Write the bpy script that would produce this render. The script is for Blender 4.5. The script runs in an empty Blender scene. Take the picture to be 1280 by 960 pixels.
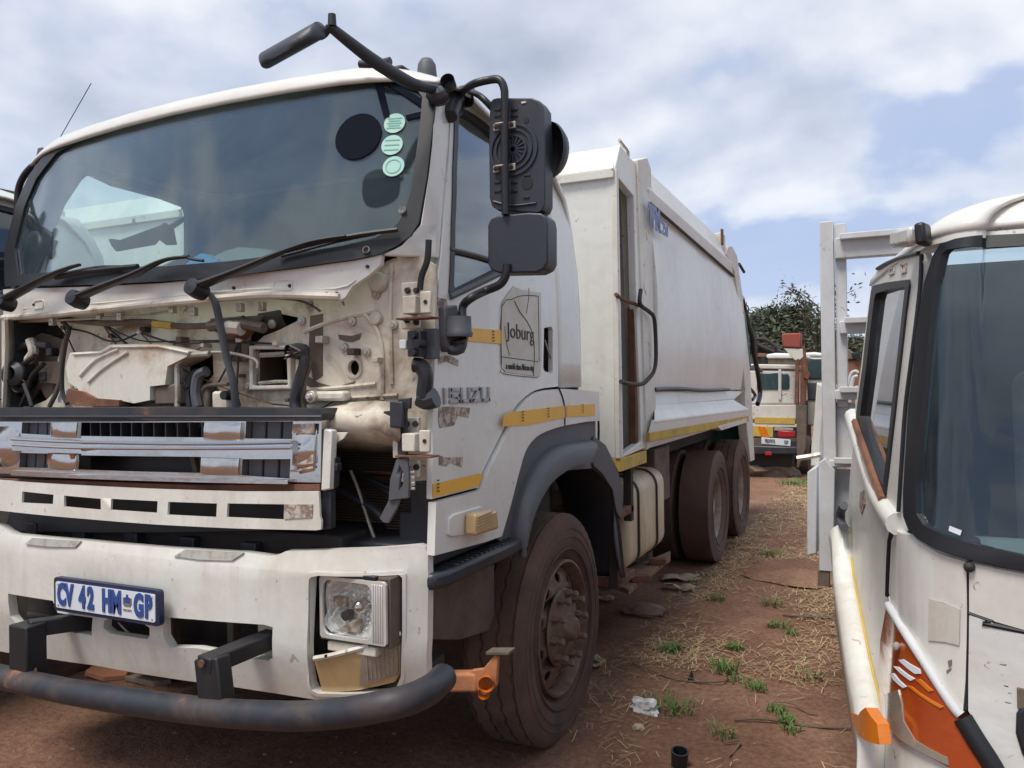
import bpy, bmesh, math, random
import numpy as np
from mathutils import Vector, Matrix, noise
from mathutils.geometry import tessellate_polygon
random.seed(7); np.random.seed(7)
SC = bpy.context.scene
COL = SC.collection
R = math.radians
# ------------------------------------------------------------------ camera
cam_data = bpy.data.cameras.new('camera')
cam = bpy.data.objects.new('camera', cam_data)
COL.objects.link(cam)
cam_data.sensor_width = 36.0
cam_data.lens = 28.125
cam_data.clip_start = 0.05
cam_data.clip_end = 3000
yaw = math.atan(0.463); roll = R(-0.8)
fw = Vector((-math.sin(yaw), math.cos(yaw), 0)); rt0 = Vector((math.cos(yaw), math.sin(yaw), 0)); up0 = Vector((0, 0, 1))
rt = rt0*math.cos(roll) + up0*math.sin(roll); up = up0*math.cos(roll) - rt0*math.sin(roll)
cam.matrix_world = Matrix(((rt.x, up.x, -fw.x, 0), (rt.y, up.y, -fw.y, 0), (rt.z, up.z, -fw.z, 1.6), (0, 0, 0, 1)))
SC.camera = cam
# ------------------------------------------------------------------ sky, sun, exposure
SUN_EL, SUN_AZ = 64.0, -163.0          # azimuth from +Y towards +X
world = bpy.data.worlds.new('World'); SC.world = world; world.use_nodes = True
wn = world.node_tree; wl = wn.links
for n in list(wn.nodes): wn.nodes.remove(n)
def N(tree, kind, **kw):
    n = tree.nodes.new(kind)
    for k, v in kw.items(): setattr(n, k, v)
    return n
def ramp(tree, fac, stops, interp='LINEAR'):
    n = tree.nodes.new('ShaderNodeValToRGB'); n.color_ramp.interpolation = interp
    e = n.color_ramp.elements
    while len(e) < len(stops): e.new(0.5)
    for el, (p, c) in zip(e, stops):
        el.position = p; el.color = (c, c, c, 1) if isinstance(c, (int, float)) else (*c, 1)
    tree.links.new(fac, n.inputs['Fac']); return n
def mth(tree, op, a, b=None, clamp=False):
    n = tree.nodes.new('ShaderNodeMath'); n.operation = op; n.use_clamp = clamp
    for i, v in enumerate((a, b)):
        if v is None: continue
        if isinstance(v, (int, float)): n.inputs[i].default_value = v
        else: tree.links.new(v, n.inputs[i])
    return n.outputs[0]
def mixc(tree, fac, a, b, mode='MIX'):
    n = tree.nodes.new('ShaderNodeMix'); n.data_type = 'RGBA'; n.blend_type = mode
    for sock, v in ((n.inputs[0], fac), (n.inputs[6], a), (n.inputs[7], b)):
        if isinstance(v, (int, float)): sock.default_value = v
        elif isinstance(v, tuple): sock.default_value = (*v, 1) if len(v) == 3 else v
        else: tree.links.new(v, sock)
    return n.outputs[2]
sky = N(wn, 'ShaderNodeTexSky', sky_type='NISHITA', sun_disc=False)
sky.sun_elevation = R(SUN_EL); sky.sun_rotation = R(SUN_AZ); sky.dust_density = 1.5; sky.air_density = 1.0; sky.ozone_density = 1.0
tc = N(wn, 'ShaderNodeTexCoord')
sep = N(wn, 'ShaderNodeSeparateXYZ'); wl.new(tc.outputs['Generated'], sep.inputs[0])
zz = mth(wn, 'ADD', mth(wn, 'MAXIMUM', sep.outputs[2], 0.0), 0.40)
px_ = mth(wn, 'DIVIDE', sep.outputs[0], zz); py_ = mth(wn, 'DIVIDE', sep.outputs[1], zz)
cmb = N(wn, 'ShaderNodeCombineXYZ'); wl.new(px_, cmb.inputs[0]); wl.new(py_, cmb.inputs[1])
def cloud_noise(loc, scale, detail, rough, dist=0.2):
    m_ = N(wn, 'ShaderNodeMapping'); wl.new(cmb.outputs[0], m_.inputs[0]); m_.inputs['Location'].default_value = loc
    n_ = N(wn, 'ShaderNodeTexNoise'); n_.inputs['Scale'].default_value = scale; n_.inputs['Detail'].default_value = detail
    n_.inputs['Roughness'].default_value = rough; n_.inputs['Distortion'].default_value = dist
    wl.new(m_.outputs[0], n_.inputs['Vector']); return n_.outputs['Fac']
OX, OY = 0.2, 5.3
sunx, suny = 0.02, -0.10
d1 = cloud_noise((OX, OY, 0.4), 1.9, 9, 0.47, 0.1)
d2 = cloud_noise((OX-sunx*.7, OY-suny*.7, 0.4), 1.9, 9, 0.47, 0.1)
soft = cloud_noise((8.3, -2.2, 0), 0.8, 6, 0.5)
mask = ramp(wn, d1, [(0.405, 0.0), (0.445, 0.75), (0.51, 1.0)])
veil = ramp(wn, soft, [(0.36, 0.05), (0.62, 0.62)])
lit = mth(wn, 'ADD', mth(wn, 'MULTIPLY', mth(wn, 'SUBTRACT', d1, d2), 3.2), 0.50)
thick = ramp(wn, d1, [(0.46, 0.22), (0.68, -0.16)])
thick_ = mth(wn, 'SUBTRACT', mth(wn, 'ADD', lit, ramp(wn, d1, [(0.46, 0.25), (0.70, 0.0)]).outputs[0]), mth(wn, 'MULTIPLY', soft, 0.35), True)
shade = ramp(wn, thick_, [(0.12, (3.9, 4.4, 5.6)), (0.45, (5.6, 6.1, 7.2)), (0.78, (7.7, 7.95, 8.5))])
blue = mixc(wn, 0.60, sky.outputs[0], (2.5, 3.8, 7.4))
cl = mixc(wn, veil.outputs[0], blue, (5.2, 5.9, 7.5))
cl = mixc(wn, mask.outputs[0], cl, shade.outputs[0])
hz = ramp(wn, sep.outputs[2], [(0.0, 0.7), (0.14, 0.25), (0.35, 0.0)])
cl = mixc(wn, hz.outputs[0], cl, (6.0, 6.9, 8.4))
bg = N(wn, 'ShaderNodeBackground'); wl.new(cl, bg.inputs[0]); bg.inputs[1].default_value = 0.068
wo = N(wn, 'ShaderNodeOutputWorld'); wl.new(bg.outputs[0], wo.inputs[0])
sd = bpy.data.lights.new('sun', 'SUN'); sd.energy = 2.1; sd.angle = R(22); sd.color = (1.0, 0.95, 0.88)
sun = bpy.data.objects.new('sun', sd); COL.objects.link(sun)
sv = Vector((math.sin(R(SUN_AZ))*math.cos(R(SUN_EL)), math.cos(R(SUN_AZ))*math.cos(R(SUN_EL)), math.sin(R(SUN_EL))))
sun.rotation_euler = sv.to_track_quat('Z', 'Y').to_euler()
SC.view_settings.view_transform = 'Standard'; SC.view_settings.look = 'None'
SC.view_settings.exposure = 0.80; SC.view_settings.gamma = 1.0
SC.cycles.max_bounces = 8; SC.cycles.transparent_max_bounces = 12
# ------------------------------------------------------------------ materials
def new_mat(name):
    m = bpy.data.materials.new(name); m.use_nodes = True
    return m, m.node_tree, m.node_tree.nodes['Principled BSDF']
def nz(t, vec, scale, detail=5, rough=0.6, dist=0.0):
    n = t.nodes.new('ShaderNodeTexNoise'); n.inputs['Scale'].default_value = scale; n.inputs['Detail'].default_value = detail
    n.inputs['Roughness'].default_value = rough; n.inputs['Distortion'].default_value = dist
    t.links.new(vec, n.inputs['Vector']); return n.outputs['Fac']
def surf_mat(name, col, dirt=(0.20, 0.15, 0.10), amt=0.35, scale=2.5, lo=0.45, hi=0.75, rough=0.4, metal=0.0, rust=0.0, rustcol=(0.14, 0.055, 0.025),
             spot=0.0, spotcol=(0.12, 0.10, 0.085), bump=0.0, bscale=40, coat=0.0, stretch=(1, 1, 1), rscale=9.0, fine=0.10, streak=0.0, dent=0.0):
    m, t, p = new_mat(name)
    tcx = t.nodes.new('ShaderNodeTexCoord'); mpx = t.nodes.new('ShaderNodeMapping'); mpx.inputs['Scale'].default_value = stretch
    t.links.new(tcx.outputs['Object'], mpx.inputs[0]); v = mpx.outputs[0]
    d = mth(t, 'MULTIPLY', ramp(t, nz(t, v, scale, 8, 0.65, 0.4), [(lo, 0.0), (hi, 1.0)]).outputs[0], amt)
    c = mixc(t, d, tuple(col), tuple(dirt))
    if fine:
        c = mixc(t, fine, c, mixc(t, 1.0, c, ramp(t, nz(t, v, scale*14, 4, 0.7), [(0.3, 0.25), (0.7, 1.0)]).outputs[0], 'MULTIPLY'))
    if streak:
        ms = t.nodes.new('ShaderNodeMapping'); ms.inputs['Scale'].default_value = (11, 11, 0.7); t.links.new(tcx.outputs['Object'], ms.inputs[0])
        k_ = mth(t, 'MULTIPLY', ramp(t, nz(t, ms.outputs[0], 1.0, 6, 0.65, 0.2), [(0.50, 0.0), (0.72, 1.0)]).outputs[0], ramp(t, nz(t, v, 1.7, 4, 0.6), [(0.40, 0.1), (0.65, 1.0)]).outputs[0])
        c = mixc(t, mth(t, 'MULTIPLY', k_, streak), c, tuple(dirt))
    rg = mth(t, 'ADD', mth(t, 'MULTIPLY', d, 0.35), rough)
    if spot:
        s = mth(t, 'MULTIPLY', ramp(t, nz(t, v, 26, 5, 0.6, 1.0), [(0.66, 0.0), (0.69, 1.0)]).outputs[0], spot)
        c = mixc(t, s, c, tuple(spotcol))
    mt = metal
    if rust:
        r_ = ramp(t, nz(t, v, rscale, 8, 0.7, 0.6), [(0.72-0.3*rust, 0.0), (0.78-0.3*rust, 1.0)]).outputs[0]
        rc = mixc(t, nz(t, v, 45, 4), tuple(0.55*x for x in rustcol), tuple(1.5*x for x in rustcol))
        c = mixc(t, r_, c, rc)
        rg = mth(t, 'ADD', rg, mth(t, 'MULTIPLY', r_, 0.4), True)
        if metal: mt = mth(t, 'MULTIPLY', mth(t, 'SUBTRACT', 1.0, r_), metal)
    t.links.new(c, p.inputs['Base Color']); t.links.new(rg, p.inputs['Roughness'])
    if isinstance(mt, (int, float)): p.inputs['Metallic'].default_value = mt
    else: t.links.new(mt, p.inputs['Metallic'])
    p.inputs['Coat Weight'].default_value = coat; p.inputs['Coat Roughness'].default_value = 0.12
    if dent:
        b0 = t.nodes.new('ShaderNodeBump'); b0.inputs['Strength'].default_value = dent; b0.inputs['Distance'].default_value = 0.05
        t.links.new(nz(t, v, 2.3, 3, 0.5, 0.5), b0.inputs['Height'])
    if bump:
        b = t.nodes.new('ShaderNodeBump'); b.inputs['Strength'].default_value = bump; b.inputs['Distance'].default_value = 0.01
        t.links.new(nz(t, v, bscale, 5, 0.6), b.inputs['Height']); t.links.new(b.outputs[0], p.inputs['Normal'])
        if dent: t.links.new(b0.outputs[0], b.inputs['Normal'])
    return m
def glass_mat(name, tint=(0.62, 0.80, 0.80), haze=(0.25, 0.29, 0.30), dust=0.05, ior=1.5, boost=1.0):
    m = bpy.data.materials.new(name); m.use_nodes = True; t = m.node_tree
    for n in list(t.nodes): t.nodes.remove(n)
    o = t.nodes.new('ShaderNodeOutputMaterial'); tr = t.nodes.new('ShaderNodeBsdfTransparent'); tr.inputs[0].default_value = (*tint, 1)
    gl = t.nodes.new('ShaderNodeBsdfGlossy'); gl.inputs['Roughness'].default_value = 0.02; gl.inputs[0].default_value = (0.95, 0.97, 1, 1)
    fr = t.nodes.new('ShaderNodeFresnel'); ge = t.nodes.new('ShaderNodeNewGeometry')
    t.links.new(mth(t, 'ADD', mth(t, 'MULTIPLY', ge.outputs['Backfacing'], 1/ior-ior), ior), fr.inputs[0])   # a thin pane reflects alike from both faces
    f = mth(t, 'MULTIPLY', fr.outputs[0], boost, True)
    mx = t.nodes.new('ShaderNodeMixShader'); t.links.new(f, mx.inputs[0]); t.links.new(tr.outputs[0], mx.inputs[1]); t.links.new(gl.outputs[0], mx.inputs[2])
    df = t.nodes.new('ShaderNodeBsdfDiffuse'); df.inputs[0].default_value = (*haze, 1)
    tcx = t.nodes.new('ShaderNodeTexCoord')
    du = mth(t, 'MULTIPLY', ramp(t, nz(t, tcx.outputs['Object'], 2.2, 8, 0.65, 1.2), [(0.35, 0.35), (0.75, 1.6)]).outputs[0], dust)
    m2 = t.nodes.new('ShaderNodeMixShader'); t.links.new(du, m2.inputs[0]); t.links.new(mx.outputs[0], m2.inputs[1]); t.links.new(df.outputs[0], m2.inputs[2])
    t.links.new(m2.outputs[0], o.inputs[0]); return m
M = {}
M['white'] = surf_mat('cab_white_paint', (0.70, 0.69, 0.645), (0.36, 0.29, 0.20), 0.28, 1.6, 0.45, 0.85, 0.33, spot=0.35, spotcol=(0.26, 0.20, 0.14), coat=0.3, bump=0.03, bscale=3, streak=0.20, dent=0.10)
M['cream'] = surf_mat('bumper_cream_paint', (0.69, 0.685, 0.625), (0.36, 0.27, 0.17), 0.55, 2.2, 0.42, 0.8, 0.38, spot=0.6, spotcol=(0.25, 0.17, 0.10), coat=0.15, bump=0.04, bscale=4, streak=0.40, dent=0.12)
M['beige'] = surf_mat('engine_bay_grime', (0.66, 0.60, 0.49), (0.16, 0.092, 0.05), 0.92, 3.6, 0.47, 0.68, 0.55, spot=0.8, spotcol=(0.10, 0.06, 0.035), bump=0.3, bscale=14, streak=0.55)
M['jamb'] = surf_mat('door_jamb_paint', (0.66, 0.62, 0.53), (0.26, 0.17, 0.10), 0.7, 4.5, 0.45, 0.72, 0.5, spot=0.6, streak=0.4)
M['housing'] = surf_mat('heater_housing_plastic', (0.66, 0.645, 0.56), (0.30, 0.16, 0.06), 0.95, 3.0, 0.50, 0.72, 0.45, spot=0.4, bump=0.10, bscale=5, streak=0.5)
M['body'] = surf_mat('compactor_body_paint', (0.69, 0.685, 0.64), (0.38, 0.31, 0.21), 0.35, 1.1, 0.45, 0.9, 0.40, spot=0.5, spotcol=(0.24, 0.16, 0.09), coat=0.15, bump=0.03, bscale=2, streak=0.30, dent=0.22)
M['bodyrust'] = surf_mat('chipped_frame_paint', (0.66, 0.64, 0.58), (0.38, 0.30, 0.18), 0.5, 3.0, 0.4, 0.8, 0.5, rust=0.35, spot=0.6)
M['rust'] = surf_mat('rusted_steel', (0.20, 0.085, 0.045), (0.07, 0.04, 0.03), 0.8, 7, 0.35, 0.7, 0.8, bump=0.4, bscale=30)
M['plastic'] = surf_mat('dark_plastic', (0.026, 0.029, 0.038), (0.12, 0.10, 0.085), 0.4, 5, 0.45, 0.85, 0.42, bump=0.05, bscale=60)
M['plastic2'] = surf_mat('faded_grey_plastic', (0.078, 0.085, 0.100), (0.14, 0.115, 0.095), 0.5, 3, 0.42, 0.8, 0.55, bump=0.08, bscale=90)
M['mirror'] = surf_mat('mirror_housing_plastic', (0.024, 0.028, 0.040), (0.08, 0.075, 0.075), 0.4, 4, 0.45, 0.85, 0.45, bump=0.08, bscale=120)
M['black'] = surf_mat('black_paint', (0.010, 0.011, 0.014), (0.07, 0.05, 0.04), 0.22, 5, 0.5, 0.85, 0.45, fine=0)
M['dark'] = surf_mat('sooty_metal', (0.028, 0.025, 0.024), (0.09, 0.06, 0.045), 0.7, 6, 0.4, 0.75, 0.75, bump=0.2)
M['brownmetal'] = surf_mat('dusty_brown_metal', (0.15, 0.115, 0.085), (0.06, 0.045, 0.035), 0.7, 7, 0.35, 0.7, 0.7, bump=0.2)
M['fin'] = surf_mat('radiator_fin', (0.14, 0.095, 0.07), (0.06, 0.045, 0.035), 0.6, 5, 0.4, 0.75, 0.7)
M['bar'] = surf_mat('worn_black_tube', (0.020, 0.023, 0.031), (0.12, 0.075, 0.055), 0.6, 6, 0.45, 0.76, 0.5, rust=0.27, rustcol=(0.24, 0.10, 0.06), rscale=6, bump=0.1)
M['tyre'] = surf_mat('dusty_tyre_rubber', (0.060, 0.042, 0.036), (0.175, 0.105, 0.075), 0.9, 4.0, 0.30, 0.72, 0.8, bump=0.25, bscale=50)
M['tyre2'] = surf_mat('worn_tyre_rubber', (0.070, 0.046, 0.040), (0.18, 0.10, 0.074), 0.9, 3.0, 0.30, 0.75, 0.75, bump=0.2, bscale=40)
M['rim'] = surf_mat('dirty_wheel_steel', (0.21, 0.145, 0.105), (0.09, 0.052, 0.035), 0.9, 9, 0.35, 0.7, 0.55, metal=0.2, rust=0.3, rustcol=(0.13, 0.06, 0.035), bump=0.2)
M['rim2'] = surf_mat('pale_wheel_steel', (0.34, 0.29, 0.24), (0.15, 0.075, 0.04), 0.8, 7, 0.4, 0.75, 0.6, rust=0.3, rustcol=(0.22, 0.09, 0.035), bump=0.1)
M['chrome'] = surf_mat('scratched_chrome', (0.58, 0.56, 0.535), (0.26, 0.23, 0.20), 0.4, 5, 0.55, 0.8, 0.13, metal=1.0, bump=0.18, bscale=3)
M['matte'] = surf_mat('painted_reflection_black', (0.004, 0.006, 0.014), (0.012, 0.015, 0.025), 0.4, 5, 0.45, 0.8, 0.9, fine=0)  # near black for the mirror reflections painted on the windscreen
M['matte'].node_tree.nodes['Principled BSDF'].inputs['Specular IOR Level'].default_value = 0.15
M['fadedblue'] = surf_mat('faded_blue_print', (0.14, 0.19, 0.36), (0.4, 0.42, 0.48), 0.5, 20, 0.45, 0.7, 0.5, fine=0)
M['navy'] = surf_mat('navy_plate_surround', (0.010, 0.017, 0.060), (0.05, 0.06, 0.10), 0.4, 9, 0.45, 0.8, 0.4)
M['lens2'] = surf_mat('fogged_lens', (0.36, 0.33, 0.28), (0.22, 0.17, 0.11), 0.6, 8, 0.4, 0.7, 0.2, metal=0.3, coat=0.8)
M['seatgrey'] = surf_mat('seat_cloth', (0.30, 0.30, 0.30), (0.18, 0.17, 0.16), 0.6, 6, 0.4, 0.75, 0.9, bump=0.2)
M['dashtop'] = surf_mat('dashboard_top', (0.17, 0.19, 0.19), (0.26, 0.26, 0.24), 0.5, 5, 0.4, 0.8, 0.6)
M['badge'] = surf_mat('dull_badge_chrome', (0.36, 0.37, 0.39), (0.2, 0.18, 0.15), 0.5, 20, 0.45, 0.75, 0.35, metal=0.5)
M['badge'] = surf_mat('dull_badge_chrome', (0.36, 0.37, 0.39), (0.2, 0.18, 0.15), 0.5, 20, 0.45, 0.75, 0.35, metal=0.5)
M['steel'] = surf_mat('galvanised_bracket', (0.50, 0.48, 0.42), (0.22, 0.16, 0.10), 0.7, 20, 0.45, 0.7, 0.4, metal=0.5)
M['yellow'] = surf_mat('yellow_reflective_tape', (0.80, 0.42, 0.035), (0.45, 0.30, 0.10), 0.35, 6, 0.45, 0.8, 0.4, spot=0.25)
M['yellow2'] = surf_mat('faded_yellow_tape', (0.58, 0.40, 0.06), (0.30, 0.22, 0.10), 0.7, 6, 0.4, 0.75, 0.55, spot=0.6)
M['sign'] = surf_mat('cream_sticker', (0.55, 0.52, 0.46), (0.44, 0.36, 0.25), 0.6, 7, 0.45, 0.75, 0.5)
M['ink'] = surf_mat('black_print', (0.035, 0.033, 0.033), (0.12, 0.11, 0.10), 0.3, 20, 0.5, 0.8, 0.6, fine=0)
M['inkfaint'] = surf_mat('faded_print', (0.16, 0.13, 0.10), (0.3, 0.25, 0.2), 0.4, 20, 0.5, 0.8, 0.6, fine=0)
M['blueink'] = surf_mat('blue_print', (0.025, 0.065, 0.24), (0.10, 0.13, 0.25), 0.3, 20, 0.5, 0.8, 0.45, fine=0)
M['platewhite'] = surf_mat('plate_white', (0.66, 0.70, 0.74), (0.4, 0.36, 0.3), 0.3, 9, 0.5, 0.8, 0.4)
M['glue_reflection_brown'] = surf_mat('glue_and_reflection_brown', (0.24, 0.17, 0.12), (0.55, 0.50, 0.44), 0.9, 38, 0.46, 0.56, 0.7, fine=0.3)
M['tank'] = surf_mat('cream_fuel_tank', (0.60, 0.51, 0.36), (0.26, 0.16, 0.08), 0.75, 3, 0.42, 0.78, 0.45, spot=0.7, spotcol=(0.22, 0.13, 0.06), stretch=(1, 1, 0.45))
M['amber'] = surf_mat('sun_bleached_amber', (0.52, 0.36, 0.17), (0.25, 0.17, 0.09), 0.5, 10, 0.4, 0.8, 0.25, coat=0.5)
M['orange'] = surf_mat('orange_lamp_plastic', (0.72, 0.20, 0.012), (0.30, 0.075, 0.015), 0.6, 6, 0.4, 0.75, 0.18, coat=0.6)
M['redorange'] = surf_mat('deep_orange_lens', (0.34, 0.052, 0.010), (0.50, 0.12, 0.016), 0.8, 4, 0.48, 0.72, 0.06, coat=1.0, stretch=(1, 1, 2.5), fine=0.04, dent=0.15, bump=0.02)
M['orange_paint_and_reflection'] = surf_mat('rusty_bracket_and_reflection_orange', (0.42, 0.17, 0.07), (0.20, 0.09, 0.05), 0.8, 8, 0.4, 0.7, 0.7, bump=0.2)
M['lens'] = surf_mat('ribbed_clear_lens', (0.66, 0.65, 0.61), (0.34, 0.28, 0.2), 0.4, 8, 0.4, 0.75, 0.15, metal=0.25, coat=1.0)
M['reflector'] = surf_mat('lamp_reflector', (0.90, 0.91, 0.92), (0.40, 0.34, 0.26), 0.5, 14, 0.5, 0.7, 0.16, metal=0.35, coat=1.0)
M['mint'] = surf_mat('mint_paper_disc', (0.36, 0.62, 0.55), (0.50, 0.64, 0.42), 0.5, 9, 0.45, 0.7, 0.5)
M['minty'] = surf_mat('mint_print', (0.15, 0.42, 0.36), (0.2, 0.4, 0.3), 0.4, 9, 0.45, 0.7, 0.5, fine=0)
M['glass'] = glass_mat('windscreen_glass', (0.80, 0.92, 0.90), haze=(0.24, 0.30, 0.35), dust=0.08, boost=1.8)
M['clear'] = glass_mat('clear_lamp_glass', (0.96, 0.96, 0.94), dust=0.04)
M['clear'] = glass_mat('clear_lamp_glass', (0.96, 0.96, 0.94), dust=0.04)
M['sideglass'] = glass_mat('door_glass', (0.50, 0.58, 0.60), dust=0.06, boost=1.9)
M['glass2'] = glass_mat('dusty_windscreen_glass', (0.82, 0.90, 0.92), haze=(0.22, 0.27, 0.33), dust=0.035, boost=0.85)
M['wood'] = surf_mat('old_plank', (0.26, 0.16, 0.10), (0.12, 0.07, 0.045), 0.8, 6, 0.35, 0.7, 0.8, stretch=(1, 6, 1), bump=0.3)
M['paper'] = surf_mat('weathered_cardboard', (0.46, 0.37, 0.25), (0.22, 0.15, 0.09), 0.8, 14, 0.4, 0.7, 0.8)
M['bag'] = surf_mat('white_plastic_bag', (0.68, 0.68, 0.66), (0.32, 0.29, 0.26), 0.7, 30, 0.42, 0.6, 0.35)
M['terracotta'] = surf_mat('terracotta_tile', (0.46, 0.19, 0.10), (0.28, 0.12, 0.07), 0.5, 12, 0.4, 0.7, 0.8)
M['stone'] = surf_mat('dusty_stone', (0.22, 0.17, 0.13), (0.12, 0.07, 0.05), 0.8, 9, 0.35, 0.7, 0.85, bump=0.4)
M['blue'] = surf_mat('blue_cloth', (0.03, 0.20, 0.50), (0.10, 0.35, 0.60), 0.5, 12, 0.4, 0.7, 0.8)
M['dash'] = surf_mat('dashboard_plastic', (0.060, 0.075, 0.080), (0.14, 0.14, 0.13), 0.5, 5, 0.4, 0.8, 0.6)
M['truckwhite'] = surf_mat('aged_white_paint', (0.68, 0.67, 0.62), (0.36, 0.29, 0.19), 0.42, 2.2, 0.42, 0.85, 0.36, spot=0.6, spotcol=(0.16, 0.11, 0.075), coat=0.2, bump=0.03, bscale=3, streak=0.40, dent=0.12)
M['chipped'] = surf_mat('chipped_white_paint', (0.63, 0.635, 0.61), (0.36, 0.29, 0.19), 0.5, 2.2, 0.42, 0.85, 0.38, spot=1.0, spotcol=(0.06, 0.045, 0.035), coat=0.15, bump=0.03, bscale=3, streak=0.45, dent=0.12, stretch=(1, 1, 2.6))
M['bedwhite'] = surf_mat('rusty_white_frame', (0.58, 0.59, 0.60), (0.34, 0.28, 0.20), 0.5, 5, 0.42, 0.8, 0.55, rust=0.12, rscale=14, spot=0.5)
M['redpaint'] = surf_mat('faded_red_paint', (0.30, 0.055, 0.035), (0.16, 0.09, 0.06), 0.7, 5, 0.4, 0.75, 0.6)
M['red'] = surf_mat('red_tail_lens', (0.42, 0.02, 0.03), (0.2, 0.02, 0.02), 0.4, 8, 0.4, 0.8, 0.25)
M['darkglass'] = surf_mat('dark_far_glass', (0.035, 0.06, 0.065), (0.10, 0.15, 0.15), 0.6, 3, 0.4, 0.8, 0.12)
M['teal'] = surf_mat('teal_panel', (0.10, 0.26, 0.23), (0.05, 0.12, 0.11), 0.6, 6, 0.4, 0.8, 0.5)
M['brown'] = surf_mat('brown_container', (0.22, 0.095, 0.055), (0.30, 0.20, 0.13), 0.5, 3, 0.4, 0.8, 0.75)
def plain(name, col, rough=0.8, var=0.35, scale=2.0, trans=0.0):
    m, t, p = new_mat(name)
    tcx = t.nodes.new('ShaderNodeTexCoord')
    f = nz(t, tcx.outputs['Object'], scale, 3)
    c = mixc(t, f, tuple(x*(1-var) for x in col), tuple(x*(1+var) for x in col))
    t.links.new(c, p.inputs['Base Color']); p.inputs['Roughness'].default_value = rough
    return m
M['leaf'] = plain('dark_foliage', (0.070, 0.088, 0.050), 0.7, 0.5, 0.8)
M['leaf2'] = plain('olive_foliage', (0.075, 0.085, 0.050), 0.7, 0.5, 0.8)
M['bark'] = plain('bark', (0.10, 0.08, 0.065), 0.9)
M['grass'] = plain('fresh_grass', (0.105, 0.190, 0.045), 0.6, 0.55, 9)
M['grass2'] = plain('yellowing_grass', (0.19, 0.20, 0.075), 0.65, 0.55, 11)
M['straw'] = plain('dry_straw', (0.42, 0.315, 0.17), 0.8, 0.6, 5)
M['twig'] = plain('dry_twig', (0.13, 0.085, 0.055), 0.85, 0.4, 9)
# ground
def ground_mat():
    m, t, p = new_mat('red_soil')
    tcx = t.nodes.new('ShaderNodeTexCoord'); v = tcx.outputs['Object']
    a = ramp(t, nz(t, v, 0.9, 10, 0.68), [(0.30, (0.135, 0.068, 0.044)), (0.50, (0.235, 0.125, 0.083)), (0.70, (0.34, 0.20, 0.135))]).outputs[0]
    a = mixc(t, 0.75, a, ramp(t, nz(t, v, 34, 8, 0.72), [(0.28, 0.30), (0.72, 1.35)]).outputs[0], 'MULTIPLY')
    s = mth(t, 'MULTIPLY', ramp(t, nz(t, v, 0.55, 6, 0.6), [(0.50, 0.0), (0.66, 0.6)]).outputs[0], ramp(t, nz(t, v, 26, 6, 0.75, 2.0), [(0.40, 0.0), (0.62, 1.0)]).outputs[0])
    a = mixc(t, s, a, (0.30, 0.20, 0.11))
    sp = ramp(t, nz(t, v, 75, 3, 0.6), [(0.70, 0.0), (0.74, 0.8)]).outputs[0]
    a = mixc(t, sp, a, (0.32, 0.21, 0.15))
    t.links.new(a, p.inputs['Base Color']); p.inputs['Roughness'].default_value = 0.95; p.inputs['Specular IOR Level'].default_value = 0.15
    b = t.nodes.new('ShaderNodeBump'); b.inputs['Strength'].default_value = 0.9; b.inputs['Distance'].default_value = 0.02
    h = mth(t, 'ADD', nz(t, v, 18, 8, 0.7), mth(t, 'MULTIPLY', nz(t, v, 70, 5, 0.7), 0.5))
    t.links.new(h, b.inputs['Height']); t.links.new(b.outputs[0], p.inputs['Normal'])
    return m
M['ground'] = ground_mat()
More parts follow.
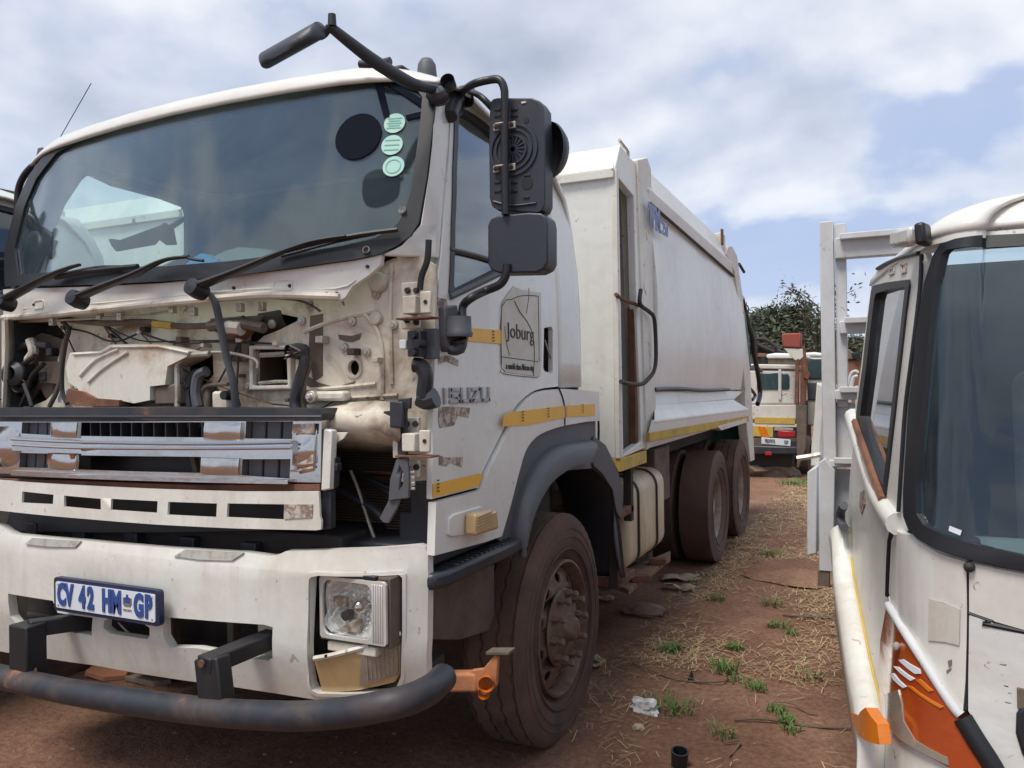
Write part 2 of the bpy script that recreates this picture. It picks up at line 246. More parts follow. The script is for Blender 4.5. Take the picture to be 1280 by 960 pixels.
# ------------------------------------------------------------------ mesh helpers
def catmull(pts, k=6):
    pts = [Vector(p) for p in pts]
    if len(pts) < 3: return pts
    out = []
    for i in range(len(pts)-1):
        p0 = pts[max(i-1, 0)]; p1 = pts[i]; p2 = pts[i+1]; p3 = pts[min(i+2, len(pts)-1)]
        for j in range(k):
            t = j/k
            out.append(0.5*((2*p1) + (-p0+p2)*t + (2*p0-5*p1+4*p2-p3)*t*t + (-p0+3*p1-3*p2+p3)*t**3))
    out.append(pts[-1]); return out
def cm(pts, k=4): return [(p.x, p.y) for p in catmull([(a[0], a[1], 0) for a in pts], k)]
class MB:
    def __init__(s): s.v = []; s.f = []
    def add(s, vs, fs):
        o = len(s.v); s.v += [tuple(v) for v in vs]; s.f += [tuple(i+o for i in f) for f in fs]; return s
    def bx(s, x0, x1, y0, y1, z0, z1):
        return s.add([(x, y, z) for z in (z0, z1) for y in (y0, y1) for x in (x0, x1)], [(0, 2, 3, 1), (4, 5, 7, 6), (0, 1, 5, 4), (2, 6, 7, 3), (0, 4, 6, 2), (1, 3, 7, 5)])
    def beam(s, a, b, w, h, upv=(0, 0, 1)):
        a = Vector(a); b = Vector(b); d = (b-a).normalized(); u = Vector(upv); x = d.cross(u).normalized(); u = x.cross(d)
        vs = []
        for p in (a, b):
            for sx_, sz_ in ((-1, -1), (1, -1), (1, 1), (-1, 1)): vs.append(p + x*sx_*w/2 + u*sz_*h/2)
        return s.add(vs, [(3, 2, 1, 0), (4, 5, 6, 7), (0, 1, 5, 4), (1, 2, 6, 5), (2, 3, 7, 6), (3, 0, 4, 7)])
    def tube(s, pts, r, n=8, k=6, flat=None):
        raw = [Vector(p) for p in pts]; P = catmull(raw, k) if k > 1 else raw
        m = len(P)
        rr = [r]*m if isinstance(r, (int, float)) else [np.interp(i/(m-1)*(len(r)-1), range(len(r)), r) for i in range(m)]
        t0 = (P[1]-P[0]).normalized(); ref = Vector((0, 0, 1)) if abs(t0.z) < 0.9 else Vector((1, 0, 0))
        u = t0.cross(ref).normalized(); vs = []; fs = []
        for i in range(m):
            t = (P[min(i+1, m-1)]-P[max(i-1, 0)]).normalized()
            u = (u - t*u.dot(t)).normalized(); w = t.cross(u)
            for j in range(n):
                a = 2*math.pi*j/n; k2 = flat if flat else 1.0
                vs.append(P[i] + (u*math.cos(a) + w*math.sin(a)*k2)*rr[i])
        for i in range(m-1):
            for j in range(n): fs.append((i*n+j, i*n+(j+1) % n, (i+1)*n+(j+1) % n, (i+1)*n+j))
        fs.append(tuple(range(n-1, -1, -1))); fs.append(tuple((m-1)*n+j for j in range(n)))
        return s.add(vs, fs)
    def prism(s, poly, vec):
        n = len(poly); vec = Vector(vec); vs = [Vector(p) for p in poly] + [Vector(p)+vec for p in poly]
        return s.add(vs, [tuple(range(n-1, -1, -1)), tuple(range(n, 2*n))] + [(i, (i+1) % n, n+(i+1) % n, n+i) for i in range(n)])
    def lathe(s, prof, c, axis, n=24, closed=False):
        ax = Vector(axis).normalized(); ref = Vector((0, 0, 1)) if abs(ax.z) < 0.9 else Vector((1, 0, 0))
        u = ax.cross(ref).normalized(); w = ax.cross(u); c = Vector(c); vs = []; fs = []; m = len(prof)
        for j in range(n):
            a = 2*math.pi*j/n
            for (r, h) in prof: vs.append(c + ax*h + (u*math.cos(a)+w*math.sin(a))*r)
        for j in range(n):
            for i in range(m-1 if not closed else m):
                i2 = (i+1) % m; j2 = (j+1) % n
                fs.append((j*m+i, j*m+i2, j2*m+i2, j2*m+i))
        return s.add(vs, fs)
    def loft(s, A, B, vec):
        n = len(A); vec = Vector(vec); vs = []
        for a, b in zip(A, B): vs += [Vector(a), Vector(b), Vector(b)+vec, Vector(a)+vec]
        fs = [(0, 1, 2, 3), tuple(4*(n-1)+i for i in (3, 2, 1, 0))]
        for i in range(n-1):
            for j in range(4): fs.append((4*i+j, 4*i+4+j, 4*i+4+(j+1) % 4, 4*i+(j+1) % 4))
        return s.add(vs, fs)
    def grid(s, P):
        h = len(P); w = len(P[0]); vs = [p for row in P for p in row]
        return s.add(vs, [(i*w+j, i*w+j+1, (i+1)*w+j+1, (i+1)*w+j) for i in range(h-1) for j in range(w-1)])
    def build(s, name, mat, parent=None, bevel=0.0, smooth=35, label=None, seg=2, solid=0.0, xf=None):
        me = bpy.data.meshes.new(name); me.from_pydata(s.v, [], s.f); me.validate()
        bm = bmesh.new(); bm.from_mesh(me); bmesh.ops.recalc_face_normals(bm, faces=bm.faces); bm.to_mesh(me); bm.free()
        return link(name, me, mat, parent, bevel, smooth, label, seg, solid)
def link(name, me, mat, parent=None, bevel=0.0, smooth=35, label=None, seg=2, solid=0.0):
    me.materials.append(M[mat] if isinstance(mat, str) else mat)
    if smooth:
        me.polygons.foreach_set('use_smooth', [True]*len(me.polygons)); me.set_sharp_from_angle(angle=R(smooth))
    o = bpy.data.objects.new(name, me); COL.objects.link(o)
    if parent is not None: o.parent = parent
    if label: o['label'] = label
    if solid:
        md = o.modifiers.new('solid', 'SOLIDIFY'); md.thickness = solid; md.offset = 0
    if bevel:
        md = o.modifiers.new('bevel', 'BEVEL'); md.width = bevel; md.segments = seg; md.limit_method = 'ANGLE'; md.angle_limit = R(32)
    return o
def sheet(outer, holes, thick, mapf, cu=(), cv=()):
    loops = [outer] + list(holes); co = [Vector((p[0], p[1], 0)) for l in loops for p in l]
    tris = tessellate_polygon([[Vector((p[0], p[1], 0)) for p in l] for l in loops])
    bm = bmesh.new(); vs = [bm.verts.new(c) for c in co]
    for t in tris:
        try: bm.faces.new([vs[i] for i in t])
        except ValueError: pass
    for axis, cuts in ((0, cu), (1, cv)):
        for q in cuts:
            pc = [0, 0, 0]; pc[axis] = q; pn = [0, 0, 0]; pn[axis] = 1
            bmesh.ops.bisect_plane(bm, geom=bm.verts[:]+bm.edges[:]+bm.faces[:], dist=1e-5, plane_co=pc, plane_no=pn)
    bm.verts.index_update()
    V = [(v.co.x, v.co.y) for v in bm.verts]; F = [tuple(v.index for v in f.verts) for f in bm.faces]
    E = [tuple(v.index for v in e.verts) for e in bm.edges if len(e.link_faces) == 1]
    bm.free(); n = len(V); mb = MB()
    mb.add([mapf(u, v, 0) for u, v in V] + [mapf(u, v, thick) for u, v in V],
           F + [tuple(n+i for i in reversed(f)) for f in F] + [(a, b, n+b, n+a) for a, b in E])
    return mb
def rrect(x0, x1, z0, z1, r, n=4):
    out = []
    for cx, cz, a0 in ((x1-r, z1-r, 0), (x0+r, z1-r, 90), (x0+r, z0+r, 180), (x1-r, z0+r, 270)):
        for i in range(n+1):
            a = R(a0+90*i/n); out.append((cx+r*math.cos(a), cz+r*math.sin(a)))
    return out
def circ(cx, cz, rx, rz=None, n=20):
    rz = rz or rx
    return [(cx+rx*math.cos(2*math.pi*i/n), cz+rz*math.sin(2*math.pi*i/n)) for i in range(n)]
def fr(a, b, st): return [a+st*i for i in range(int((b-a)/st)+1)]
def empty(name, loc, label, cat, group=None, rz=0):
    o = bpy.data.objects.new(name, None); COL.objects.link(o); o.location = loc; o.rotation_euler = (0, 0, rz); o.empty_display_size = 0.2
    tag(o, label, cat, group); return o
def tag(o, label=None, cat=None, group=None, kind=None):
    for k, v in (('label', label), ('category', cat), ('group', group), ('kind', kind)):
        if v: o[k] = v
    return o
def text(name, s, size, mat, parent, origin, X, Y, xs=1.0, bold=0.0, depth=0.001, centre=True, label=None):
    cu = bpy.data.curves.new('txt', 'FONT'); cu.body = s; cu.size = size; cu.extrude = depth; cu.offset = bold; cu.resolution_u = 3
    if centre: cu.align_x = 'CENTER'; cu.align_y = 'CENTER'
    ob = bpy.data.objects.new('txt', cu); COL.objects.link(ob)
    dg = bpy.context.evaluated_depsgraph_get(); me = bpy.data.meshes.new_from_object(ob.evaluated_get(dg))
    bpy.data.objects.remove(ob); bpy.data.curves.remove(cu)
    X = Vector(X).normalized(); Y = Vector(Y).normalized(); Z = X.cross(Y); o = Vector(origin)
    for v in me.vertices:
        c = v.co.copy(); v.co = o + X*c.x*xs + Y*c.y + Z*c.z
    me.materials.clear(); me.name = name
    return link(name, me, mat, parent, smooth=0, label=label)
def copy_tree(o, parent=None, skip=()):
    c = o.copy(); COL.objects.link(c)
    if parent is not None: c.parent = parent
    for ch in list(o.children):
        if ch.name.split('.')[0] in skip: continue
        copy_tree(ch, c, skip)
    return c
# ------------------------------------------------------------------ ground
def gh(x, y):
    h = -0.06 + 0.030*noise.noise((x*0.45, y*0.45, 1.0)) + 0.012*noise.noise((x*2.1, y*2.1, 5.0)) + 0.006*noise.noise((x*7, y*7, 2.0))
    return h
def build_ground():
    xs = np.concatenate([-np.geomspace(500, 9.2, 26), np.arange(-9, 6.01, 0.075), np.geomspace(6.2, 500, 26)])
    ys = np.concatenate([-np.geomspace(500, 2.2, 20), np.arange(-2, 13, 0.075), np.geomspace(13.2, 900, 36)])
    V = []
    for y in ys:
        for x in xs:
            near = -9 <= x <= 6 and -2 <= y <= 13
            V.append((x, y, gh(x, y) if near else -.06+(gh(x, y)+.06)*0.6))
    w = len(xs); F = [(i*w+j, i*w+j+1, (i+1)*w+j+1, (i+1)*w+j) for i in range(len(ys)-1) for j in range(w-1)]
    me = bpy.data.meshes.new('ground'); me.from_pydata(V, [], F)
    o = link('ground', me, 'ground', smooth=180); tag(o, 'bare red brown earth with straw between the parked trucks', None, None, 'structure')
build_ground()
# ------------------------------------------------------------------ garbage truck (local origin: ground under the front axle)
def corner(x, x0=1.0, w=.25, a=.10):
    e = max(0, (abs(x)-x0)/w); return a*e*e
def fB(x, z=.85, d=0): return -1.50+.09*x*x+corner(x)+max(0, z-.985)*.32+max(0, .72-z)*.25+d
def fG(x, d=0): return -1.47+.09*x*x+d
def fC(x, d=0): return -1.37+.10*x*x-.045*x+corner(x, .8, .4, .04)+d
def fF(x, d=0): return -1.255+.06*x*x-.03*x+d
def fW(x, z, d=0): return fC(x)+.005+(z-2.08)*.26+d
def sx(y, z):
    t = max(0, z-1.85); q = min(.15, max(0, y-.27))
    return 1.25-.14*t*t-.8*q*q
CU = fr(-1.2, 1.25, .1)
def mapB(d=0): return lambda u, v, w: (u, fB(u, v, d)+w, v)
def mapG(d=0): return lambda u, v, w: (u, fG(u, d)+w+.07*(v-1.3), v)
def mapC(d=0): return lambda u, v, w: (u, fC(u, d)+w, v)
def mapF(d=0): return lambda u, v, w: (u, fF(u, d)+w, v)
def mapW(d=0): return lambda u, v, w: (u, fW(u, v, d)+w, v)
def mapS(d=0, sgn=1, off=0): return lambda u, v, w: ((sx(u, v)+d-w)*sgn+off, u, v)
def mapX(x, d=0): return lambda u, v, w: (x+d-w, u, v)
def mapY(y): return lambda u, v, w: (u, y+w, v)
T = empty('garbage_truck', (-2.6207, 3.534, 0), 'white garbage compactor truck with its front panel missing and engine bay exposed', 'truck', 'garbage trucks parked side by side')
# --- windscreen
ws = [(-0.859, 2.083), (-0.531, 2.064), (-0.156, 2.043), (0.19, 2.028), (0.525, 2.017), (0.796, 2.028), (0.975, 2.04), (1.081, 2.058), (1.156, 2.089), (1.191, 2.133), (1.208, 2.206), (1.212, 2.331), (1.211, 2.524), (1.205, 2.621), (1.184, 2.65), (1.067, 2.688), (0.996, 2.688), (0.777, 2.695), (0.531, 2.71), (0.173, 2.721), (-0.205, 2.721), (-0.552, 2.715), (-0.762, 2.685), (-0.927, 2.585), (-1.015, 2.46), (-0.999, 2.256)]
CUV = fr(2.05, 2.7, .07)
sheet(ws, [], .006, mapW(.004), CU, CUV).build('windscreen', 'glass', T, smooth=60)
wo_ = [(-0.925, 2.068), (-0.518, 2.035), (-0.144, 2.009), (0.199, 1.997), (0.53, 1.993), (0.8, 2.008), (1.011, 2.025), (1.097, 2.041), (1.151, 2.067), (1.192, 2.102), (1.212, 2.147), (1.219, 2.31), (1.215, 2.584), (1.208, 2.649), (1.188, 2.662), (1.067, 2.694), (0.995, 2.697), (0.776, 2.705), (0.529, 2.721), (0.17, 2.732), (-0.209, 2.732), (-0.558, 2.728), (-0.8, 2.7), (-0.982, 2.604), (-1.098, 2.476), (-1.084, 2.261)]
wi_ = [(-0.806, 2.107), (-0.544, 2.093), (-0.165, 2.069), (0.183, 2.054), (0.517, 2.05), (0.79, 2.06), (0.97, 2.075), (1.076, 2.098), (1.135, 2.132), (1.163, 2.179), (1.174, 2.259), (1.175, 2.361), (1.174, 2.525), (1.17, 2.61), (1.154, 2.633), (1.069, 2.672), (0.998, 2.675), (0.78, 2.682), (0.534, 2.697), (0.177, 2.706), (-0.2, 2.705), (-0.532, 2.696), (-0.721, 2.661), (-0.869, 2.566), (-0.932, 2.438), (-0.925, 2.246)]
sheet(wo_, [wi_], .010, mapW(-.008), CU, CUV).build('windscreen_seal', 'black', T, .004)
for p in [(1.157, -1.234, 2.194), (1.056, -1.302, 2.057)]:
    MB().lathe([(.0, -.006), (.011, -.005), (.013, .0), (.013, .006)], p, (0, -1, .2), 12).build('seal_plug', 'bag', T)
# discs on the glass
def disc(name, px, r, mat, d, parent, label=None, rz=None):
    return sheet(circ(px[0], px[1], r, rz, 28), [], .002, mapW(d), CU).build(name, mat, parent, smooth=0, label=label)
disc('round_reflection', (0.96, 2.478), .083, 'matte', -.002, T, 'round dark reflection of the front mirror painted on the windscreen', .086)  # black disc paints the front mirror's reflection onto the glass
for (c, k) in zip([(1.084, 2.518), (1.086, 2.436), (1.101, 2.356)], range(3)):
    e = disc('licence_disc', c, .036, 'mint', -.001, T, ('mint disc with rows of fine print, top of three', 'mint disc with a central band of print, middle of three', 'mint disc with a ring and yellowish centre, lowest of three')[k], .037)
    if k == 2:
        sheet(circ(*c, .026, None, 24), [circ(*c, .023, None, 24)], .001, mapW(-.0025), CU).build('printed_ring', 'minty', e, smooth=0)
    else:
        pm = MB()
        for q in range(5):
            wd = .020 if q % 2 else .025
            zq = c[1]+.018-.009*q
            if k == 1 and q not in (0, 2, 4): continue
            pm.add(sheet([(c[0]-wd, zq-.002), (c[0]+wd, zq-.002), (c[0]+wd, zq+.002), (c[0]-wd, zq+.002)], [], .001, mapW(-.0025)).v, [(0, 1, 2, 3)])
        pm.build('printed_lines', 'minty', e, smooth=0)
# reflection of the mirror arms, painted as matte black strips on the glass
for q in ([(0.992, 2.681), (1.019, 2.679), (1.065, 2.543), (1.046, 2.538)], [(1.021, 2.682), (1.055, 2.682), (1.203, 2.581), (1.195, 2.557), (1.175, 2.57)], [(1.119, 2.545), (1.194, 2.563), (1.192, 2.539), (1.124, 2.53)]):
    sheet(q, [], .002, mapW(-.003), CU).build('arm_reflection_strip', 'matte', T, smooth=0)
# --- roof: profile swept across the cab
def roof():
    prof = [(-.004, 2.680), (-.002, 2.695), (.006, 2.715), (.025, 2.738), (.07, 2.757), (.2, 2.765)]
    rows = []
    XL, XR = -1.01, 1.215
    us = [-1, -.99, -.97, -.94, -.9, -.85, -.78, -.7, -.5, -.25, 0, .25, .5, .7, .78, .85, .9, .94, .97, .99, 1]
    def lowr(u):
        e = max(0, (abs(u)-.72)/.28); return e
    for k, (dy, z) in enumerate(prof):
        row = []
        for u in us:
            x = (XL+XR)/2 + u*(XR-XL)/2; e = lowr(u); zt = 2.68+(z-2.68)*(1-.6*e**2.2)-.02*e**2.2
            row.append((x, fW(x, 2.68)+dy*(1+.3*e)-.012+.01*e, zt))
        rows.append(row)
    for (y, z) in [(-.6, 2.772), (-.3, 2.768), (-.1, 2.748), (.05, 2.70), (.18, 2.60), (.27, 2.48), (.33, 2.34), (.355, 2.15), (.36, 1.9), (.36, 1.5)]:
        row = []
        for u in us:
            x = (XL+XR)/2 + u*(XR-XL)/2; e = lowr(u); k = .11 if z > 2.5 else .11*max(0, (z-1.9))/.6
            row.append((x, y - (.06*e**2 if z < 2.6 else .03*e*e), z-k*e**2.2))
        rows.append(row)
    return rows
MB().grid(roof()).build('cab_roof', 'white', T, smooth=60, solid=.012)
MB().lathe([(0, .065), (.022, .06), (.034, .04), (.038, 0), (.038, -.03)], (1.08, -.93, 2.765), (0, 0, 1), 16).build('marker_lamp', 'plastic2', T, smooth=60)
MB().bx(.93, 1.06, -1.07, -1.0, 2.742, 2.765).build('roof_bracket', 'black', T, .012)
MB().tube([(-1.064, -1.0, 2.609), (-0.664, -1.0, 3.01)], .002, 6, 1).lathe([(0, .02), (.008, .018), (.010, -.01)], (-1.064, -1.0, 2.609), (.4, 0, 1), 8).build('aerial', 'black', T)
MB().tube([(-0.999, -1.02, 2.673), (-1.045, -1.02, 2.675), (-1.117, -1.02, 2.634), (-1.16, -1.02, 2.57), (-1.168, -1.02, 2.47)], .016, 8, 5).build('mirror_arm', 'black', T, smooth=60)
MB().prism([(-1.271, -0.98, 2.472), (-1.228, -0.98, 2.492), (-1.144, -0.98, 2.491), (-1.159, -0.98, 2.336), (-1.196, -0.98, 2.269), (-1.282, -0.98, 2.26)], (0, .07, 0)).build('mirror_housing', 'mirror', T, .012)
# --- pillar between windscreen and door
MB().loft([(1.21, -1.088, 2.647), (1.22, -1.139, 2.432), (1.221, -1.171, 2.309), (1.215, -1.217, 2.14), (1.163, -1.256, 2.069), (1.105, -1.285, 2.037)], [(1.147, -0.878, 2.706), (1.196, -1.006, 2.471), (1.219, -1.079, 2.322), (1.237, -1.138, 2.152), (1.243, -1.161, 2.068), (1.245, -1.171, 2.034)], (0, .03, 0)).build('windscreen_pillar', 'white', T, .006)
# --- doors (near one and its mirror on the far side)
door = [(-0.856, 2.713), (-0.93, 2.584), (-1.06, 2.283), (-1.154, 1.987), (-1.192, 1.766), (-1.215, 1.497), (-1.228, 1.22), (-0.891, 1.218), (-0.863, 1.266)] + cm([(-0.863, 1.266), (-0.766, 1.345), (-0.647, 1.437), (-0.529, 1.517), (-0.343, 1.571), (-0.069, 1.586)])[1:-1] + [(-0.069, 1.586), (-0.06, 1.821), (-0.023, 2.162), (0.032, 2.479), (0.058, 2.663), (-0.035, 2.691), (-0.316, 2.704), (-0.615, 2.727), (-0.752, 2.729)]
win = [(-0.887, 2.627), (-0.916, 2.557), (-0.986, 2.387), (-1.05, 2.17), (-1.098, 1.924), (-1.083, 1.903), (-1.024, 1.917), (-0.542, 2.078), (-0.194, 2.183), (-0.168, 2.209), (-0.081, 2.513), (-0.063, 2.606), (-0.357, 2.627), (-0.608, 2.668), (-0.711, 2.673), (-0.819, 2.668)]
hand = [(-0.234, 1.848), (-0.148, 1.86), (-0.129, 1.847), (-0.136, 1.656), (-0.156, 1.645), (-0.232, 1.655), (-0.25, 1.669)]
CY = fr(-1.2, .5, .1); CZ = fr(1.9, 2.7, .1)
sheet(door, [win, hand], .022, mapS(.004), CY, CZ).build('door', 'white', T, .007)
D = bpy.data.objects['door']
winin = [(-0.853, 2.619), (-0.881, 2.567), (-0.953, 2.395), (-1.02, 2.176), (-1.062, 1.955), (-1.052, 1.937), (-1.01, 1.947), (-0.536, 2.108), (-0.243, 2.205), (-0.223, 2.244), (-0.155, 2.497), (-0.142, 2.583), (-0.371, 2.598), (-0.621, 2.64), (-0.71, 2.647), (-0.81, 2.645)]
sheet(win, [winin], .014, mapS(.008), CY, CZ).build('window_seal', 'black', D, .003)
sheet(win, [], .005, mapS(-.006), CY, CZ).build('door_window', 'sideglass', D, smooth=60)
MB().tube([(1.245, -1.069, 2.076), (1.244, -0.834, 2.083), (1.245, -0.546, 2.08)], .010, 6, 3).build('window_divider', 'black', D)
MB().tube([(1.256, -1.093, 1.907), (1.254, -0.855, 1.983), (1.249, -0.555, 2.079), (1.24, -0.226, 2.186)], .013, 6, 3).build('window_sill', 'plastic2', D)
sheet([(-0.261, 1.861), (-0.108, 1.877), (-0.098, 1.634), (-0.269, 1.648)], [], .01, mapS(-.05), ()).build('handle_recess', 'brownmetal', D)
MB().tube([(1.244, -0.203, 1.796), (1.244, -0.157, 1.743), (1.244, -0.12, 1.7)], .004, 5, 2).build('handle_rod', 'steel', D)
sheet([(-1.162, 2.013), (-0.917, 2.015), (-0.936, 1.631), (-1.183, 1.495)], [], .01, mapS(-.04), ()).build('door_inner', 'jamb', D)
sheet([(-0.962, 1.806), (-0.672, 1.813), (-0.674, 1.759), (-0.932, 1.758), (-0.963, 1.759)], [], .003, mapS(.009), CY).build('yellow_strip', 'yellow', D)
sheet([(-1.226, 1.27), (-0.889, 1.269), (-0.863, 1.26), (-0.897, 1.225), (-1.228, 1.225)], [], .003, mapS(.009), CY).build('yellow_strip', 'yellow', D)
# sign on the door
sg = [(-0.667, 1.925), (-0.636, 1.947), (-0.553, 2.0), (-0.474, 1.995), (-0.266, 2.002), (-0.276, 1.704), (-0.297, 1.63), (-0.648, 1.648), (-0.684, 1.664), (-0.686, 1.822)]
S0 = sheet(sg, [], .002, mapS(.008), CY).build('city_sticker', 'sign', D, smooth=0)
ln = MB()
ln.tube([(1.259, -0.688, 1.679), (1.259, -0.68, 1.904), (1.258, -0.579, 1.945), (1.257, -0.456, 1.973), (1.257, -0.308, 1.983)], .0015, 4, 2).tube([(1.256, -0.299, 1.984), (1.259, -0.306, 1.696)], .0015, 4, 1).tube([(1.259, -0.687, 1.708), (1.259, -0.324, 1.696)], .0015, 4, 1).tube([(1.259, -0.703, 1.657), (1.259, -0.652, 1.639), (1.259, -0.327, 1.626)], .0015, 4, 2)
ln.build('border_line', 'ink', S0)
ln = MB(); ln.tube([(1.258, -0.556, 1.94), (1.259, -0.503, 1.899), (1.259, -0.431, 1.863), (1.259, -0.373, 1.812), (1.259, -0.358, 1.737), (1.259, -0.371, 1.633)], .0022, 4, 3).tube([(1.255, -0.401, 2.009), (1.257, -0.406, 1.967), (1.259, -0.438, 1.897)], .0015, 4, 3).tube([(1.259, -0.654, 1.83), (1.259, -0.641, 1.767), (1.259, -0.612, 1.716)], .0015, 4, 2)
ln.build('crack', 'inkfaint', S0)
def sp(px, d=.0105): return px
def side_text(name, s, size, mat, parent, p, xs=1.0, bold=0.0, d=.0, slope=0.0, label=None):
    return text(name, s, size, mat, parent, p, (0, 1, slope), (0, 0, 1), xs, bold, .0012, True, label)
pj = [(1.26, -0.62, 1.787), (1.26, -0.518, 1.801), (1.26, -0.41, 1.79)]
# hand drawn letters of the city wordmark: strokes on the sticker
def strokes(name, lines, r, mat, parent):
    mb = MB()
    for l in lines: mb.tube(l, r, 5, 1, 1.0)
    return mb.build(name, mat, parent)
side_text('wordmark', 'Joburg', .088, 'ink', S0, (1.26, -0.497, 1.812), 1.18, -.0006, slope=-.02)
side_text('slogan', 'a world class African city', .037, 'ink', S0, (1.26, -0.51, 1.669), .74, .0, slope=-.02)
# maker's letters on the door
def block_letters(parent, lines_fn):
    pass
lt = [['I', [[(0, 0), (0, 1)]]], ['S', [[(1, 1), (0, 1), (0, .5), (1, .5), (1, 0), (0, 0)]]], ['U', [[(0, 1), (0, 0), (1, 0), (1, 1)]]], ['Z', [[(0, 1), (1, 1), (0, 0), (1, 0)]]], ['U', [[(0, 1), (0, 0), (1, 0), (1, 1)]]]]
p0, p1, ph = [(1.256, -1.143, 1.546), (1.256, -0.806, 1.537), (1.256, -1.137, 1.587)]
y0_, y1_, z0_, z1_ = p0[1], p1[1], (p0[2]+p1[2])/2, ph[2]-.004
cur = y0_; tot = y1_-y0_
wds = [.05, .165, .165, .165, .165]; gap = (1-sum(wds))/4
for (ch, ls), wd in zip(lt, wds):
    mb = MB(); w_ = wd*tot; th = .015
    for l in ls:
        for a, b in zip(l[:-1], l[1:]):
            A = Vector((1.25+.007, cur+a[0]*w_, z0_+a[1]*(z1_-z0_))); B = Vector((1.25+.007, cur+b[0]*w_, z0_+b[1]*(z1_-z0_)))
            dd = (B-A).normalized()*th*.5
            mb.beam(A-dd*.98, B+dd*.98, th*.9, .012, (1, 0, 0)) if ch != 'I' else mb.beam(A-dd, B+dd, th*.9, .012, (1, 0, 0))
    mb.build('door_letter', 'badge', D, .0015); cur += (wd+gap)*tot
# torn sticker remains
for q in ([(-1.177, 1.525), (-1.094, 1.525), (-0.952, 1.515), (-0.965, 1.48), (-1.049, 1.49), (-1.073, 1.457), (-1.174, 1.454), (-1.184, 1.482)], [(-1.181, 1.362), (-1.133, 1.35), (-1.012, 1.342), (-1.019, 1.305), (-1.1, 1.33), (-1.134, 1.32), (-1.182, 1.33)], [(-1.177, 1.897), (-1.117, 1.897), (-1.107, 1.873), (-1.173, 1.862)], [(-1.181, 1.766), (-1.143, 1.774), (-1.144, 1.724), (-1.183, 1.712)], [(-1.178, 1.696), (-1.1, 1.703), (-1.037, 1.688), (-1.038, 1.665), (-1.123, 1.681), (-1.178, 1.669)]):
    sheet(q, [], .0015, mapS(.006)).build('torn_sticker', 'glue_reflection_brown', D, smooth=0)
# far door: mirrored window frame seen from inside
def xf(poly, off=-.005): return poly
FO = .22
sheet([(-1.22, 1.05), (-1.22, 1.9), (-1.05, 2.74), (.25, 2.74), (.25, 1.05)], [[(-0.848, 2.63), (-0.813, 2.665), (-0.714, 2.68), (-0.231, 2.643), (-0.197, 2.622), (-0.186, 2.588), (-0.19, 2.36), (-0.347, 2.277), (-0.675, 2.222), (-1.014, 2.161), (-0.995, 2.353), (-0.935, 2.494)]], .03, mapX(-.94), ()).build('far_door', 'dash', T)
# --- rear side of the cab, white wheel-arch panel, yellow tape
sheet([(-0.049, 1.586), (0.382, 1.578)], [], .02, mapS(.004)) if False else None
CBY = fr(-.06, .36, .05)
def cab_rear():
    rows = []
    for z in (1.58, 1.7, 1.85, 2.0, 2.15, 2.3, 2.42, 2.52, 2.58, 2.63):
        y1 = .36 if z < 2.15 else (.355-(z-2.15)**2*.95)
        rows.append([(sx(y, z)+.002-(0.10*max(0, (y-.2)/.16)**2.5), y, z) for y in np.linspace(-.064+(0 if z < 2.2 else (z-2.2)*.0), y1, 9)])
    return rows
MB().grid(cab_rear()).build('cab_rear_panel', 'white', T, smooth=60, solid=.01)
arch_in = [(-1.233, 1.21), (-0.891, 1.209), (-0.85, 1.264)] + cm([(-0.85, 1.264), (-0.745, 1.346), (-0.625, 1.433), (-0.513, 1.51), (-0.335, 1.564), (-0.039, 1.574)])[1:] + [(0.519, 1.551), (0.525, 1.397), (0.262, 1.406)] + cm([(0.262, 1.406), (-0.046, 1.402), (-0.241, 1.391), (-0.376, 1.372), (-0.487, 1.326), (-0.562, 1.24), (-0.65, 1.115), (-0.734, 1.009)])[1:] + [(-0.877, 1.013), (-1.248, 1.037)]
sheet(arch_in, [], .03, mapS(.022), fr(-1.2, .5, .06)).build('wheel_arch_panel', 'white', T, .012)
sheet([(-0.707, 1.475), (-0.67, 1.483), (-0.625, 1.488), (-0.037, 1.496), (-0.039, 1.44), (-0.467, 1.428), (-0.716, 1.435)], [], .003, mapS(.026), fr(-1.2, .5, .06)).build('yellow_strip', 'yellow', T)
sheet([(-0.016, 1.495), (0.439, 1.49), (0.436, 1.431), (-0.018, 1.442)], [], .003, mapS(.026), fr(-1.2, .5, .06)).build('yellow_strip', 'yellow', T)
MB().tube([(1.274, -0.12, 1.582), (1.274, -0.071, 1.537), (1.274, -0.043, 1.477), (1.274, -0.046, 1.403)], .004, 5, 3).build('panel_seam', 'black', T)
# small print on the tape
for (p, dd) in (((1.262, -1.2, 1.259), 0), ((1.28, -0.533, 1.465), 0), ((1.28, -0.255, 1.47), 0), ((1.28, 0.193, 1.473), 0), ((1.262, -0.762, 1.783), 0)):
    mb = MB()
    for q in range(4): mb.bx(p[0]-.001, p[0]+.0012, p[1]-.006+.002*(q % 2), p[1]+.006, p[2]+.018-.012*q, p[2]+.023-.012*q)
    mb.build('tape_print', 'ink', T, smooth=0)
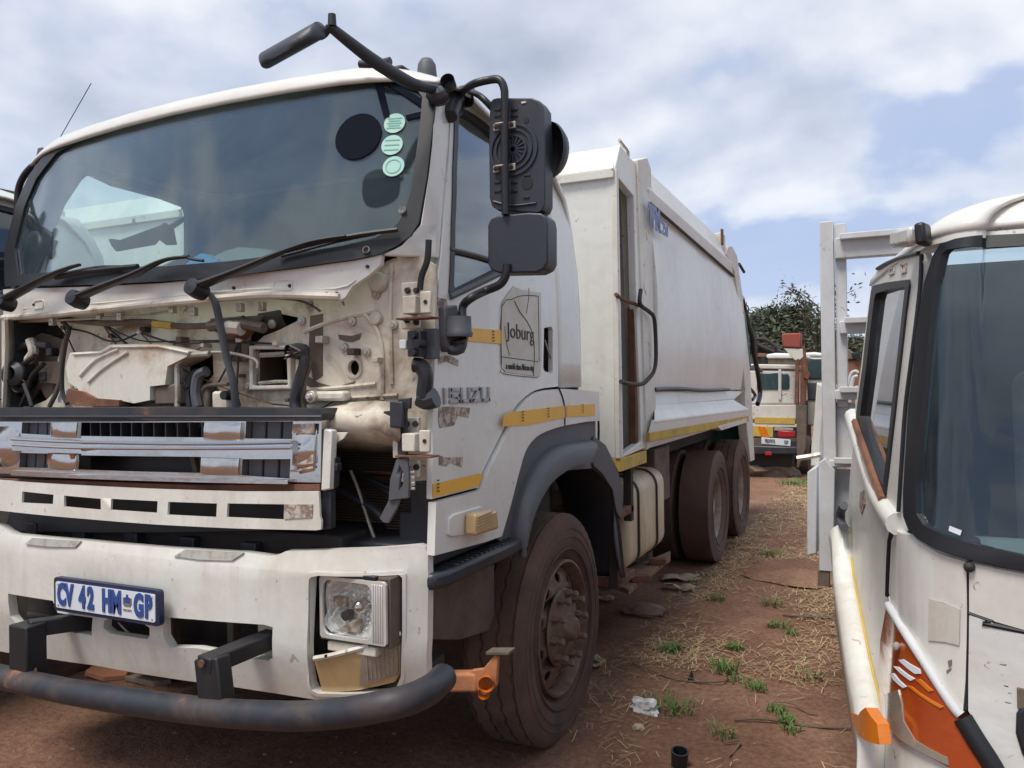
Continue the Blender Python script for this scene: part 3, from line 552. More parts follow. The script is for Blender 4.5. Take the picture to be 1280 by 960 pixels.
# indicator lamp
sheet([(-1.161, 1.146), (-1.121, 1.156), (-0.916, 1.154), (-0.904, 1.129), (-0.906, 1.064), (-0.919, 1.055), (-1.146, 1.081), (-1.168, 1.093)], [], .012, mapS(.030)).build('indicator_base', 'white', T, .004)
mb = MB(); q = [(1.28, -1.055, 1.15), (1.28, -0.893, 1.14), (1.28, -0.876, 1.066), (1.28, -1.063, 1.072)]
mb.prism([(1.282, a[1], a[2]) for a in q], (.05, 0, 0))
mb.build('indicator_lens', 'amber', T, .012, seg=3)
L = bpy.data.objects['indicator_lens']
q0, q1 = [(1.3, -1.087, 1.144), (1.3, -0.926, 1.134)]
for i in range(6): 
    z = q0[2]-.008-i*.0105
    MB().beam((1.333, q0[1]+.012, z), (1.333, q1[1]-.012, z+.003), .004, .004).build('lens_rib', 'amber', L)
# grey arch liner and protruding rubber fender
liner = [(0.525, 1.406)] + cm([(0.263, 1.414), (-0.046, 1.406), (-0.241, 1.395), (-0.385, 1.372), (-0.504, 1.32), (-0.578, 1.235), (-0.665, 1.111), (-0.748, 1.005)]) + cm([(-0.534, 0.907), (-0.465, 1.028), (-0.323, 1.145), (-0.054, 1.186), (0.514, 1.147)])
sheet(liner, [], .02, mapS(-.002), fr(-.9, .5, .08)).build('wheel_arch_liner', 'plastic2', T, .004)
oc = [(1.27, -0.601, 0.909), (1.27, -0.582, 1.015), (1.27, -0.522, 1.131), (1.27, -0.402, 1.23), (1.27, -0.237, 1.292), (1.27, -0.049, 1.313), (1.27, 0.359, 1.303)]
ic = [(1.31, -0.612, 0.904), (1.31, -0.569, 0.99), (1.31, -0.483, 1.087), (1.31, -0.331, 1.169), (1.31, -0.147, 1.205), (1.31, 0.043, 1.216), (1.31, 0.24, 1.209)]
def fender():
    A = catmull(oc, 5); B = catmull(ic, 5); rows = []
    for a, b in zip(A, B):
        a = Vector(a); b = Vector(b)
        rows.append([Vector((.98, a.y, a.z)), Vector((1.20, a.y, a.z)), Vector((1.262, a.y*.97+b.y*.03, a.z*.97+b.z*.03)), Vector((1.295, a.y*.85+b.y*.15, a.z*.85+b.z*.15)), Vector((1.312, a.y*.6+b.y*.4, a.z*.6+b.z*.4)), Vector((1.312, b.y, b.z)), Vector((1.29, b.y, b.z-.0))])
    return rows
MB().grid(fender()).build('front_fender', 'plastic2', T, smooth=60, solid=.012)
# mudguard behind the front wheel
mg = [(1.22, 0.485, 1.162), (1.22, 0.642, 1.112), (1.22, 0.779, 0.998), (1.22, 0.861, 0.86), (1.22, 0.928, 0.664), (1.22, 0.981, 0.457)]
rows = []
for a in catmull(mg, 4): rows.append([(.92, a[1]-.015, a[2]), (1.12, a[1], a[2]), (1.22, a[1], a[2]), (1.235, a[1]+.015, a[2])])
MB().grid(rows).build('mudguard', 'plastic', T, smooth=60, solid=.01)
MB().grid([[Vector(a)+Vector((.0, 0, 0)), Vector(a)+Vector((.008, -.04-.05*math.sin(i*.5), .006))] for i, a in enumerate(catmull(mg, 4))]).build('mudguard_lip', 'plastic2', T, smooth=60, solid=.008)
sheet([(0.447, 1.322), (0.644, 1.261), (0.869, 1.097), (0.955, 0.94), (0.917, 0.806), (0.828, 0.866), (0.76, 1.001), (0.582, 1.11), (0.44, 1.167)], [], .01, mapX(1.245)).build('torn_fender_flap', 'plastic2', T, .003)
MB().tube([(1.2, 0.586, 1.264), (1.2, 0.653, 1.259), (1.2, 0.66, 1.417)], .007, 6, 2).build('wire_hook', 'black', T)
# --- step and splash panel
st = MB(); st.prism([(1.0, -1.26, .92), (1.27, -1.26, .92), (1.30, -1.20, .925), (1.30, -.60, .925), (1.0, -.60, .92)], (0, 0, .055))
st.build('cab_step', 'plastic', T, .015)
STEP = bpy.data.objects['cab_step']
for i in range(14): MB().bx(1.235, 1.285, -1.12+i*.037, -1.105+i*.037, .974, .984).build('tread_bar', 'plastic', STEP, .002)
sheet([(-1.028, 0.89), (-0.496, 0.835), (-0.502, 0.62), (-0.549, 0.573), (-0.806, 0.609), (-1.034, 0.677)], [], .01, mapX(1.12)).build('splash_panel', 'brownmetal', T, .004)
MB().bx(.9, 1.235, -1.235, -.62, .985, 1.06).build('sill_box', 'plastic', T, .01)
# --- cowl panel below the windscreen
cw = [(-0.963, 2.057), (-0.53, 2.027), (-0.163, 2.006), (0.18, 1.994), (0.514, 1.996), (0.789, 2.007), (1.005, 2.024), (1.099, 2.039), (1.094, 2.007), (1.059, 1.976), (0.998, 1.937), (0.975, 1.903), (0.952, 1.89), (0.661, 1.912), (0.377, 1.909), (-0.166, 1.902), (-0.534, 1.901), (-0.969, 1.917)]
sheet(cw, [], .02, mapC(.0), CU).build('cowl_panel', 'white', T, .006)
CP = bpy.data.objects['cowl_panel']
MB().tube([(-0.962, -1.23, 1.93), (-0.53, -1.32, 1.914), (-0.162, -1.362, 1.915), (0.379, -1.375, 1.92), (0.662, -1.358, 1.923), (0.884, -1.332, 1.909), (0.954, -1.318, 1.904)], .013, 8, 3).build('cowl_lip', 'jamb', CP)
MB().tube([(-0.744, -1.279, 1.955), (-0.168, -1.358, 1.94), (0.375, -1.371, 1.944), (0.659, -1.354, 1.946), (0.94, -1.317, 1.932), (1.011, -1.3, 1.959)], .005, 6, 3).build('cowl_crease', 'white', CP)
for (x, y) in ((44,385), (292,360), (352,354), (428,352), (458,332), (420,367), (408,367)): pass
for p in [(-0.647, -1.302, 1.965), (0.534, -1.369, 1.955), (0.768, -1.349, 1.95), (1.053, -1.294, 2.002), (0.946, -1.321, 1.915), (0.909, -1.328, 1.916)]:
    MB().lathe([(0, -.002), (.006, -.002), (.006, .004)], p, (0, 1, 0), 10).build('bolt_hole', 'black', CP)
for p in [(0.734, 1.953), (0.534, 1.958), (-0.611, 1.963)]: sheet(rrect(p[0]-.035, p[0]+.045, p[1]-.018, p[1]+.02, .012), [rrect(p[0]-.031, p[0]+.041, p[1]-.014, p[1]+.016, .01)], .004, mapC(-.003), CU).build('pressed_tab', 'white', CP, .001)
for p in [(-0.526, -1.313, 1.887), (-0.21, -1.336, 1.897), (-0.085, -1.342, 1.887), (0.202, -1.349, 1.9), (0.311, -1.349, 1.885), (0.531, -1.344, 1.889), (0.628, -1.34, 1.887)]:
    MB().bx(p[0]-.012, p[0]+.012, p[1], p[1]+.02, p[2]-.016, p[2]+.014).lathe([(0, -.003), (.004, -.003), (.004, .0)], p, (0, 1, 0), 8).build('clip_tab', 'steel', CP, .003)
# --- wipers
def wiper(pts, rad, d=-.05):
    return MB().tube(pts, rad, 8, 5, .6)
w = wiper([(0.424, -1.454, 1.953), (0.499, -1.446, 1.971), (0.621, -1.428, 2.006), (0.759, -1.404, 2.051), (0.89, -1.377, 2.087), (1.006, -1.348, 2.1)], [.028, .026, .02, .014, .010, .008]).lathe([(0, -.04), (.03, -.035), (.034, 0), (.03, .03)], (0.441, -1.445, 1.947), (0, 1, -.3), 14).build('wiper', 'black', T)
MB().tube([(0.74, -1.379, 2.059), (0.902, -1.35, 2.088), (1.039, -1.312, 2.108), (1.16, -1.27, 2.12)], .008, 6, 3).tube([(0.755, -1.372, 2.047), (0.954, -1.331, 2.086), (1.087, -1.29, 2.108)], .004, 5, 3).build('wiper_blade', 'black', w)
w = wiper([(-0.21, -1.44, 1.951), (-0.081, -1.442, 1.98), (0.11, -1.439, 2.022), (0.262, -1.428, 2.067), (0.38, -1.425, 2.07)], [.028, .025, .019, .012, .010]).tube([(0.357, -1.425, 2.075), (0.398, -1.427, 2.06), (0.452, -1.428, 2.05)], .006, 6, 3).lathe([(0, -.04), (.03, -.035), (.034, 0), (.03, .03)], (-0.193, -1.432, 1.948), (0, 1, -.3), 14).build('wiper', 'black', T)
w = wiper([(-0.773, -1.35, 1.985), (-0.603, -1.372, 2.02), (-0.431, -1.388, 2.059), (-0.298, -1.397, 2.083), (-0.225, -1.402, 2.09)], [.028, .025, .019, .012, .010]).lathe([(0, -.04), (.03, -.035), (.034, 0), (.03, .03)], (-0.759, -1.346, 1.974), (0, 1, -.3), 14).build('wiper', 'black', T)
MB().tube([(-0.414, -1.365, 2.057), (-0.196, -1.386, 2.065), (0.098, -1.404, 2.06)], .010, 6, 3).tube([(-0.39, -1.354, 2.073), (-0.165, -1.375, 2.08), (-0.017, -1.387, 2.07)], .005, 5, 3).build('wiper_blade', 'black', w)
# --- firewall with openings
fwp = [(-1.098, 1.939), (-0.32, 1.929), (0.456, 1.936), (0.894, 1.918), (1.039, 2.015), (1.131, 2.043), (1.202, 2.043), (1.263, 2.002), (1.254, 1.765), (1.238, 1.28), (1.119, 1.271), (1.112, 1.386), (1.114, 1.523), (0.936, 1.535), (0.559, 1.466), (-1.112, 1.447)]
rec = [(-1.052, 1.914), (-0.644, 1.899), (-0.561, 1.84), (-0.624, 1.732), (-0.602, 1.62), (-0.715, 1.558), (-0.834, 1.53), (-1.063, 1.529)]
sq = [(0.535, 1.74), (0.686, 1.735), (0.69, 1.608), (0.533, 1.607)]
rh = circ(*(0.948, 1.664), .022, .027)
ph_ = [(0.213, 1.728), (0.319, 1.728), (0.322, 1.652), (0.277, 1.616), (0.203, 1.623), (0.178, 1.673)]
uh = [(0.522, 1.855), (0.621, 1.871), (0.736, 1.846), (0.637, 1.809), (0.565, 1.789), (0.498, 1.744), (0.491, 1.797)]
sheet(fwp, [rec, sq, rh, ph_, uh], .012, mapF(0), CU).build('firewall', 'beige', T, .004)
FWL = bpy.data.objects['firewall']
MB().bx(-1.15, 1.16, -1.04, -1.03, 1.35, 2.1).build('bulkhead', 'brownmetal', T)
sheet(rrect(rh[0][0]-.022-.032, rh[0][0]-.022+.032, rh[5][1]-.027-.037, rh[5][1]-.027+.037, .03), [rh], .006, mapF(-.006), ()).build('hole_collar', 'jamb', FWL, .002)
# square air duct
a = [(0.52, 1.755), (0.703, 1.749), (0.708, 1.591), (0.517, 1.59)]
sheet(a, [sq], .03, mapF(-.03), ()).build('air_duct', 'jamb', FWL, .006)
i0 = sq
for (u, v) in ((0, 1), (1, 2), (2, 3), (3, 0)):
    A = i0[u]; B = i0[v]
    MB().prism([(A[0], fF(A[0])+.0, A[1]), (B[0], fF(B[0])+.0, B[1]), (B[0]*.97+.3*.03, fF(B[0])+.14, B[1]*.98+1.7*.02), (A[0]*.97+.3*.03, fF(A[0])+.14, A[1]*.98+1.7*.02)], (0, .004, .003)).build('duct_wall', 'brownmetal', FWL)
MB().tube([(0.558, -1.263, 1.718), (0.627, -1.26, 1.719), (0.686, -1.257, 1.721)], .010, 6, 1).build('flap_rod', 'steel', FWL)
MB().tube([(0.549, -1.263, 1.616), (0.625, -1.26, 1.621), (0.695, -1.257, 1.62)], .007, 6, 1).build('flap_rod', 'steel', FWL)
# pressed ribs and seams in the panel
for pts in ([(0.99, -1.228, 1.852), (1.037, -1.224, 1.8), (1.06, -1.221, 1.716), (1.057, -1.222, 1.551)], [(0.715, -1.248, 1.726), (0.712, -1.248, 1.553)], [(0.726, -1.247, 1.588), (0.907, -1.235, 1.597), (1.034, -1.224, 1.607)], [(0.726, -1.247, 1.553), (0.906, -1.235, 1.558), (1.116, -1.216, 1.567)], [(0.744, -1.246, 1.797), (0.878, -1.237, 1.834), (1.038, -1.224, 1.861)], [(-0.267, -1.245, 1.821), (-0.166, -1.25, 1.855), (-0.0, -1.257, 1.867)], [(-0.191, -1.249, 1.844), (-0.268, -1.245, 1.788), (-0.356, -1.239, 1.824)], [(1.101, -1.217, 2.017), (1.093, -1.218, 1.853), (1.095, -1.218, 1.606)]):
    MB().tube(pts, .008, 6, 5).build('pressed_rib', 'beige', FWL)
for p in [(0.736, -1.249, 1.837), (0.767, -1.247, 1.901), (1.04, -1.225, 1.916), (0.91, -1.237, 1.737), (0.999, -1.229, 1.718), (0.605, -1.255, 1.831), (1.105, -1.219, 1.808), (0.495, -1.259, 1.605), (0.944, -1.234, 1.826), (0.458, -1.26, 1.852)]:
    MB().lathe([(0, -.010), (.008, -.010), (.010, -.006), (.016, -.005), (.017, .004)], p, (0, 1, 0), 10).build('bolt', 'steel', FWL)
MB().lathe([(0, -.014), (.03, -.012), (.036, -.004), (.037, .006)], (1.05, -1.23, 1.956), (0, 1, 0), 16).build('round_boss', 'jamb', FWL, .002)
MB().lathe([(0, -.012), (.022, -.010), (.026, .0), (.027, .006)], (1.038, -1.225, 1.833), (0, 1, 0), 16).build('round_boss', 'jamb', FWL, .002)
# peeling patches
for q in ([(0.885, 1.783), (0.94, 1.776), (0.979, 1.785), (0.972, 1.763), (0.94, 1.753), (0.914, 1.757), (0.888, 1.766)], [(0.756, 1.639), (0.8, 1.615), (0.873, 1.597), (0.954, 1.619), (0.937, 1.591), (0.806, 1.581), (0.752, 1.605)], [(0.77, 1.853), (0.824, 1.859), (0.82, 1.638), (0.78, 1.616), (0.761, 1.725)]):
    sheet(q, [], .0012, mapF(-.0012), CU).build('grime_patch', 'brownmetal', FWL, smooth=0)
# heater housing
hh = [(-0.363, 1.752), (-0.17, 1.752), (-0.116, 1.775), (0.026, 1.773), (0.148, 1.769), (0.311, 1.737), (0.303, 1.717), (0.205, 1.684), (0.191, 1.615), (0.111, 1.61), (0.11, 1.558), (0.022, 1.546), (-0.069, 1.559), (-0.289, 1.566), (-0.314, 1.605), (-0.377, 1.632), (-0.392, 1.691)]
sheet(hh, [], .11, mapF(-.11), CU).build('heater_housing', 'housing', T, .022, seg=3)
HH = bpy.data.objects['heater_housing']
MB().tube([(-0.335, -1.35, 1.744), (-0.154, -1.361, 1.745), (-0.096, -1.364, 1.765), (0.162, -1.37, 1.759), (0.316, -1.37, 1.731)], .006, 6, 1).build('housing_flange', 'housing', HH)
for pts in ([(-0.294, -1.354, 1.656), (-0.192, -1.36, 1.718), (-0.058, -1.366, 1.754)], [(-0.243, -1.357, 1.63), (-0.144, -1.362, 1.685), (-0.003, -1.368, 1.743)]): MB().tube(pts, .006, 6, 3).build('moulded_rib', 'housing', HH)
sheet([(-0.358, 1.606), (-0.26, 1.592), (-0.185, 1.566), (-0.043, 1.559), (-0.044, 1.535), (-0.307, 1.535), (-0.37, 1.56)], [], .05, mapF(-.125), CU).build('stained_base', 'rust', HH, .012)
sheet([(0.119, 1.607), (0.245, 1.623), (0.251, 1.54), (0.118, 1.537)], [], .05, mapF(-.10), CU).build('lower_duct', 'brownmetal', HH, .012)
# pipes and hoses
def hose(name, pts, r, mat, parent=FWL, n=8): return MB().tube(pts, r, n, 6).build(name, mat, parent)
hose('pipe', [(0.232, -1.349, 1.534), (0.234, -1.349, 1.647), (0.239, -1.349, 1.692), (0.292, -1.349, 1.72), (0.394, -1.348, 1.726)], .011, 'steel')
hose('pipe', [(0.325, -1.318, 1.732), (0.452, -1.316, 1.729), (0.573, -1.312, 1.702), (0.587, -1.312, 1.67)], .006, 'steel')
hose('heater_hose', [(0.297, -1.309, 1.658), (0.264, -1.309, 1.641), (0.247, -1.309, 1.587), (0.254, -1.309, 1.533)], .020, 'plastic')
hose('heater_hose', [(0.357, -1.328, 1.663), (0.318, -1.328, 1.646), (0.305, -1.329, 1.587), (0.315, -1.328, 1.533)], .020, 'plastic2')
hose('heater_hose', [(0.241, -1.319, 1.542), (0.225, -1.319, 1.587), (0.258, -1.319, 1.617)], .018, 'dark')
hose('hose', [(0.314, -1.319, 1.572), (0.346, -1.318, 1.607), (0.45, -1.316, 1.614)], .008, 'brownmetal')
MB().bx(*(lambda p: (p[0]-.03, p[0]+.05, p[1], p[1]+.06, p[2]-.05, p[2]+.02))((0.439, -1.357, 1.569))).build('valve_block', 'jamb', FWL, .01)
MB().bx(*(lambda p: (p[0]-.06, p[0]+.03, p[1], p[1]+.06, p[2]-.05, p[2]+.04))((0.322, -1.318, 1.566))).build('valve_block', 'brownmetal', FWL, .01)
MB().lathe([(0, -.02), (.016, -.02), (.018, .02)], (0.493, -1.365, 1.574), (0, 1, 0), 12).build('valve_stub', 'black', FWL)
# harness along the top
hose('wiring_harness', [(-0.521, -1.273, 1.903), (-0.226, -1.295, 1.868), (0.012, -1.305, 1.863), (0.227, -1.309, 1.835), (0.425, -1.307, 1.836), (0.519, -1.304, 1.852)], .012, 'brownmetal')
hose('yellow_tape', [(0.072, -1.309, 1.851), (0.124, -1.31, 1.846), (0.171, -1.31, 1.84)], .015, 'yellow2')
hose('wiring_harness', [(-0.55, -1.295, 1.893), (-0.345, -1.313, 1.889), (-0.095, -1.327, 1.886), (0.043, -1.331, 1.885), (0.185, -1.333, 1.893)], .005, 'steel')
hose('wire', [(-0.488, -1.286, 1.887), (-0.444, -1.29, 1.852), (-0.468, -1.288, 1.793), (-0.493, -1.286, 1.693), (-0.495, -1.285, 1.593), (-0.462, -1.288, 1.543)], .009, 'dark')
hose('wiper_link', [(0.376, -1.328, 1.828), (0.519, -1.324, 1.83), (0.626, -1.32, 1.812)], .020, 'brownmetal')
hose('wiper_link', [(0.473, -1.336, 1.82), (0.535, -1.334, 1.812)], .026, 'jamb')
MB().lathe([(0, -.03), (.03, -.03), (.034, .03)], (0.502, -1.315, 1.811), (0, 1, 0), 14).build('link_pivot', 'rust', FWL, .004)
sheet([(0.336, 1.862), (0.593, 1.862), (0.563, 1.834), (0.526, 1.789), (0.509, 1.696), (0.419, 1.698), (0.405, 1.793), (0.335, 1.82)], [], .015, mapF(-.03), CU).build('wiper_bracket', 'brownmetal', FWL, .005)
MB().lathe([(.0, -.05), (.035, -.05), (.05, -.02), (.055, .08)], (0.561, -1.213, 1.844), (1, .2, .25), 16).build('wiper_motor', 'dark', FWL, smooth=50)
# hanging strap, loose trim
MB().tube([(0.426, -1.397, 1.953), (0.47, -1.396, 1.911), (0.497, -1.395, 1.813), (0.524, -1.394, 1.699), (0.551, -1.393, 1.614), (0.56, -1.393, 1.524)], .020, 6, 6, .3).build('hanging_strap', 'plastic2', T)
MB().tube([(0.661, -1.336, 1.916), (0.775, -1.325, 1.902), (0.832, -1.318, 1.883), (0.868, -1.313, 1.86)], .010, 6, 6, .4).build('loose_trim_strip', 'plastic2', T)
# hose with plug beside the duct
hose('plug_hose', [(0.774, -1.302, 1.722), (0.787, -1.301, 1.688), (0.766, -1.303, 1.624), (0.745, -1.304, 1.554), (0.751, -1.304, 1.521)], .018, 'plastic')
hose('plug_hose', [(0.772, -1.282, 1.723), (0.791, -1.281, 1.677), (0.77, -1.282, 1.627), (0.763, -1.283, 1.554), (0.769, -1.283, 1.52)], .012, 'brownmetal')
MB().lathe([(0, -.028), (.018, -.03), (.026, -.02), (.030, .01), (.022, .05)], (0.771, -1.302, 1.725), (-.35, -1, 0), 14).build('plug', 'plastic', FWL, .003)
for k in range(5):
    p = (0.795, -1.331, 1.724)
    MB().tube([p, (p[0]-.02-.006*k, p[1]-.03, p[2]+.02-.012*k)], .003, 4, 1).build('cut_wire', ('steel', 'black', 'rust', 'jamb', 'black')[k], FWL)
# lower boss with nut on the right of the grille top
MB().bx(*(lambda p: (p[0]-.01, p[0]+.14, p[1], p[1]+.05, p[2]-.012, p[2]+.022))((0.804, -1.29, 1.562))).build('mount_arm', 'jamb', FWL, .01)
MB().lathe([(0, -.03), (.010, -.03), (.012, -.015), (.022, -.014), (.024, .01)], (0.814, -1.29, 1.565), (0, 1, 0), 12).build('mount_nut', 'steel', FWL, .002)
# wiper/blower machinery inside the left recess
MB().lathe([(0, -.06), (.05, -.06), (.058, -.04), (.058, .10), (.03, .12)], (-0.913, -1.148, 1.667), (.3, -1, .1), 18).build('blower_motor', 'plastic', FWL, .004, smooth=50)
MB().lathe([(0, -.02), (.03, -.02), (.032, .03)], (-0.858, -1.215, 1.623), (.3, -1, .1), 14).build('motor_cap', 'brownmetal', FWL, .003)
sheet([(-1.025, 1.817), (-0.825, 1.862), (-0.622, 1.818), (-0.661, 1.715), (-0.737, 1.692), (-0.651, 1.628), (-0.793, 1.558), (-0.845, 1.609), (-0.916, 1.558), (-1.015, 1.632)], [], .015, mapF(.045), CU).build('motor_plate', 'brownmetal', FWL, .004)
sheet([(-0.758, 1.728), (-0.596, 1.724), (-0.61, 1.627), (-0.747, 1.636)], [], .03, mapF(-.01), CU).build('relay_box', 'brownmetal', FWL, .006)
hose('hose', [(-1.007, -1.184, 1.559), (-0.974, -1.189, 1.668), (-0.86, -1.205, 1.72), (-0.765, -1.217, 1.753)], .012, 'dark'); hose('hose', [(-0.855, -1.226, 1.531), (-0.799, -1.233, 1.595), (-0.758, -1.238, 1.664), (-0.662, -1.249, 1.715)], .010, 'black'); hose('hose', [(-0.744, -1.25, 1.532), (-0.768, -1.247, 1.574), (-0.807, -1.242, 1.63)], .009, 'plastic')
hose('hose', [(-0.615, -1.259, 1.532), (-0.541, -1.266, 1.627), (-0.515, -1.269, 1.761), (-0.479, -1.272, 1.827)], .010, 'brownmetal'); hose('hose', [(-0.821, -1.2, 1.826), (-0.796, -1.203, 1.772), (-0.837, -1.198, 1.737)], .022, 'jamb')
hose('hose', [(-0.967, -1.17, 1.778), (-0.867, -1.184, 1.81), (-0.696, -1.205, 1.797)], .014, 'plastic2')
for (p, s_) in zip([(-0.716, -1.223, 1.664), (-0.902, -1.199, 1.696), (-0.663, -1.229, 1.767), (-0.962, -1.191, 1.595)], (.022, .02, .018, .024)): MB().bx(p[0]-s_, p[0]+s_, p[1], p[1]+.04, p[2]-s_, p[2]+s_).build('connector', 'plastic', FWL, .005)
rgw = random.Random(21)
WR = [(-0.525, -1.253, 1.864), (-0.264, -1.273, 1.871), (-0.036, -1.284, 1.823), (0.184, -1.288, 1.786), (0.306, -1.289, 1.761), (0.481, -1.286, 1.776), (0.644, -1.279, 1.756), (0.832, -1.268, 1.764), (0.96, -1.259, 1.718), (1.053, -1.25, 1.688), (-0.365, -1.266, 1.542), (-0.113, -1.281, 1.532), (0.093, -1.287, 1.532), (0.282, -1.289, 1.535), (0.477, -1.286, 1.538), (0.623, -1.28, 1.54), (0.894, -1.264, 1.553), (1.036, -1.252, 1.579)]
for k in range(16):
    a_, b_ = rgw.sample(WR, 2)
    if abs(a_[0]-b_[0]) > .8: continue
    m1 = [a_[i]+(b_[i]-a_[i])*.35 for i in range(3)]; m2 = [a_[i]+(b_[i]-a_[i])*.7 for i in range(3)]
    m1[2] -= rgw.uniform(.0, .06); m2[2] -= rgw.uniform(0, .06); m1[1] -= .015; m2[1] -= .01
    MB().tube([a_, m1, m2, b_], rgw.choice((.003, .004, .0055)), 5, 5).build('wire', rgw.choice(('black', 'dark', 'plastic', 'brownmetal', 'rust')), FWL)
for p in WR[:12] + [(-0.218, -1.266, 1.818), (-0.025, -1.274, 1.835), (0.685, -1.267, 1.554), (0.469, -1.276, 1.644)]:
    s_ = rgw.uniform(.007, .014)
    MB().bx(p[0]-s_, p[0]+s_*1.3, p[1]-.012, p[1]+.03, p[2]-s_*.8, p[2]+s_).build('cable_clip', rgw.choice(('steel', 'jamb', 'brownmetal', 'dark')), FWL, .003)
sheet([(-0.578, 1.6), (-0.519, 1.599), (-0.521, 1.548), (-0.579, 1.548)], [], .02, mapF(-.03), ()).build('data_plate', 'platewhite', FWL, .002)
# --- left edge of the opening
MB().loft([(-0.88, -1.282, 1.919), (-0.87, -1.284, 1.806), (-0.887, -1.281, 1.666), (-0.906, -1.279, 1.49)], [(-0.942, -1.213, 1.92), (-0.938, -1.214, 1.812), (-0.957, -1.211, 1.668), (-0.969, -1.21, 1.487)], (0, .02, 0)).build('edge_panel', 'jamb', T, .004)
# --- right corner: hinges, latch, boot, bracket
def blk(name, px0, mat, w, dpt, h, d=-.05, bev=.004, parent=FWL): 
    p = px0; return MB().bx(p[0]-w/2, p[0]+w/2, p[1]-dpt, p[1], p[2]-h/2, p[2]+h/2).build(name, mat, parent, bev)
for y in (0, 1):
    pts = ([(1.188, -1.226, 1.917), (1.187, -1.226, 1.818)], [(1.182, -1.227, 1.464), (1.179, -1.227, 1.321)])[y]
    blk('hinge_plate', pts[0], 'jamb', .066, .020, .058); blk('hinge_plate', pts[1], 'jamb', .066, .020, .058)
    bp = ([(1.183, -1.252, 1.918), (1.215, -1.248, 1.916), (1.178, -1.252, 1.819), (1.213, -1.248, 1.81)], [(1.173, -1.253, 1.471), (1.205, -1.249, 1.471), (1.171, -1.253, 1.326), (1.206, -1.249, 1.327)])[y]
    for b in bp: MB().lathe([(0, -.008), (.008, -.008), (.012, .004)], b, (0, 1, 0), 6).build('hinge_bolt', 'dark', FWL)
    hp = ((1.234, -1.251, 1.864), (1.224, -1.252, 1.413))[y]
    blk('hinge_knuckle', (hp[0]-.015, hp[1], hp[2]), 'jamb', .05, .05, .06)
    blk('hinge_leaf', (hp[0]+.045, hp[1]-.035, hp[2]+.005), 'jamb', .04, .012, .072)
    MB().lathe([(0, -.002), (.007, -.002), (.007, .003)], (hp[0]+.047, hp[1]-.048, hp[2]+.006), (0, 1, 0), 10).build('hinge_hole', 'black', FWL)
    MB().bx(hp[0]-.06, hp[0]+.075, hp[1]-.06, hp[1]+.0, hp[2]-.048, hp[2]-.042).build('hinge_shelf', 'rust', FWL, .001)
lp = (1.229, -1.241, 1.737)
blk('door_check', lp, 'plastic', .05, .05, .085); blk('door_check_plate', (lp[0]+.035, lp[1]+.02, lp[2]), 'plastic2', .05, .03, .10)
for k in range(3): MB().lathe([(0, -.02), (.013, -.02), (.016, .02)], (lp[0]+.005+.02*(k % 2), lp[1]-.05, lp[2]+.028-.028*k), (0, 1, 0), 10).build('check_roller', 'black', FWL)
blk('white_connector', (1.18, -1.252, 1.736), 'platewhite', .028, .03, .032)
hose('rubber_boot', [(1.214, -1.263, 1.668), (1.237, -1.26, 1.662), (1.253, -1.258, 1.63), (1.247, -1.259, 1.578), (1.247, -1.259, 1.559)], .026, 'black', n=10)
hose('rubber_boot', [(1.229, -1.251, 1.562), (1.252, -1.248, 1.551), (1.284, -1.245, 1.559)], .034, 'plastic', n=10)
hose('cable', [(1.263, -1.242, 2.081), (1.257, -1.243, 2.015), (1.236, -1.245, 1.963), (1.229, -1.246, 1.918)], .011, 'black')
blk('white_connector', (1.19, -1.251, 1.284), 'jamb', .03, .03, .04)
for k in range(4): blk('connector_clip', (lambda p: (p[0], p[1]-.002, p[2]-k*.018))((1.214, -1.283, 1.315)), 'steel', .022, .008, .008, bev=.001)
jm = [(1.153, 2.114), (1.206, 2.11), (1.194, 1.773), (1.175, 1.223), (1.133, 1.263), (1.135, 1.604)]
sheet(jm, [], .02, mapY(-1.09)).build('door_jamb', 'jamb', T, .003)
blk('black_bracket', (1.171, -1.298, 1.505), 'plastic', .05, .015, .085, parent=T)
sheet([(1.163, 1.555), (1.209, 1.56), (1.206, 1.523), (1.194, 1.523), (1.191, 1.505), (1.192, 1.359), (1.163, 1.356), (1.162, 1.481), (1.106, 1.483), (1.109, 1.515), (1.162, 1.518)], [], .014, mapF(-.08)).build('black_bracket', 'plastic', T, .003)
MB().beam((1.142, -1.271, 1.477), (1.143, -1.271, 1.359), .012, .02).build('white_strip', 'jamb', T, .002)
sheet([(1.166, 1.358), (1.207, 1.364), (1.211, 1.291), (1.21, 1.231), (1.179, 1.227), (1.135, 1.22), (1.142, 1.289)], [[(1.18, 1.295), (1.186, 1.322), (1.191, 1.311), (1.188, 1.274), (1.176, 1.258)]], .012, mapF(-.10)).build('torn_rubber_flap', 'plastic2', T, .003)
sheet([(1.132, 1.224), (1.173, 1.225), (1.16, 1.193), (1.13, 1.144), (1.107, 1.146), (1.095, 1.159)], [], .01, mapF(-.09)).build('torn_rubber_flap', 'plastic2', T, .003)
# dark post behind the flap
sheet([(1.092, 1.277), (1.19, 1.252), (1.176, 1.017), (1.048, 1.007), (1.05, 1.15), (1.097, 1.152)], [], .05, mapY(-1.12)).build('corner_post', 'plastic', T, .008)
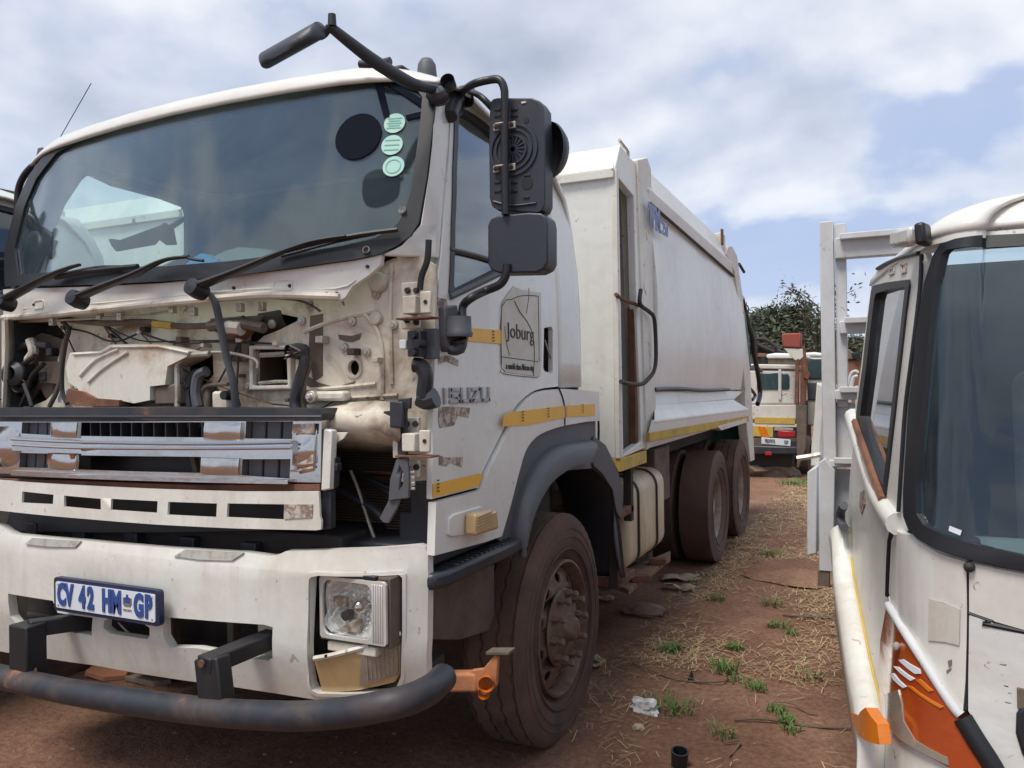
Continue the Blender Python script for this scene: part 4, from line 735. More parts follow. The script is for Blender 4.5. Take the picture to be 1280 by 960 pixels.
# --- lower firewall bulge and radiator
rows = []
for k, (d, a) in enumerate(((-.03, [(0.821, 1.52), (0.925, 1.539), (1.051, 1.546), (1.141, 1.538)]), (-.09, [(0.866, 1.494), (0.967, 1.511), (1.089, 1.51), (1.176, 1.473)]), (-.10, [(0.892, 1.454), (0.973, 1.473), (1.094, 1.46), (1.182, 1.427)]), (-.04, [(0.847, 1.419), (0.931, 1.428), (1.055, 1.416), (1.145, 1.401)]), (.12, [(0.727, 1.383), (0.817, 1.373), (0.951, 1.369), (1.048, 1.37)]))):
    rows.append([(u, fF(u, d), v) for u, v in a])
MB().grid(rows).build('lower_bulge', 'beige', T, smooth=70, solid=.01)
ra, rb = [(0.554, -1.0, 1.396), (0.994, -1.0, 0.949)]
MB().bx(ra[0]-.1, rb[0]+.06, -.985, -.9, rb[2]-.2, ra[2]+.05).build('radiator', 'dark', T)
mb = MB(); nf = 46
for i in range(nf):
    z = rb[2]-.05+(ra[2]-rb[2]+.02)*i/nf
    mb.bx(ra[0]-.08, rb[0]+.03, -1.0, -.984, z, z+.006)
tag(mb.build('radiator_fins', 'fin', T, smooth=0), kind='stuff')
MB().bx(ra[0]-.05, rb[0]+.03, -1.02, -.99, 1.245, 1.262).build('radiator_brace', 'rust', T, .002)
MB().bx(ra[0]-.02, ra[0]+.03, -1.03, -.99, .9, 1.4).build('radiator_brace', 'dark', T, .002)
hose('hose', [(0.705, -1.1, 1.278), (0.801, -1.1, 1.288), (0.908, -1.1, 1.262), (1.028, -1.1, 1.197)], .013, 'plastic', T); hose('hose', [(0.72, -1.12, 1.245), (0.815, -1.12, 1.275), (0.904, -1.12, 1.267), (1.024, -1.12, 1.228)], .010, 'black', T)
hose('hose', [(0.736, -1.14, 1.239), (0.865, -1.14, 1.195), (0.951, -1.14, 1.162), (1.009, -1.14, 1.122)], .016, 'plastic', T); hose('hose', [(0.674, -1.06, 1.298), (0.752, -1.06, 1.282), (0.915, -1.06, 1.281), (1.013, -1.06, 1.279)], .008, 'rust', T)
hose('cable', [(0.867, -1.15, 1.295), (0.9, -1.15, 1.227), (0.94, -1.15, 1.119), (0.98, -1.15, 1.025)], .006, 'steel', T)
MB().bx(-1.0, 1.05, -.88, .3, .62, 1.42).build('engine_block', 'dark', T)
# --- grille
gt = [(-0.774, 1.53), (0.271, 1.534), (0.92, 1.527), (0.937, 1.511), (0.931, 1.489), (0.92, 1.487), (0.27, 1.486), (-0.776, 1.477)]
sheet(gt, [], .10, mapG(-.015), CU).build('grille_top_bar', 'bar', T, .008)
MB().tube([(-0.734, -1.441, 1.495), (0.292, -1.482, 1.501), (0.945, -1.41, 1.501)], .006, 6, 4).build('grille_top_lip', 'plastic', bpy.data.objects['grille_top_bar'])
go = [(-0.776, 1.473), (0.27, 1.483), (0.922, 1.487), (0.925, 1.282), (0.615, 1.281), (-0.149, 1.274), (-0.782, 1.259)]
ho = [[(-0.537, 1.473), (-0.34, 1.475), (-0.341, 1.425), (-0.538, 1.428)], [(-0.154, 1.477), (0.458, 1.481), (0.457, 1.428), (-0.155, 1.425)], [(0.632, 1.484), (0.816, 1.484), (0.815, 1.425), (0.631, 1.426)],
      [(-0.54, 1.35), (-0.343, 1.353), (-0.344, 1.297), (-0.542, 1.292)], [(-0.157, 1.352), (0.449, 1.36), (0.448, 1.304), (-0.158, 1.298)], [(0.623, 1.355), (0.811, 1.358), (0.81, 1.293), (0.622, 1.3)]]
sheet(go, ho, .05, mapG(0), CU).build('grille', 'chrome', T, .006)
GR = bpy.data.objects['grille']
sheet([(-0.543, 1.417), (-0.295, 1.413), (-0.105, 1.41), (0.478, 1.416), (0.84, 1.422), (0.842, 1.369), (0.477, 1.363), (-0.115, 1.365), (-0.296, 1.363), (-0.545, 1.362)], [], .035, mapG(-.032), CU).build('grille_bar', 'chrome', GR, .014, seg=3)
for pts in ([(-0.533, -1.48, 1.408), (-0.097, -1.505, 1.405), (0.484, -1.485, 1.408), (0.845, -1.442, 1.417)], [(-0.522, -1.481, 1.386), (-0.097, -1.505, 1.384), (0.484, -1.485, 1.392), (0.844, -1.442, 1.399)]): MB().tube(pts, .006, 6, 4).build('bar_bead', 'chrome', GR)
sheet([(-0.547, 1.282), (-0.108, 1.287), (0.476, 1.289), (0.826, 1.292), (0.826, 1.278), (0.476, 1.275), (-0.108, 1.269), (-0.547, 1.263)], [], .04, mapG(-.03), CU).build('grille_lower_bar', 'chrome', GR, .008)
sheet([(-0.783, 1.238), (-0.15, 1.255), (0.447, 1.262), (0.922, 1.277), (0.922, 1.256), (0.447, 1.245), (-0.15, 1.237), (-0.783, 1.222)], [], .06, mapG(.0), CU).build('grille_sill', 'rust', GR, .003)
for q in ([(0.825, 1.476), (0.908, 1.479), (0.907, 1.444), (0.824, 1.444)], [(0.829, 1.374), (0.906, 1.375), (0.906, 1.346), (0.828, 1.337)], [(-0.327, 1.357), (-0.166, 1.358), (-0.166, 1.34), (-0.328, 1.313)], [(0.822, 1.323), (0.906, 1.338), (0.905, 1.33), (0.822, 1.315)]): sheet(q, [], .002, mapG(-.0145), CU).build('chrome_reflection_patch', 'glue_reflection_brown' if q[0][0] > 0 else 'orange_paint_and_reflection', GR, smooth=0)  # brown sheets paint the soil's reflection into the chrome colour
for q in ([(-0.776, 1.47), (-0.549, 1.473), (-0.554, 1.266), (-0.782, 1.262)], [(-0.32, 1.475), (-0.164, 1.477), (-0.165, 1.416), (-0.321, 1.419)], [(-0.322, 1.357), (-0.166, 1.358), (-0.167, 1.294), (-0.324, 1.295)], [(0.468, 1.481), (0.622, 1.481), (0.621, 1.421), (0.467, 1.419)], [(0.459, 1.358), (0.617, 1.358), (0.616, 1.3), (0.458, 1.299)], [(0.828, 1.479), (0.908, 1.479), (0.905, 1.295), (0.825, 1.294)]): zc_ = sum(p[1] for p in q)/len(q); hh_ = (max(p[1] for p in q)-min(p[1] for p in q))/2; xc_ = sum(p[0] for p in q)/len(q); wh_ = (max(p[0] for p in q)-min(p[0] for p in q))/2; sheet(q, [], .02, lambda u, v, w: (u, fG(u, -.020)+w+.030*((v-zc_)/.10)**2+.05*(v-1.3)+.010*((u-xc_)/wh_)**2, v), CU+fr(-1.15, 1.25, .1), fr(1.1, 1.5, .02)).build('grille_post', 'chrome', GR, .005, seg=2, smooth=60)
MB().add(*(lambda m: (m.v, m.f))(sheet([(-1.081, 1.517), (0.858, 1.519), (0.852, 1.105), (-1.099, 0.974)], [], .01, mapG(.14), CU))).build('grille_backing', 'black', GR)
def vanes(quad, n, parent, d=.035, mat='plastic2'):
    (x0, zt), (x1, zt1), (x2, zb1), (x3, zb) = quad
    for i in range(n):
        a = i/n; b = (i+.86)/n
        X0 = x0+(x1-x0)*a; X1 = x0+(x1-x0)*b
        sheet([(X0, min(zb, zb1)-.012), (X1, min(zb, zb1)-.012), (X1, max(zt, zt1)+.012), (X0, max(zt, zt1)+.012)], [], .02, mapG(d)).build('grille_vane', mat, parent, .004)
for q in (ho[0], ho[2], ho[3], ho[5]): vanes(q, 3, GR, .03)
(x0, z0), (x1, _), (x2, _), (x3, z3) = ho[1]
for i in range(11):
    X = x0+(x1-x0)*(i+.5)/11
    MB().bx(X-.003, X+.003, fG(X)+.03, fG(X)+.10, z3-.01, z0+.01).build('grille_vane', 'plastic', GR)
    if i in (0, 1, 2, 7, 8, 9, 10): sheet([(X-.026, z3+.035), (X+.022, z3+.035), (X+.022, z0+.01), (X-.026, z0+.01)], [], .006, mapG(.06)).build('grille_slat', 'plastic2', GR)
(x0, z0), (x1, _), (x2, _), (x3, z3) = ho[4]
for X in (x0+(x1-x0)*.86, x0+(x1-x0)*.95): MB().beam((X, fG(X)+.08, z3-.02), (X-.03, fG(X)+.08, z0+.02), .02, .02).build('grille_stay', 'brownmetal', GR)
sheet([(0.931, 1.46), (0.96, 1.455), (0.959, 1.259), (0.928, 1.253)], [], .03, mapG(.0)).build('grille_end_cap', 'cream', T, .005)
for k, q in enumerate(([(0.947, 1.363), (0.962, 1.363), (0.96, 1.262), (0.946, 1.256)], [(0.907, 1.249), (0.948, 1.255), (0.952, 1.127), (0.905, 1.12)], [(0.958, 1.344), (0.969, 1.344), (0.969, 1.317), (0.957, 1.317)])): sheet(q, [], .03, mapG(.02)).build('grille_clip', 'plastic', T, .004)
sheet([(0.938, 1.445), (0.99, 1.445), (0.978, 1.426), (0.94, 1.404)], [], .01, mapG(.04)).build('stay_plate', 'jamb', T, .002)
# white slotted panel below the grille
lo_ = [(-0.742, 1.236), (-0.651, 1.238), (-0.068, 1.243), (0.287, 1.245), (0.632, 1.248), (0.933, 1.256), (0.94, 1.174), (0.946, 1.161), (0.945, 1.132), (0.928, 1.129), (0.63, 1.123), (0.285, 1.12), (-0.071, 1.12), (-0.655, 1.116), (-0.745, 1.117)]
ls = [[(-0.475, 1.202), (-0.27, 1.2), (-0.271, 1.163), (-0.476, 1.157)], [(-0.207, 1.2), (0.0, 1.198), (0.004, 1.157), (-0.203, 1.158)], [(0.055, 1.201), (0.283, 1.202), (0.282, 1.16), (0.054, 1.16)], [(0.331, 1.202), (0.543, 1.204), (0.542, 1.157), (0.33, 1.156)], [(0.586, 1.206), (0.808, 1.21), (0.808, 1.159), (0.585, 1.159)]]
sheet(lo_, ls, .009, mapG(-.02), CU).build('slotted_panel', 'cream', T, .003)
LP = bpy.data.objects['slotted_panel']
sheet([(0.811, 1.21), (0.915, 1.213), (0.914, 1.171), (0.811, 1.162)], [], .003, mapG(-.0235), CU).build('brown_patch', 'glue_reflection_brown', LP, smooth=0)
# dark cross member between grille and bumper
MB().bx(-1.15, .92, -1.28, -1.0, .86, 1.08).build('cross_member', 'dark', T, .01)
for i in range(7): MB().bx(-1.0+.3*i, -.93+.3*i, -1.32, -1.28, .9, 1.04).build('cross_rib', 'plastic', T, .005)
# --- bumper
bo = [(-0.78, 1.046), (-0.676, 1.048), (-0.616, 1.031), (-0.563, 1.023), (-0.111, 1.033), (0.347, 1.035), (0.642, 1.038), (0.738, 1.032), (0.77, 1.036), (0.798, 1.05), (1.008, 1.064), (1.172, 1.07), (1.217, 1.072), (1.236, 1.062), (1.246, 1.036), (1.252, 0.97), (1.248, 0.76), (1.234, 0.593), (1.225, 0.568), (1.202, 0.558), (1.04, 0.557), (0.894, 0.553), (0.744, 0.56), (0.536, 0.566), (0.39, 0.563), (-0.087, 0.559), (-0.429, 0.537), (-0.872, 0.497)]
hl = [(0.902, 0.967), (0.91, 0.975), (0.936, 0.981), (1.183, 0.983), (1.191, 0.972), (1.189, 0.794), (1.176, 0.646), (1.161, 0.611), (1.147, 0.598), (0.905, 0.58), (0.883, 0.59), (0.878, 0.613)]
lo1 = [(-0.583, 0.785), (-0.279, 0.793), (-0.251, 0.75), (-0.048, 0.755), (-0.066, 0.682), (-0.251, 0.683), (-0.551, 0.666), (-0.58, 0.693)]
ov = [(0.012, 0.75), (0.038, 0.762), (0.214, 0.76), (0.24, 0.749), (0.24, 0.72), (0.224, 0.706), (0.036, 0.705), (0.008, 0.723)]
ro = [(0.301, 0.794), (0.433, 0.798), (0.728, 0.804), (0.761, 0.798), (0.754, 0.694), (0.733, 0.68), (0.592, 0.69), (0.443, 0.697), (0.323, 0.687), (0.303, 0.724)]
sheet(bo, [hl, lo1, ov, ro], .035, mapB(0), CU, fr(.5, 1.1, .05)).build('bumper', 'cream', T, .010)
BP = bpy.data.objects['bumper']
def ring(poly, grow, name, mat, d, thick, mp):
    cx = sum(p[0] for p in poly)/len(poly); cz = sum(p[1] for p in poly)/len(poly)
    big = [(cx+(p[0]-cx)*grow, cz+(p[1]-cz)*grow) for p in poly]
    return sheet(big, [poly], thick, mp(d), CU)
ring(hl, 1.06, '', '', -.006, .008, mapB).build('lamp_surround', 'cream', BP, .003)
for q in ([(-0.452, 0.996), (-0.417, 1.022), (-0.12, 1.032), (-0.142, 1.008), (-0.311, 0.998)], [(0.354, 1.011), (0.394, 1.035), (0.642, 1.038), (0.603, 1.012), (0.464, 1.007)]): sheet(q, [], .006, mapB(-.007), CU).build('grip_pad', 'steel', BP, .001)
MB().bx(-1.1, 1.16, -1.3, -1.0, .56, .62).build('bumper_floor', 'dark', T)
MB().bx(-1.0, 1.15, -1.22, -1.19, .55, 1.0).build('bumper_backing', 'dark', T)
for p in ((-0.668, 0.675), (0.689, 0.721)): MB().bx(p[0]-.04, p[0]+.04, -1.40, -1.36, p[1]-.08, p[1]+.08).build('inner_bracket', 'jamb', BP, .006)
for x in (.15, .45, .62): MB().bx(x, x+.03, -1.34, -1.3, .62, .95).build('inner_stay', 'brownmetal', BP, .004)
hose('cable', [(0.013, -1.44, 0.728), (0.056, -1.434, 0.695), (0.097, -1.426, 0.668)], .004, 'steel', BP)
# headlamp
pl = [(0.911, 0.963), (1.174, 0.972), (1.17, 0.775), (0.911, 0.766)]
x0, x1 = pl[0][0], pl[1][0]; zt, zb = pl[1][1], pl[3][1]
yl = fB((x0+x1)/2, .8, .02)
HLP = MB().bx(x0-.012, x1+.006, yl+.09, yl+.10, zb-.012, zt+.008).bx(x0-.012, x0+.004, yl+.005, yl+.09, zb-.012, zt+.008).bx(x1-.006, x1+.006, yl+.005, yl+.09, zb-.012, zt+.008).bx(x0+.004, x1-.006, yl+.005, yl+.09, zt-.004, zt+.008).bx(x0+.004, x1-.006, yl+.005, yl+.09, zb-.012, zb+.0).build('headlamp', 'brownmetal', T, .003)
xm = x0+(x1-x0)*.42; zm = (zt+zb)/2; rad = (zt-zb)*.52
rng = random.Random(3); rows = []
for i in range(13):
    rr_ = rad*1.02*i/12; row = []
    for j in range(37):
        a = 2*math.pi*j/36; dep = .06*(1-(rr_/rad)**2) + (rng.uniform(-.012, .012) if i > 2 else 0)
        row.append((min(x1-.06, max(x0+.012, xm+rr_*math.cos(a)*1.15)), yl+.008+dep*.8, min(zt-.01, max(zb+.012, zm+rr_*math.sin(a)*1.1))))
    rows.append(row)
MB().grid(rows).build('headlamp_reflector', 'reflector', HLP, smooth=0)
sheet(rrect(x0, x1, zb, zt, .012), [rrect(x0+.012, x1-.055, zb+.014, zt-.012, .03)], .012, lambda u, v, w: (u, yl-.012+w, v)).build('headlamp_frame', 'lens', HLP, .004)
for k in range(5): MB().bx(x1-.052+.009*k, x1-.047+.009*k, yl-.016, yl-.010, zb+.01, zt-.01).build('lens_flute', 'lens', HLP, .002)
MB().lathe([(0, -.035), (.018, -.03), (.024, -.01), (.026, .03)], (xm+.03, yl+.03, zm+.005), (0, 1, 0), 16).build('bulb_shield', 'chrome', HLP, smooth=60)
MB().lathe([(0, -.01), (.016, -.008), (.018, .02)], (xm-.025, yl+.02, zm-.03), (0, 1, 0), 14).build('bulb', 'black', HLP, smooth=60)
MB().bx(xm-.075, xm-.02, yl+.015, yl+.03, zm-.002, zm+.03).build('reflector_patch', 'glue_reflection_brown', HLP, .003)
MB().prism([(xm-.07, yl+.015, zm-.085), (xm+.03, yl+.015, zm-.08), (xm+.035, yl+.015, zm-.035), (xm-.0, yl+.015, zm-.045)], (0, .015, 0)).build('reflector_patch', 'glue_reflection_brown', HLP, .003)
sheet(rrect(x0+.008, x1-.05, zb+.008, zt-.008, .01), [], .003, lambda u, v, w: (u, yl-.006+w, v)).build('headlamp_glass', 'clear', HLP, smooth=0)
MB().bx(x0+.02, x1-.05, yl+.0, yl+.05, zb-.045, zb-.013).build('lamp_bracket', 'jamb', HLP, .005)
for (px_, pz_) in ((x0+.012, zt+.004), (x1-.07, zt+.006)): MB().bx(px_-.018, px_+.03, yl-.012, yl+.01, pz_-.004, pz_+.008).build('lamp_clip', 'black', HLP, .002)
cl_ = [(0.9, 0.699), (0.981, 0.72), (1.109, 0.76), (1.177, 0.789), (1.168, 0.656), (1.149, 0.623), (1.043, 0.598), (0.908, 0.575)]
CL = sheet(cl_, [], .05, mapB(.012), CU).build('corner_lamp', 'amber', T, .01)
sheet([(1.072, 0.746), (1.172, 0.78), (1.163, 0.652), (1.047, 0.611)], [], .004, mapB(.006), CU).build('clear_lens', 'lens2', CL, .003)
for k in range(8):
    p, q = [(1.087, -1.377, 0.738), (1.08, -1.36, 0.637)], None
    MB().beam((p[0][0]+.012*k, fB(p[0][0]+.012*k, p[0][2], .004), p[0][2]+.0035*k), (p[1][0]+.012*k, fB(p[1][0]+.012*k, p[1][2], .004), p[1][2]+.003*k), .004, .003, (0, -1, 0)).build('lens_flute', 'lens2', CL)
MB().tube([(0.905, -1.414, 0.702), (0.986, -1.404, 0.723), (1.113, -1.36, 0.762), (1.18, -1.315, 0.791)], .009, 6, 4).build('lamp_rim', 'jamb', CL)
for p in [(0.956, -1.419, 0.718), (1.1, -1.377, 0.76)]: MB().lathe([(0, -.002), (.005, -.002), (.005, .004)], p, (0, 1, 0), 8).build('screw_hole', 'black', CL)
# --- number plate
a, b, c_, d_ = [(-0.197, -1.547, 0.895), (0.345, -1.539, 0.898), (0.343, -1.539, 0.787), (-0.2, -1.546, 0.775)]
pw = .545; phh = .125; xc = (a[0]+b[0])/2; zc = (a[2]+c_[2])/2; yp = fB(0, .82)-.045
PL = sheet(rrect(xc-pw/2, xc+pw/2, zc-phh/2, zc+phh/2, .014), [], .022, lambda u, v, w: (u, yp+w, v)).build('number_plate_frame', 'navy', T, .005)
sheet(rrect(xc-pw/2+.016, xc+pw/2-.016, zc-phh/2+.014, zc+phh/2-.014, .008), [], .004, lambda u, v, w: (u, yp-.004+w, v)).build('number_plate', 'platewhite', PL)
for (ch, fx) in (('C', .075), ('V', .155), ('4', .29), ('2', .375), ('H', .535), ('M', .63), ('G', .845), ('P', .935)):
    text('plate_character', ch, .108, 'blueink', PL, (xc-pw/2+.012+fx*(pw-.024), yp-.006, zc), (1, 0, 0), (0, 0, 1), .60, .0055, .0015)
cx_ = xc-pw/2+.012+.735*(pw-.024)
MB().bx(cx_-.012, cx_+.012, yp-.006, yp-.003, zc+.004, zc+.026).bx(cx_-.004, cx_+.004, yp-.0065, yp-.003, zc+.026, zc+.036).build('plate_crest', 'blueink', PL, smooth=0)
MB().bx(cx_-.021, cx_-.014, yp-.006, yp-.003, zc, zc+.024).bx(cx_+.014, cx_+.021, yp-.006, yp-.003, zc, zc+.024).bx(cx_-.016, cx_+.016, yp-.006, yp-.003, zc-.006, zc+.001).build('crest_supporters', 'inkfaint', PL, smooth=0)
MB().bx(cx_-.02, cx_+.02, yp-.006, yp-.003, zc-.022, zc-.016).build('crest_scroll', 'glue_reflection_brown', PL, smooth=0)
for (sx_, sz_) in ((-1, 1), (1, 1), (-1, -1), (1, -1)): MB().lathe([(0, -.003), (.004, -.002), (.004, .002)], (xc+sx_*(pw/2-.03), yp-.004, zc+sz_*(phh/2-.024)), (0, 1, 0), 8).build('plate_rivet', 'steel', PL)
# --- tube bar below the bumper
tb = [(-0.481, -1.66, 0.544), (-0.34, -1.66, 0.549), (0.093, -1.66, 0.552), (0.616, -1.66, 0.579), (0.973, -1.66, 0.617), (1.179, -1.66, 0.657), (1.345, -1.66, 0.706)] + [(1.399, -1.6, 0.713)] + [(1.406, -1.5, 0.708)] + [(1.386, -1.4, 0.702)]
MB().tube(tb, .043, 16, 6).build('front_tube_bar', 'bar', T, smooth=60)
BAR = bpy.data.objects['front_tube_bar']
p, q = [(-0.224, -1.62, 0.751), (-0.228, -1.62, 0.575)]
MB().bx(p[0]-.05, p[0]+.05, -1.67, -1.59, q[2]-.06, p[2]).build('bar_upright', 'black', BAR, .006)
MB().beam((p[0], -1.63, p[2]-.02), (p[0]+.10, -1.36, p[2]-.04), .05, .06).build('bar_bracket', 'black', BAR, .006)
MB().tube([(p[0]-.05, -1.63, q[2]+.01), (p[0]+.0, -1.675, q[2]+.0), (p[0]+.05, -1.63, q[2]+.01)], .014, 6, 4).build('weld', 'rust', BAR)
p, q = [(0.674, -1.64, 0.736), (0.698, -1.64, 0.603)]
MB().beam((p[0], -1.63, p[2]+.01), (q[0]+.01, -1.64, q[2]-.03), .10, .06, (0, -1, 0)).build('bar_upright', 'black', BAR, .006)
MB().beam((p[0]-.005, -1.66, p[2]-.01), (p[0]+.05, -1.36, p[2]+.01), .07, .055).build('bar_bracket', 'black', BAR, .006)
MB().lathe([(.0, -.002), (.012, -.002), (.013, .004)], (p[0]-.005, -1.672, p[2]+.0), (0, 1, 0), 10).build('bracket_bolt', 'rust', BAR)
# orange side bracket with small amber lamp near the tyre
a, b = [(1.181, -1.15, 0.577), (1.383, -1.15, 0.606)]
MB().beam(a, b, .05, .065).build('side_lamp_arm', 'orange_paint_and_reflection', T, .01)
SA = bpy.data.objects['side_lamp_arm']
MB().prism([(1.358, -1.17, 0.644), (1.406, -1.17, 0.656), (1.449, -1.17, 0.709), (1.46, -1.17, 0.7), (1.453, -1.17, 0.604), (1.417, -1.17, 0.567), (1.375, -1.17, 0.582)], (0, .02, 0)).build('lamp_bracket', 'orange_paint_and_reflection', SA, .004)
MB().prism([(1.421, -1.18, 0.717), (1.506, -1.18, 0.728), (1.506, -1.18, 0.717), (1.421, -1.18, 0.706)], (0, .05, 0)).build('bracket_plate', 'brownmetal', SA, .002)
p = (1.428, -1.19, 0.621)
MB().lathe([(0, -.03), (.016, -.026), (.024, -.01), (.026, .02)], p, (.4, -1, 0), 14).build('side_lamp', 'orange', SA, smooth=60)
MB().lathe([(0, -.02), (.014, -.016), (.02, .01)], (p[0]-.01, p[1], p[2]-.035), (.4, -1, 0), 14).build('side_lamp', 'orange', SA, smooth=60)
# --- mirrors
MR = .0
ym = -1.0
hb = [(1.376, 2.595), (1.388, 2.604), (1.407, 2.606), (1.536, 2.585), (1.565, 2.57), (1.58, 2.545), (1.584, 2.419), (1.581, 2.214), (1.571, 2.193), (1.547, 2.187), (1.401, 2.211), (1.379, 2.227), (1.37, 2.256), (1.37, 2.449)]
MH = sheet(hb, [], .075, mapY(ym)).build('mirror_housing', 'mirror', T, .018, seg=3)
pc = (1.466, 2.416)
for r_, w_ in ((.092, .010), (.072, .008), (.052, .007)):
    MB().lathe([(r_, .0), (r_, -.006), (r_-w_, -.006), (r_-w_, .0)], (pc[0], ym, pc[1]), (0, 1, 0), 36).build('moulded_ring', 'mirror', MH)
for k in range(8):
    a = math.pi*k/8; MB().beam((pc[0]-.045*math.cos(a), ym-.003, pc[1]-.045*math.sin(a)), (pc[0]+.045*math.cos(a), ym-.003, pc[1]+.045*math.sin(a)), .005, .006, (0, -1, 0)).build('moulded_spoke', 'mirror', MH)
MB().lathe([(0, -.002), (.022, -.002), (.022, .002)], (*(lambda p: (p[0], ym-.0))((1.516, 2.293)), (1.516, 2.293)[1]), (0, 1, 0), 16).build('round_recess', 'black', MH)
MB().lathe([(0, -.002), (.011, -.002), (.011, .002)], ((1.516, 2.511)[0], ym, (1.516, 2.511)[1]), (0, 1, 0), 14).build('round_recess', 'black', MH)
for (u, v) in [(1.407, 2.564), (1.471, 2.554), (1.406, 2.542), (1.471, 2.532), (1.403, 2.309), (1.467, 2.301), (1.402, 2.278), (1.467, 2.271), (1.512, 2.244), (1.516, 2.32)]: MB().bx(u-.012, u+.012, ym-.004, ym+.002, v-.004, v+.004).build('moulded_slot', 'black', MH, .001)
MB().tube([(1.387, -1.003, 2.243), (1.458, -1.003, 2.221), (1.549, -1.003, 2.22)], .004, 5, 4).build('moulded_lip', 'mirror', MH)
MB().bx(*(lambda p: (p[0]-.009, p[0]+.009, ym-.003, ym+.0, p[1]-.003, p[1]+.003))((1.508, 2.573))).build('moulded_slot', 'bag', MH)
for z in [(1.434, 2.499), (1.431, 2.353)]:
    b = MB().bx(z[0]-.040, z[0]-.018, ym-.012, ym, z[1]-.012, z[1]+.012).bx(z[0]+.018, z[0]+.045, ym-.012, ym, z[1]-.012, z[1]+.012)
    b.tube([(z[0]-.022, ym-.012, z[1]), (z[0]-.012, ym-.042, z[1]), (z[0]+.012, ym-.042, z[1]), (z[0]+.022, ym-.012, z[1])], .011, 4, 1, .5)
    k_ = b.build('mirror_clamp', 'steel', T, .002)
    for q in (-.03, .032): MB().lathe([(0, -.006), (.006, -.006), (.007, .002)], (z[0]+q, ym-.013, z[1]), (0, 1, 0), 6).build('clamp_nut', 'dark', k_)
lb = [(1.376, 2.156), (1.388, 2.178), (1.417, 2.186), (1.532, 2.185), (1.579, 2.178), (1.597, 2.162), (1.602, 2.135), (1.6, 2.01), (1.588, 1.989), (1.559, 1.978), (1.417, 1.985), (1.386, 1.999), (1.374, 2.022)]
sheet(lb, [], .09, mapY(-1.03)).build('lower_mirror_housing', 'mirror', T, .028, seg=3)
LM = bpy.data.objects['lower_mirror_housing']
# round spot mirror behind
pr = (1.543, -0.88, 2.428)
MB().lathe([(0, -.055), (.05, -.05), (.085, -.032), (.105, 0), (.105, .012)], pr, (-.55, -1, 0), 28).build('round_mirror', 'mirror', T, smooth=60)
MB().tube([(1.56, -0.95, 2.226), (1.559, -0.95, 2.179)], .012, 8, 1).build('mirror_stay', 'mirror', T)
# arms
A0 = (1.179, -0.859, 2.701)
arm = [A0, *[(1.322, -1.03, 2.656), (1.392, -1.03, 2.661)], *[(1.431, -1.035, 2.652), (1.449, -1.035, 2.621), (1.451, -1.035, 2.566), (1.448, -1.035, 2.373), (1.448, -1.035, 2.185)]]
MB().tube(arm, .014, 10, 6).build('mirror_arm', 'black', T, smooth=60)
MB().tube([(1.167, -0.779, 2.747), *[(1.323, -0.97, 2.635), (1.373, -0.97, 2.582)]], .012, 8, 4).build('mirror_arm', 'black', T, smooth=60)
lo_arm = [*[(1.452, -1.035, 2.014), (1.445, -1.035, 1.973), (1.42, -1.035, 1.944), (1.364, -1.035, 1.926)], (1.35, -1.105, 1.898), (1.31, -1.095, 1.873), (1.31, -1.102, 1.834)]
MB().tube(lo_arm, .015, 10, 6).build('mirror_arm', 'black', T, smooth=60)
# upper bracket on the pillar
MB().tube([(1.195, -0.966, 2.581), (1.183, -0.925, 2.637), (1.165, -0.822, 2.715), (1.151, -0.714, 2.771)], [.030, .034, .030, .02], 10, 5).build('mirror_bracket', 'mirror', T, .004, smooth=60)
MB().lathe([(0, -.03), (.03, -.025), (.034, .02)], (1.199, -0.859, 2.679), (1, -.3, 0), 14).build('bracket_knob', 'mirror', T, smooth=60)
MB().tube([(1.212, -1.119, 2.622), (1.234, -1.115, 2.603), (1.254, -1.104, 2.615)], [.03, .036, .03], 10, 4).build('mirror_bracket', 'mirror', T, .004, smooth=60)
MB().lathe([(0, -.02), (.022, -.018), (.026, .02)], (1.268, -1.099, 2.647), (0.2, -1, .2), 14).build('bracket_knob', 'mirror', T, smooth=60)
# lower bracket on the door
MB().loft([(1.28, -1.171, 1.863), (1.28, -1.167, 1.82), (1.28, -1.169, 1.739), (1.28, -1.153, 1.709)], [(1.3, -1.117, 1.875), (1.3, -1.101, 1.823), (1.3, -1.104, 1.74), (1.3, -1.155, 1.719)], (-.03, 0, 0)).build('door_mirror_bracket', 'plastic2', T, .006)
DB = bpy.data.objects['door_mirror_bracket']
c1, c2 = [(1.315, -1.129, 1.832), (1.315, -1.136, 1.763)]
MB().lathe([(0, 0), (.045, 0), (.048, .012), (.043, .02), (.042, (c1[2]-c2[2])), (0, c1[2]-c2[2])], c2, (0, 0, 1), 20).build('bracket_socket', 'plastic2', DB, smooth=50)
MB().tube([(1.3, -1.121, 1.756), (1.3, -1.121, 1.729), (1.3, -1.178, 1.711)], [.035, .03, .01], 10, 4).build('bracket_foot', 'plastic', DB, smooth=60)
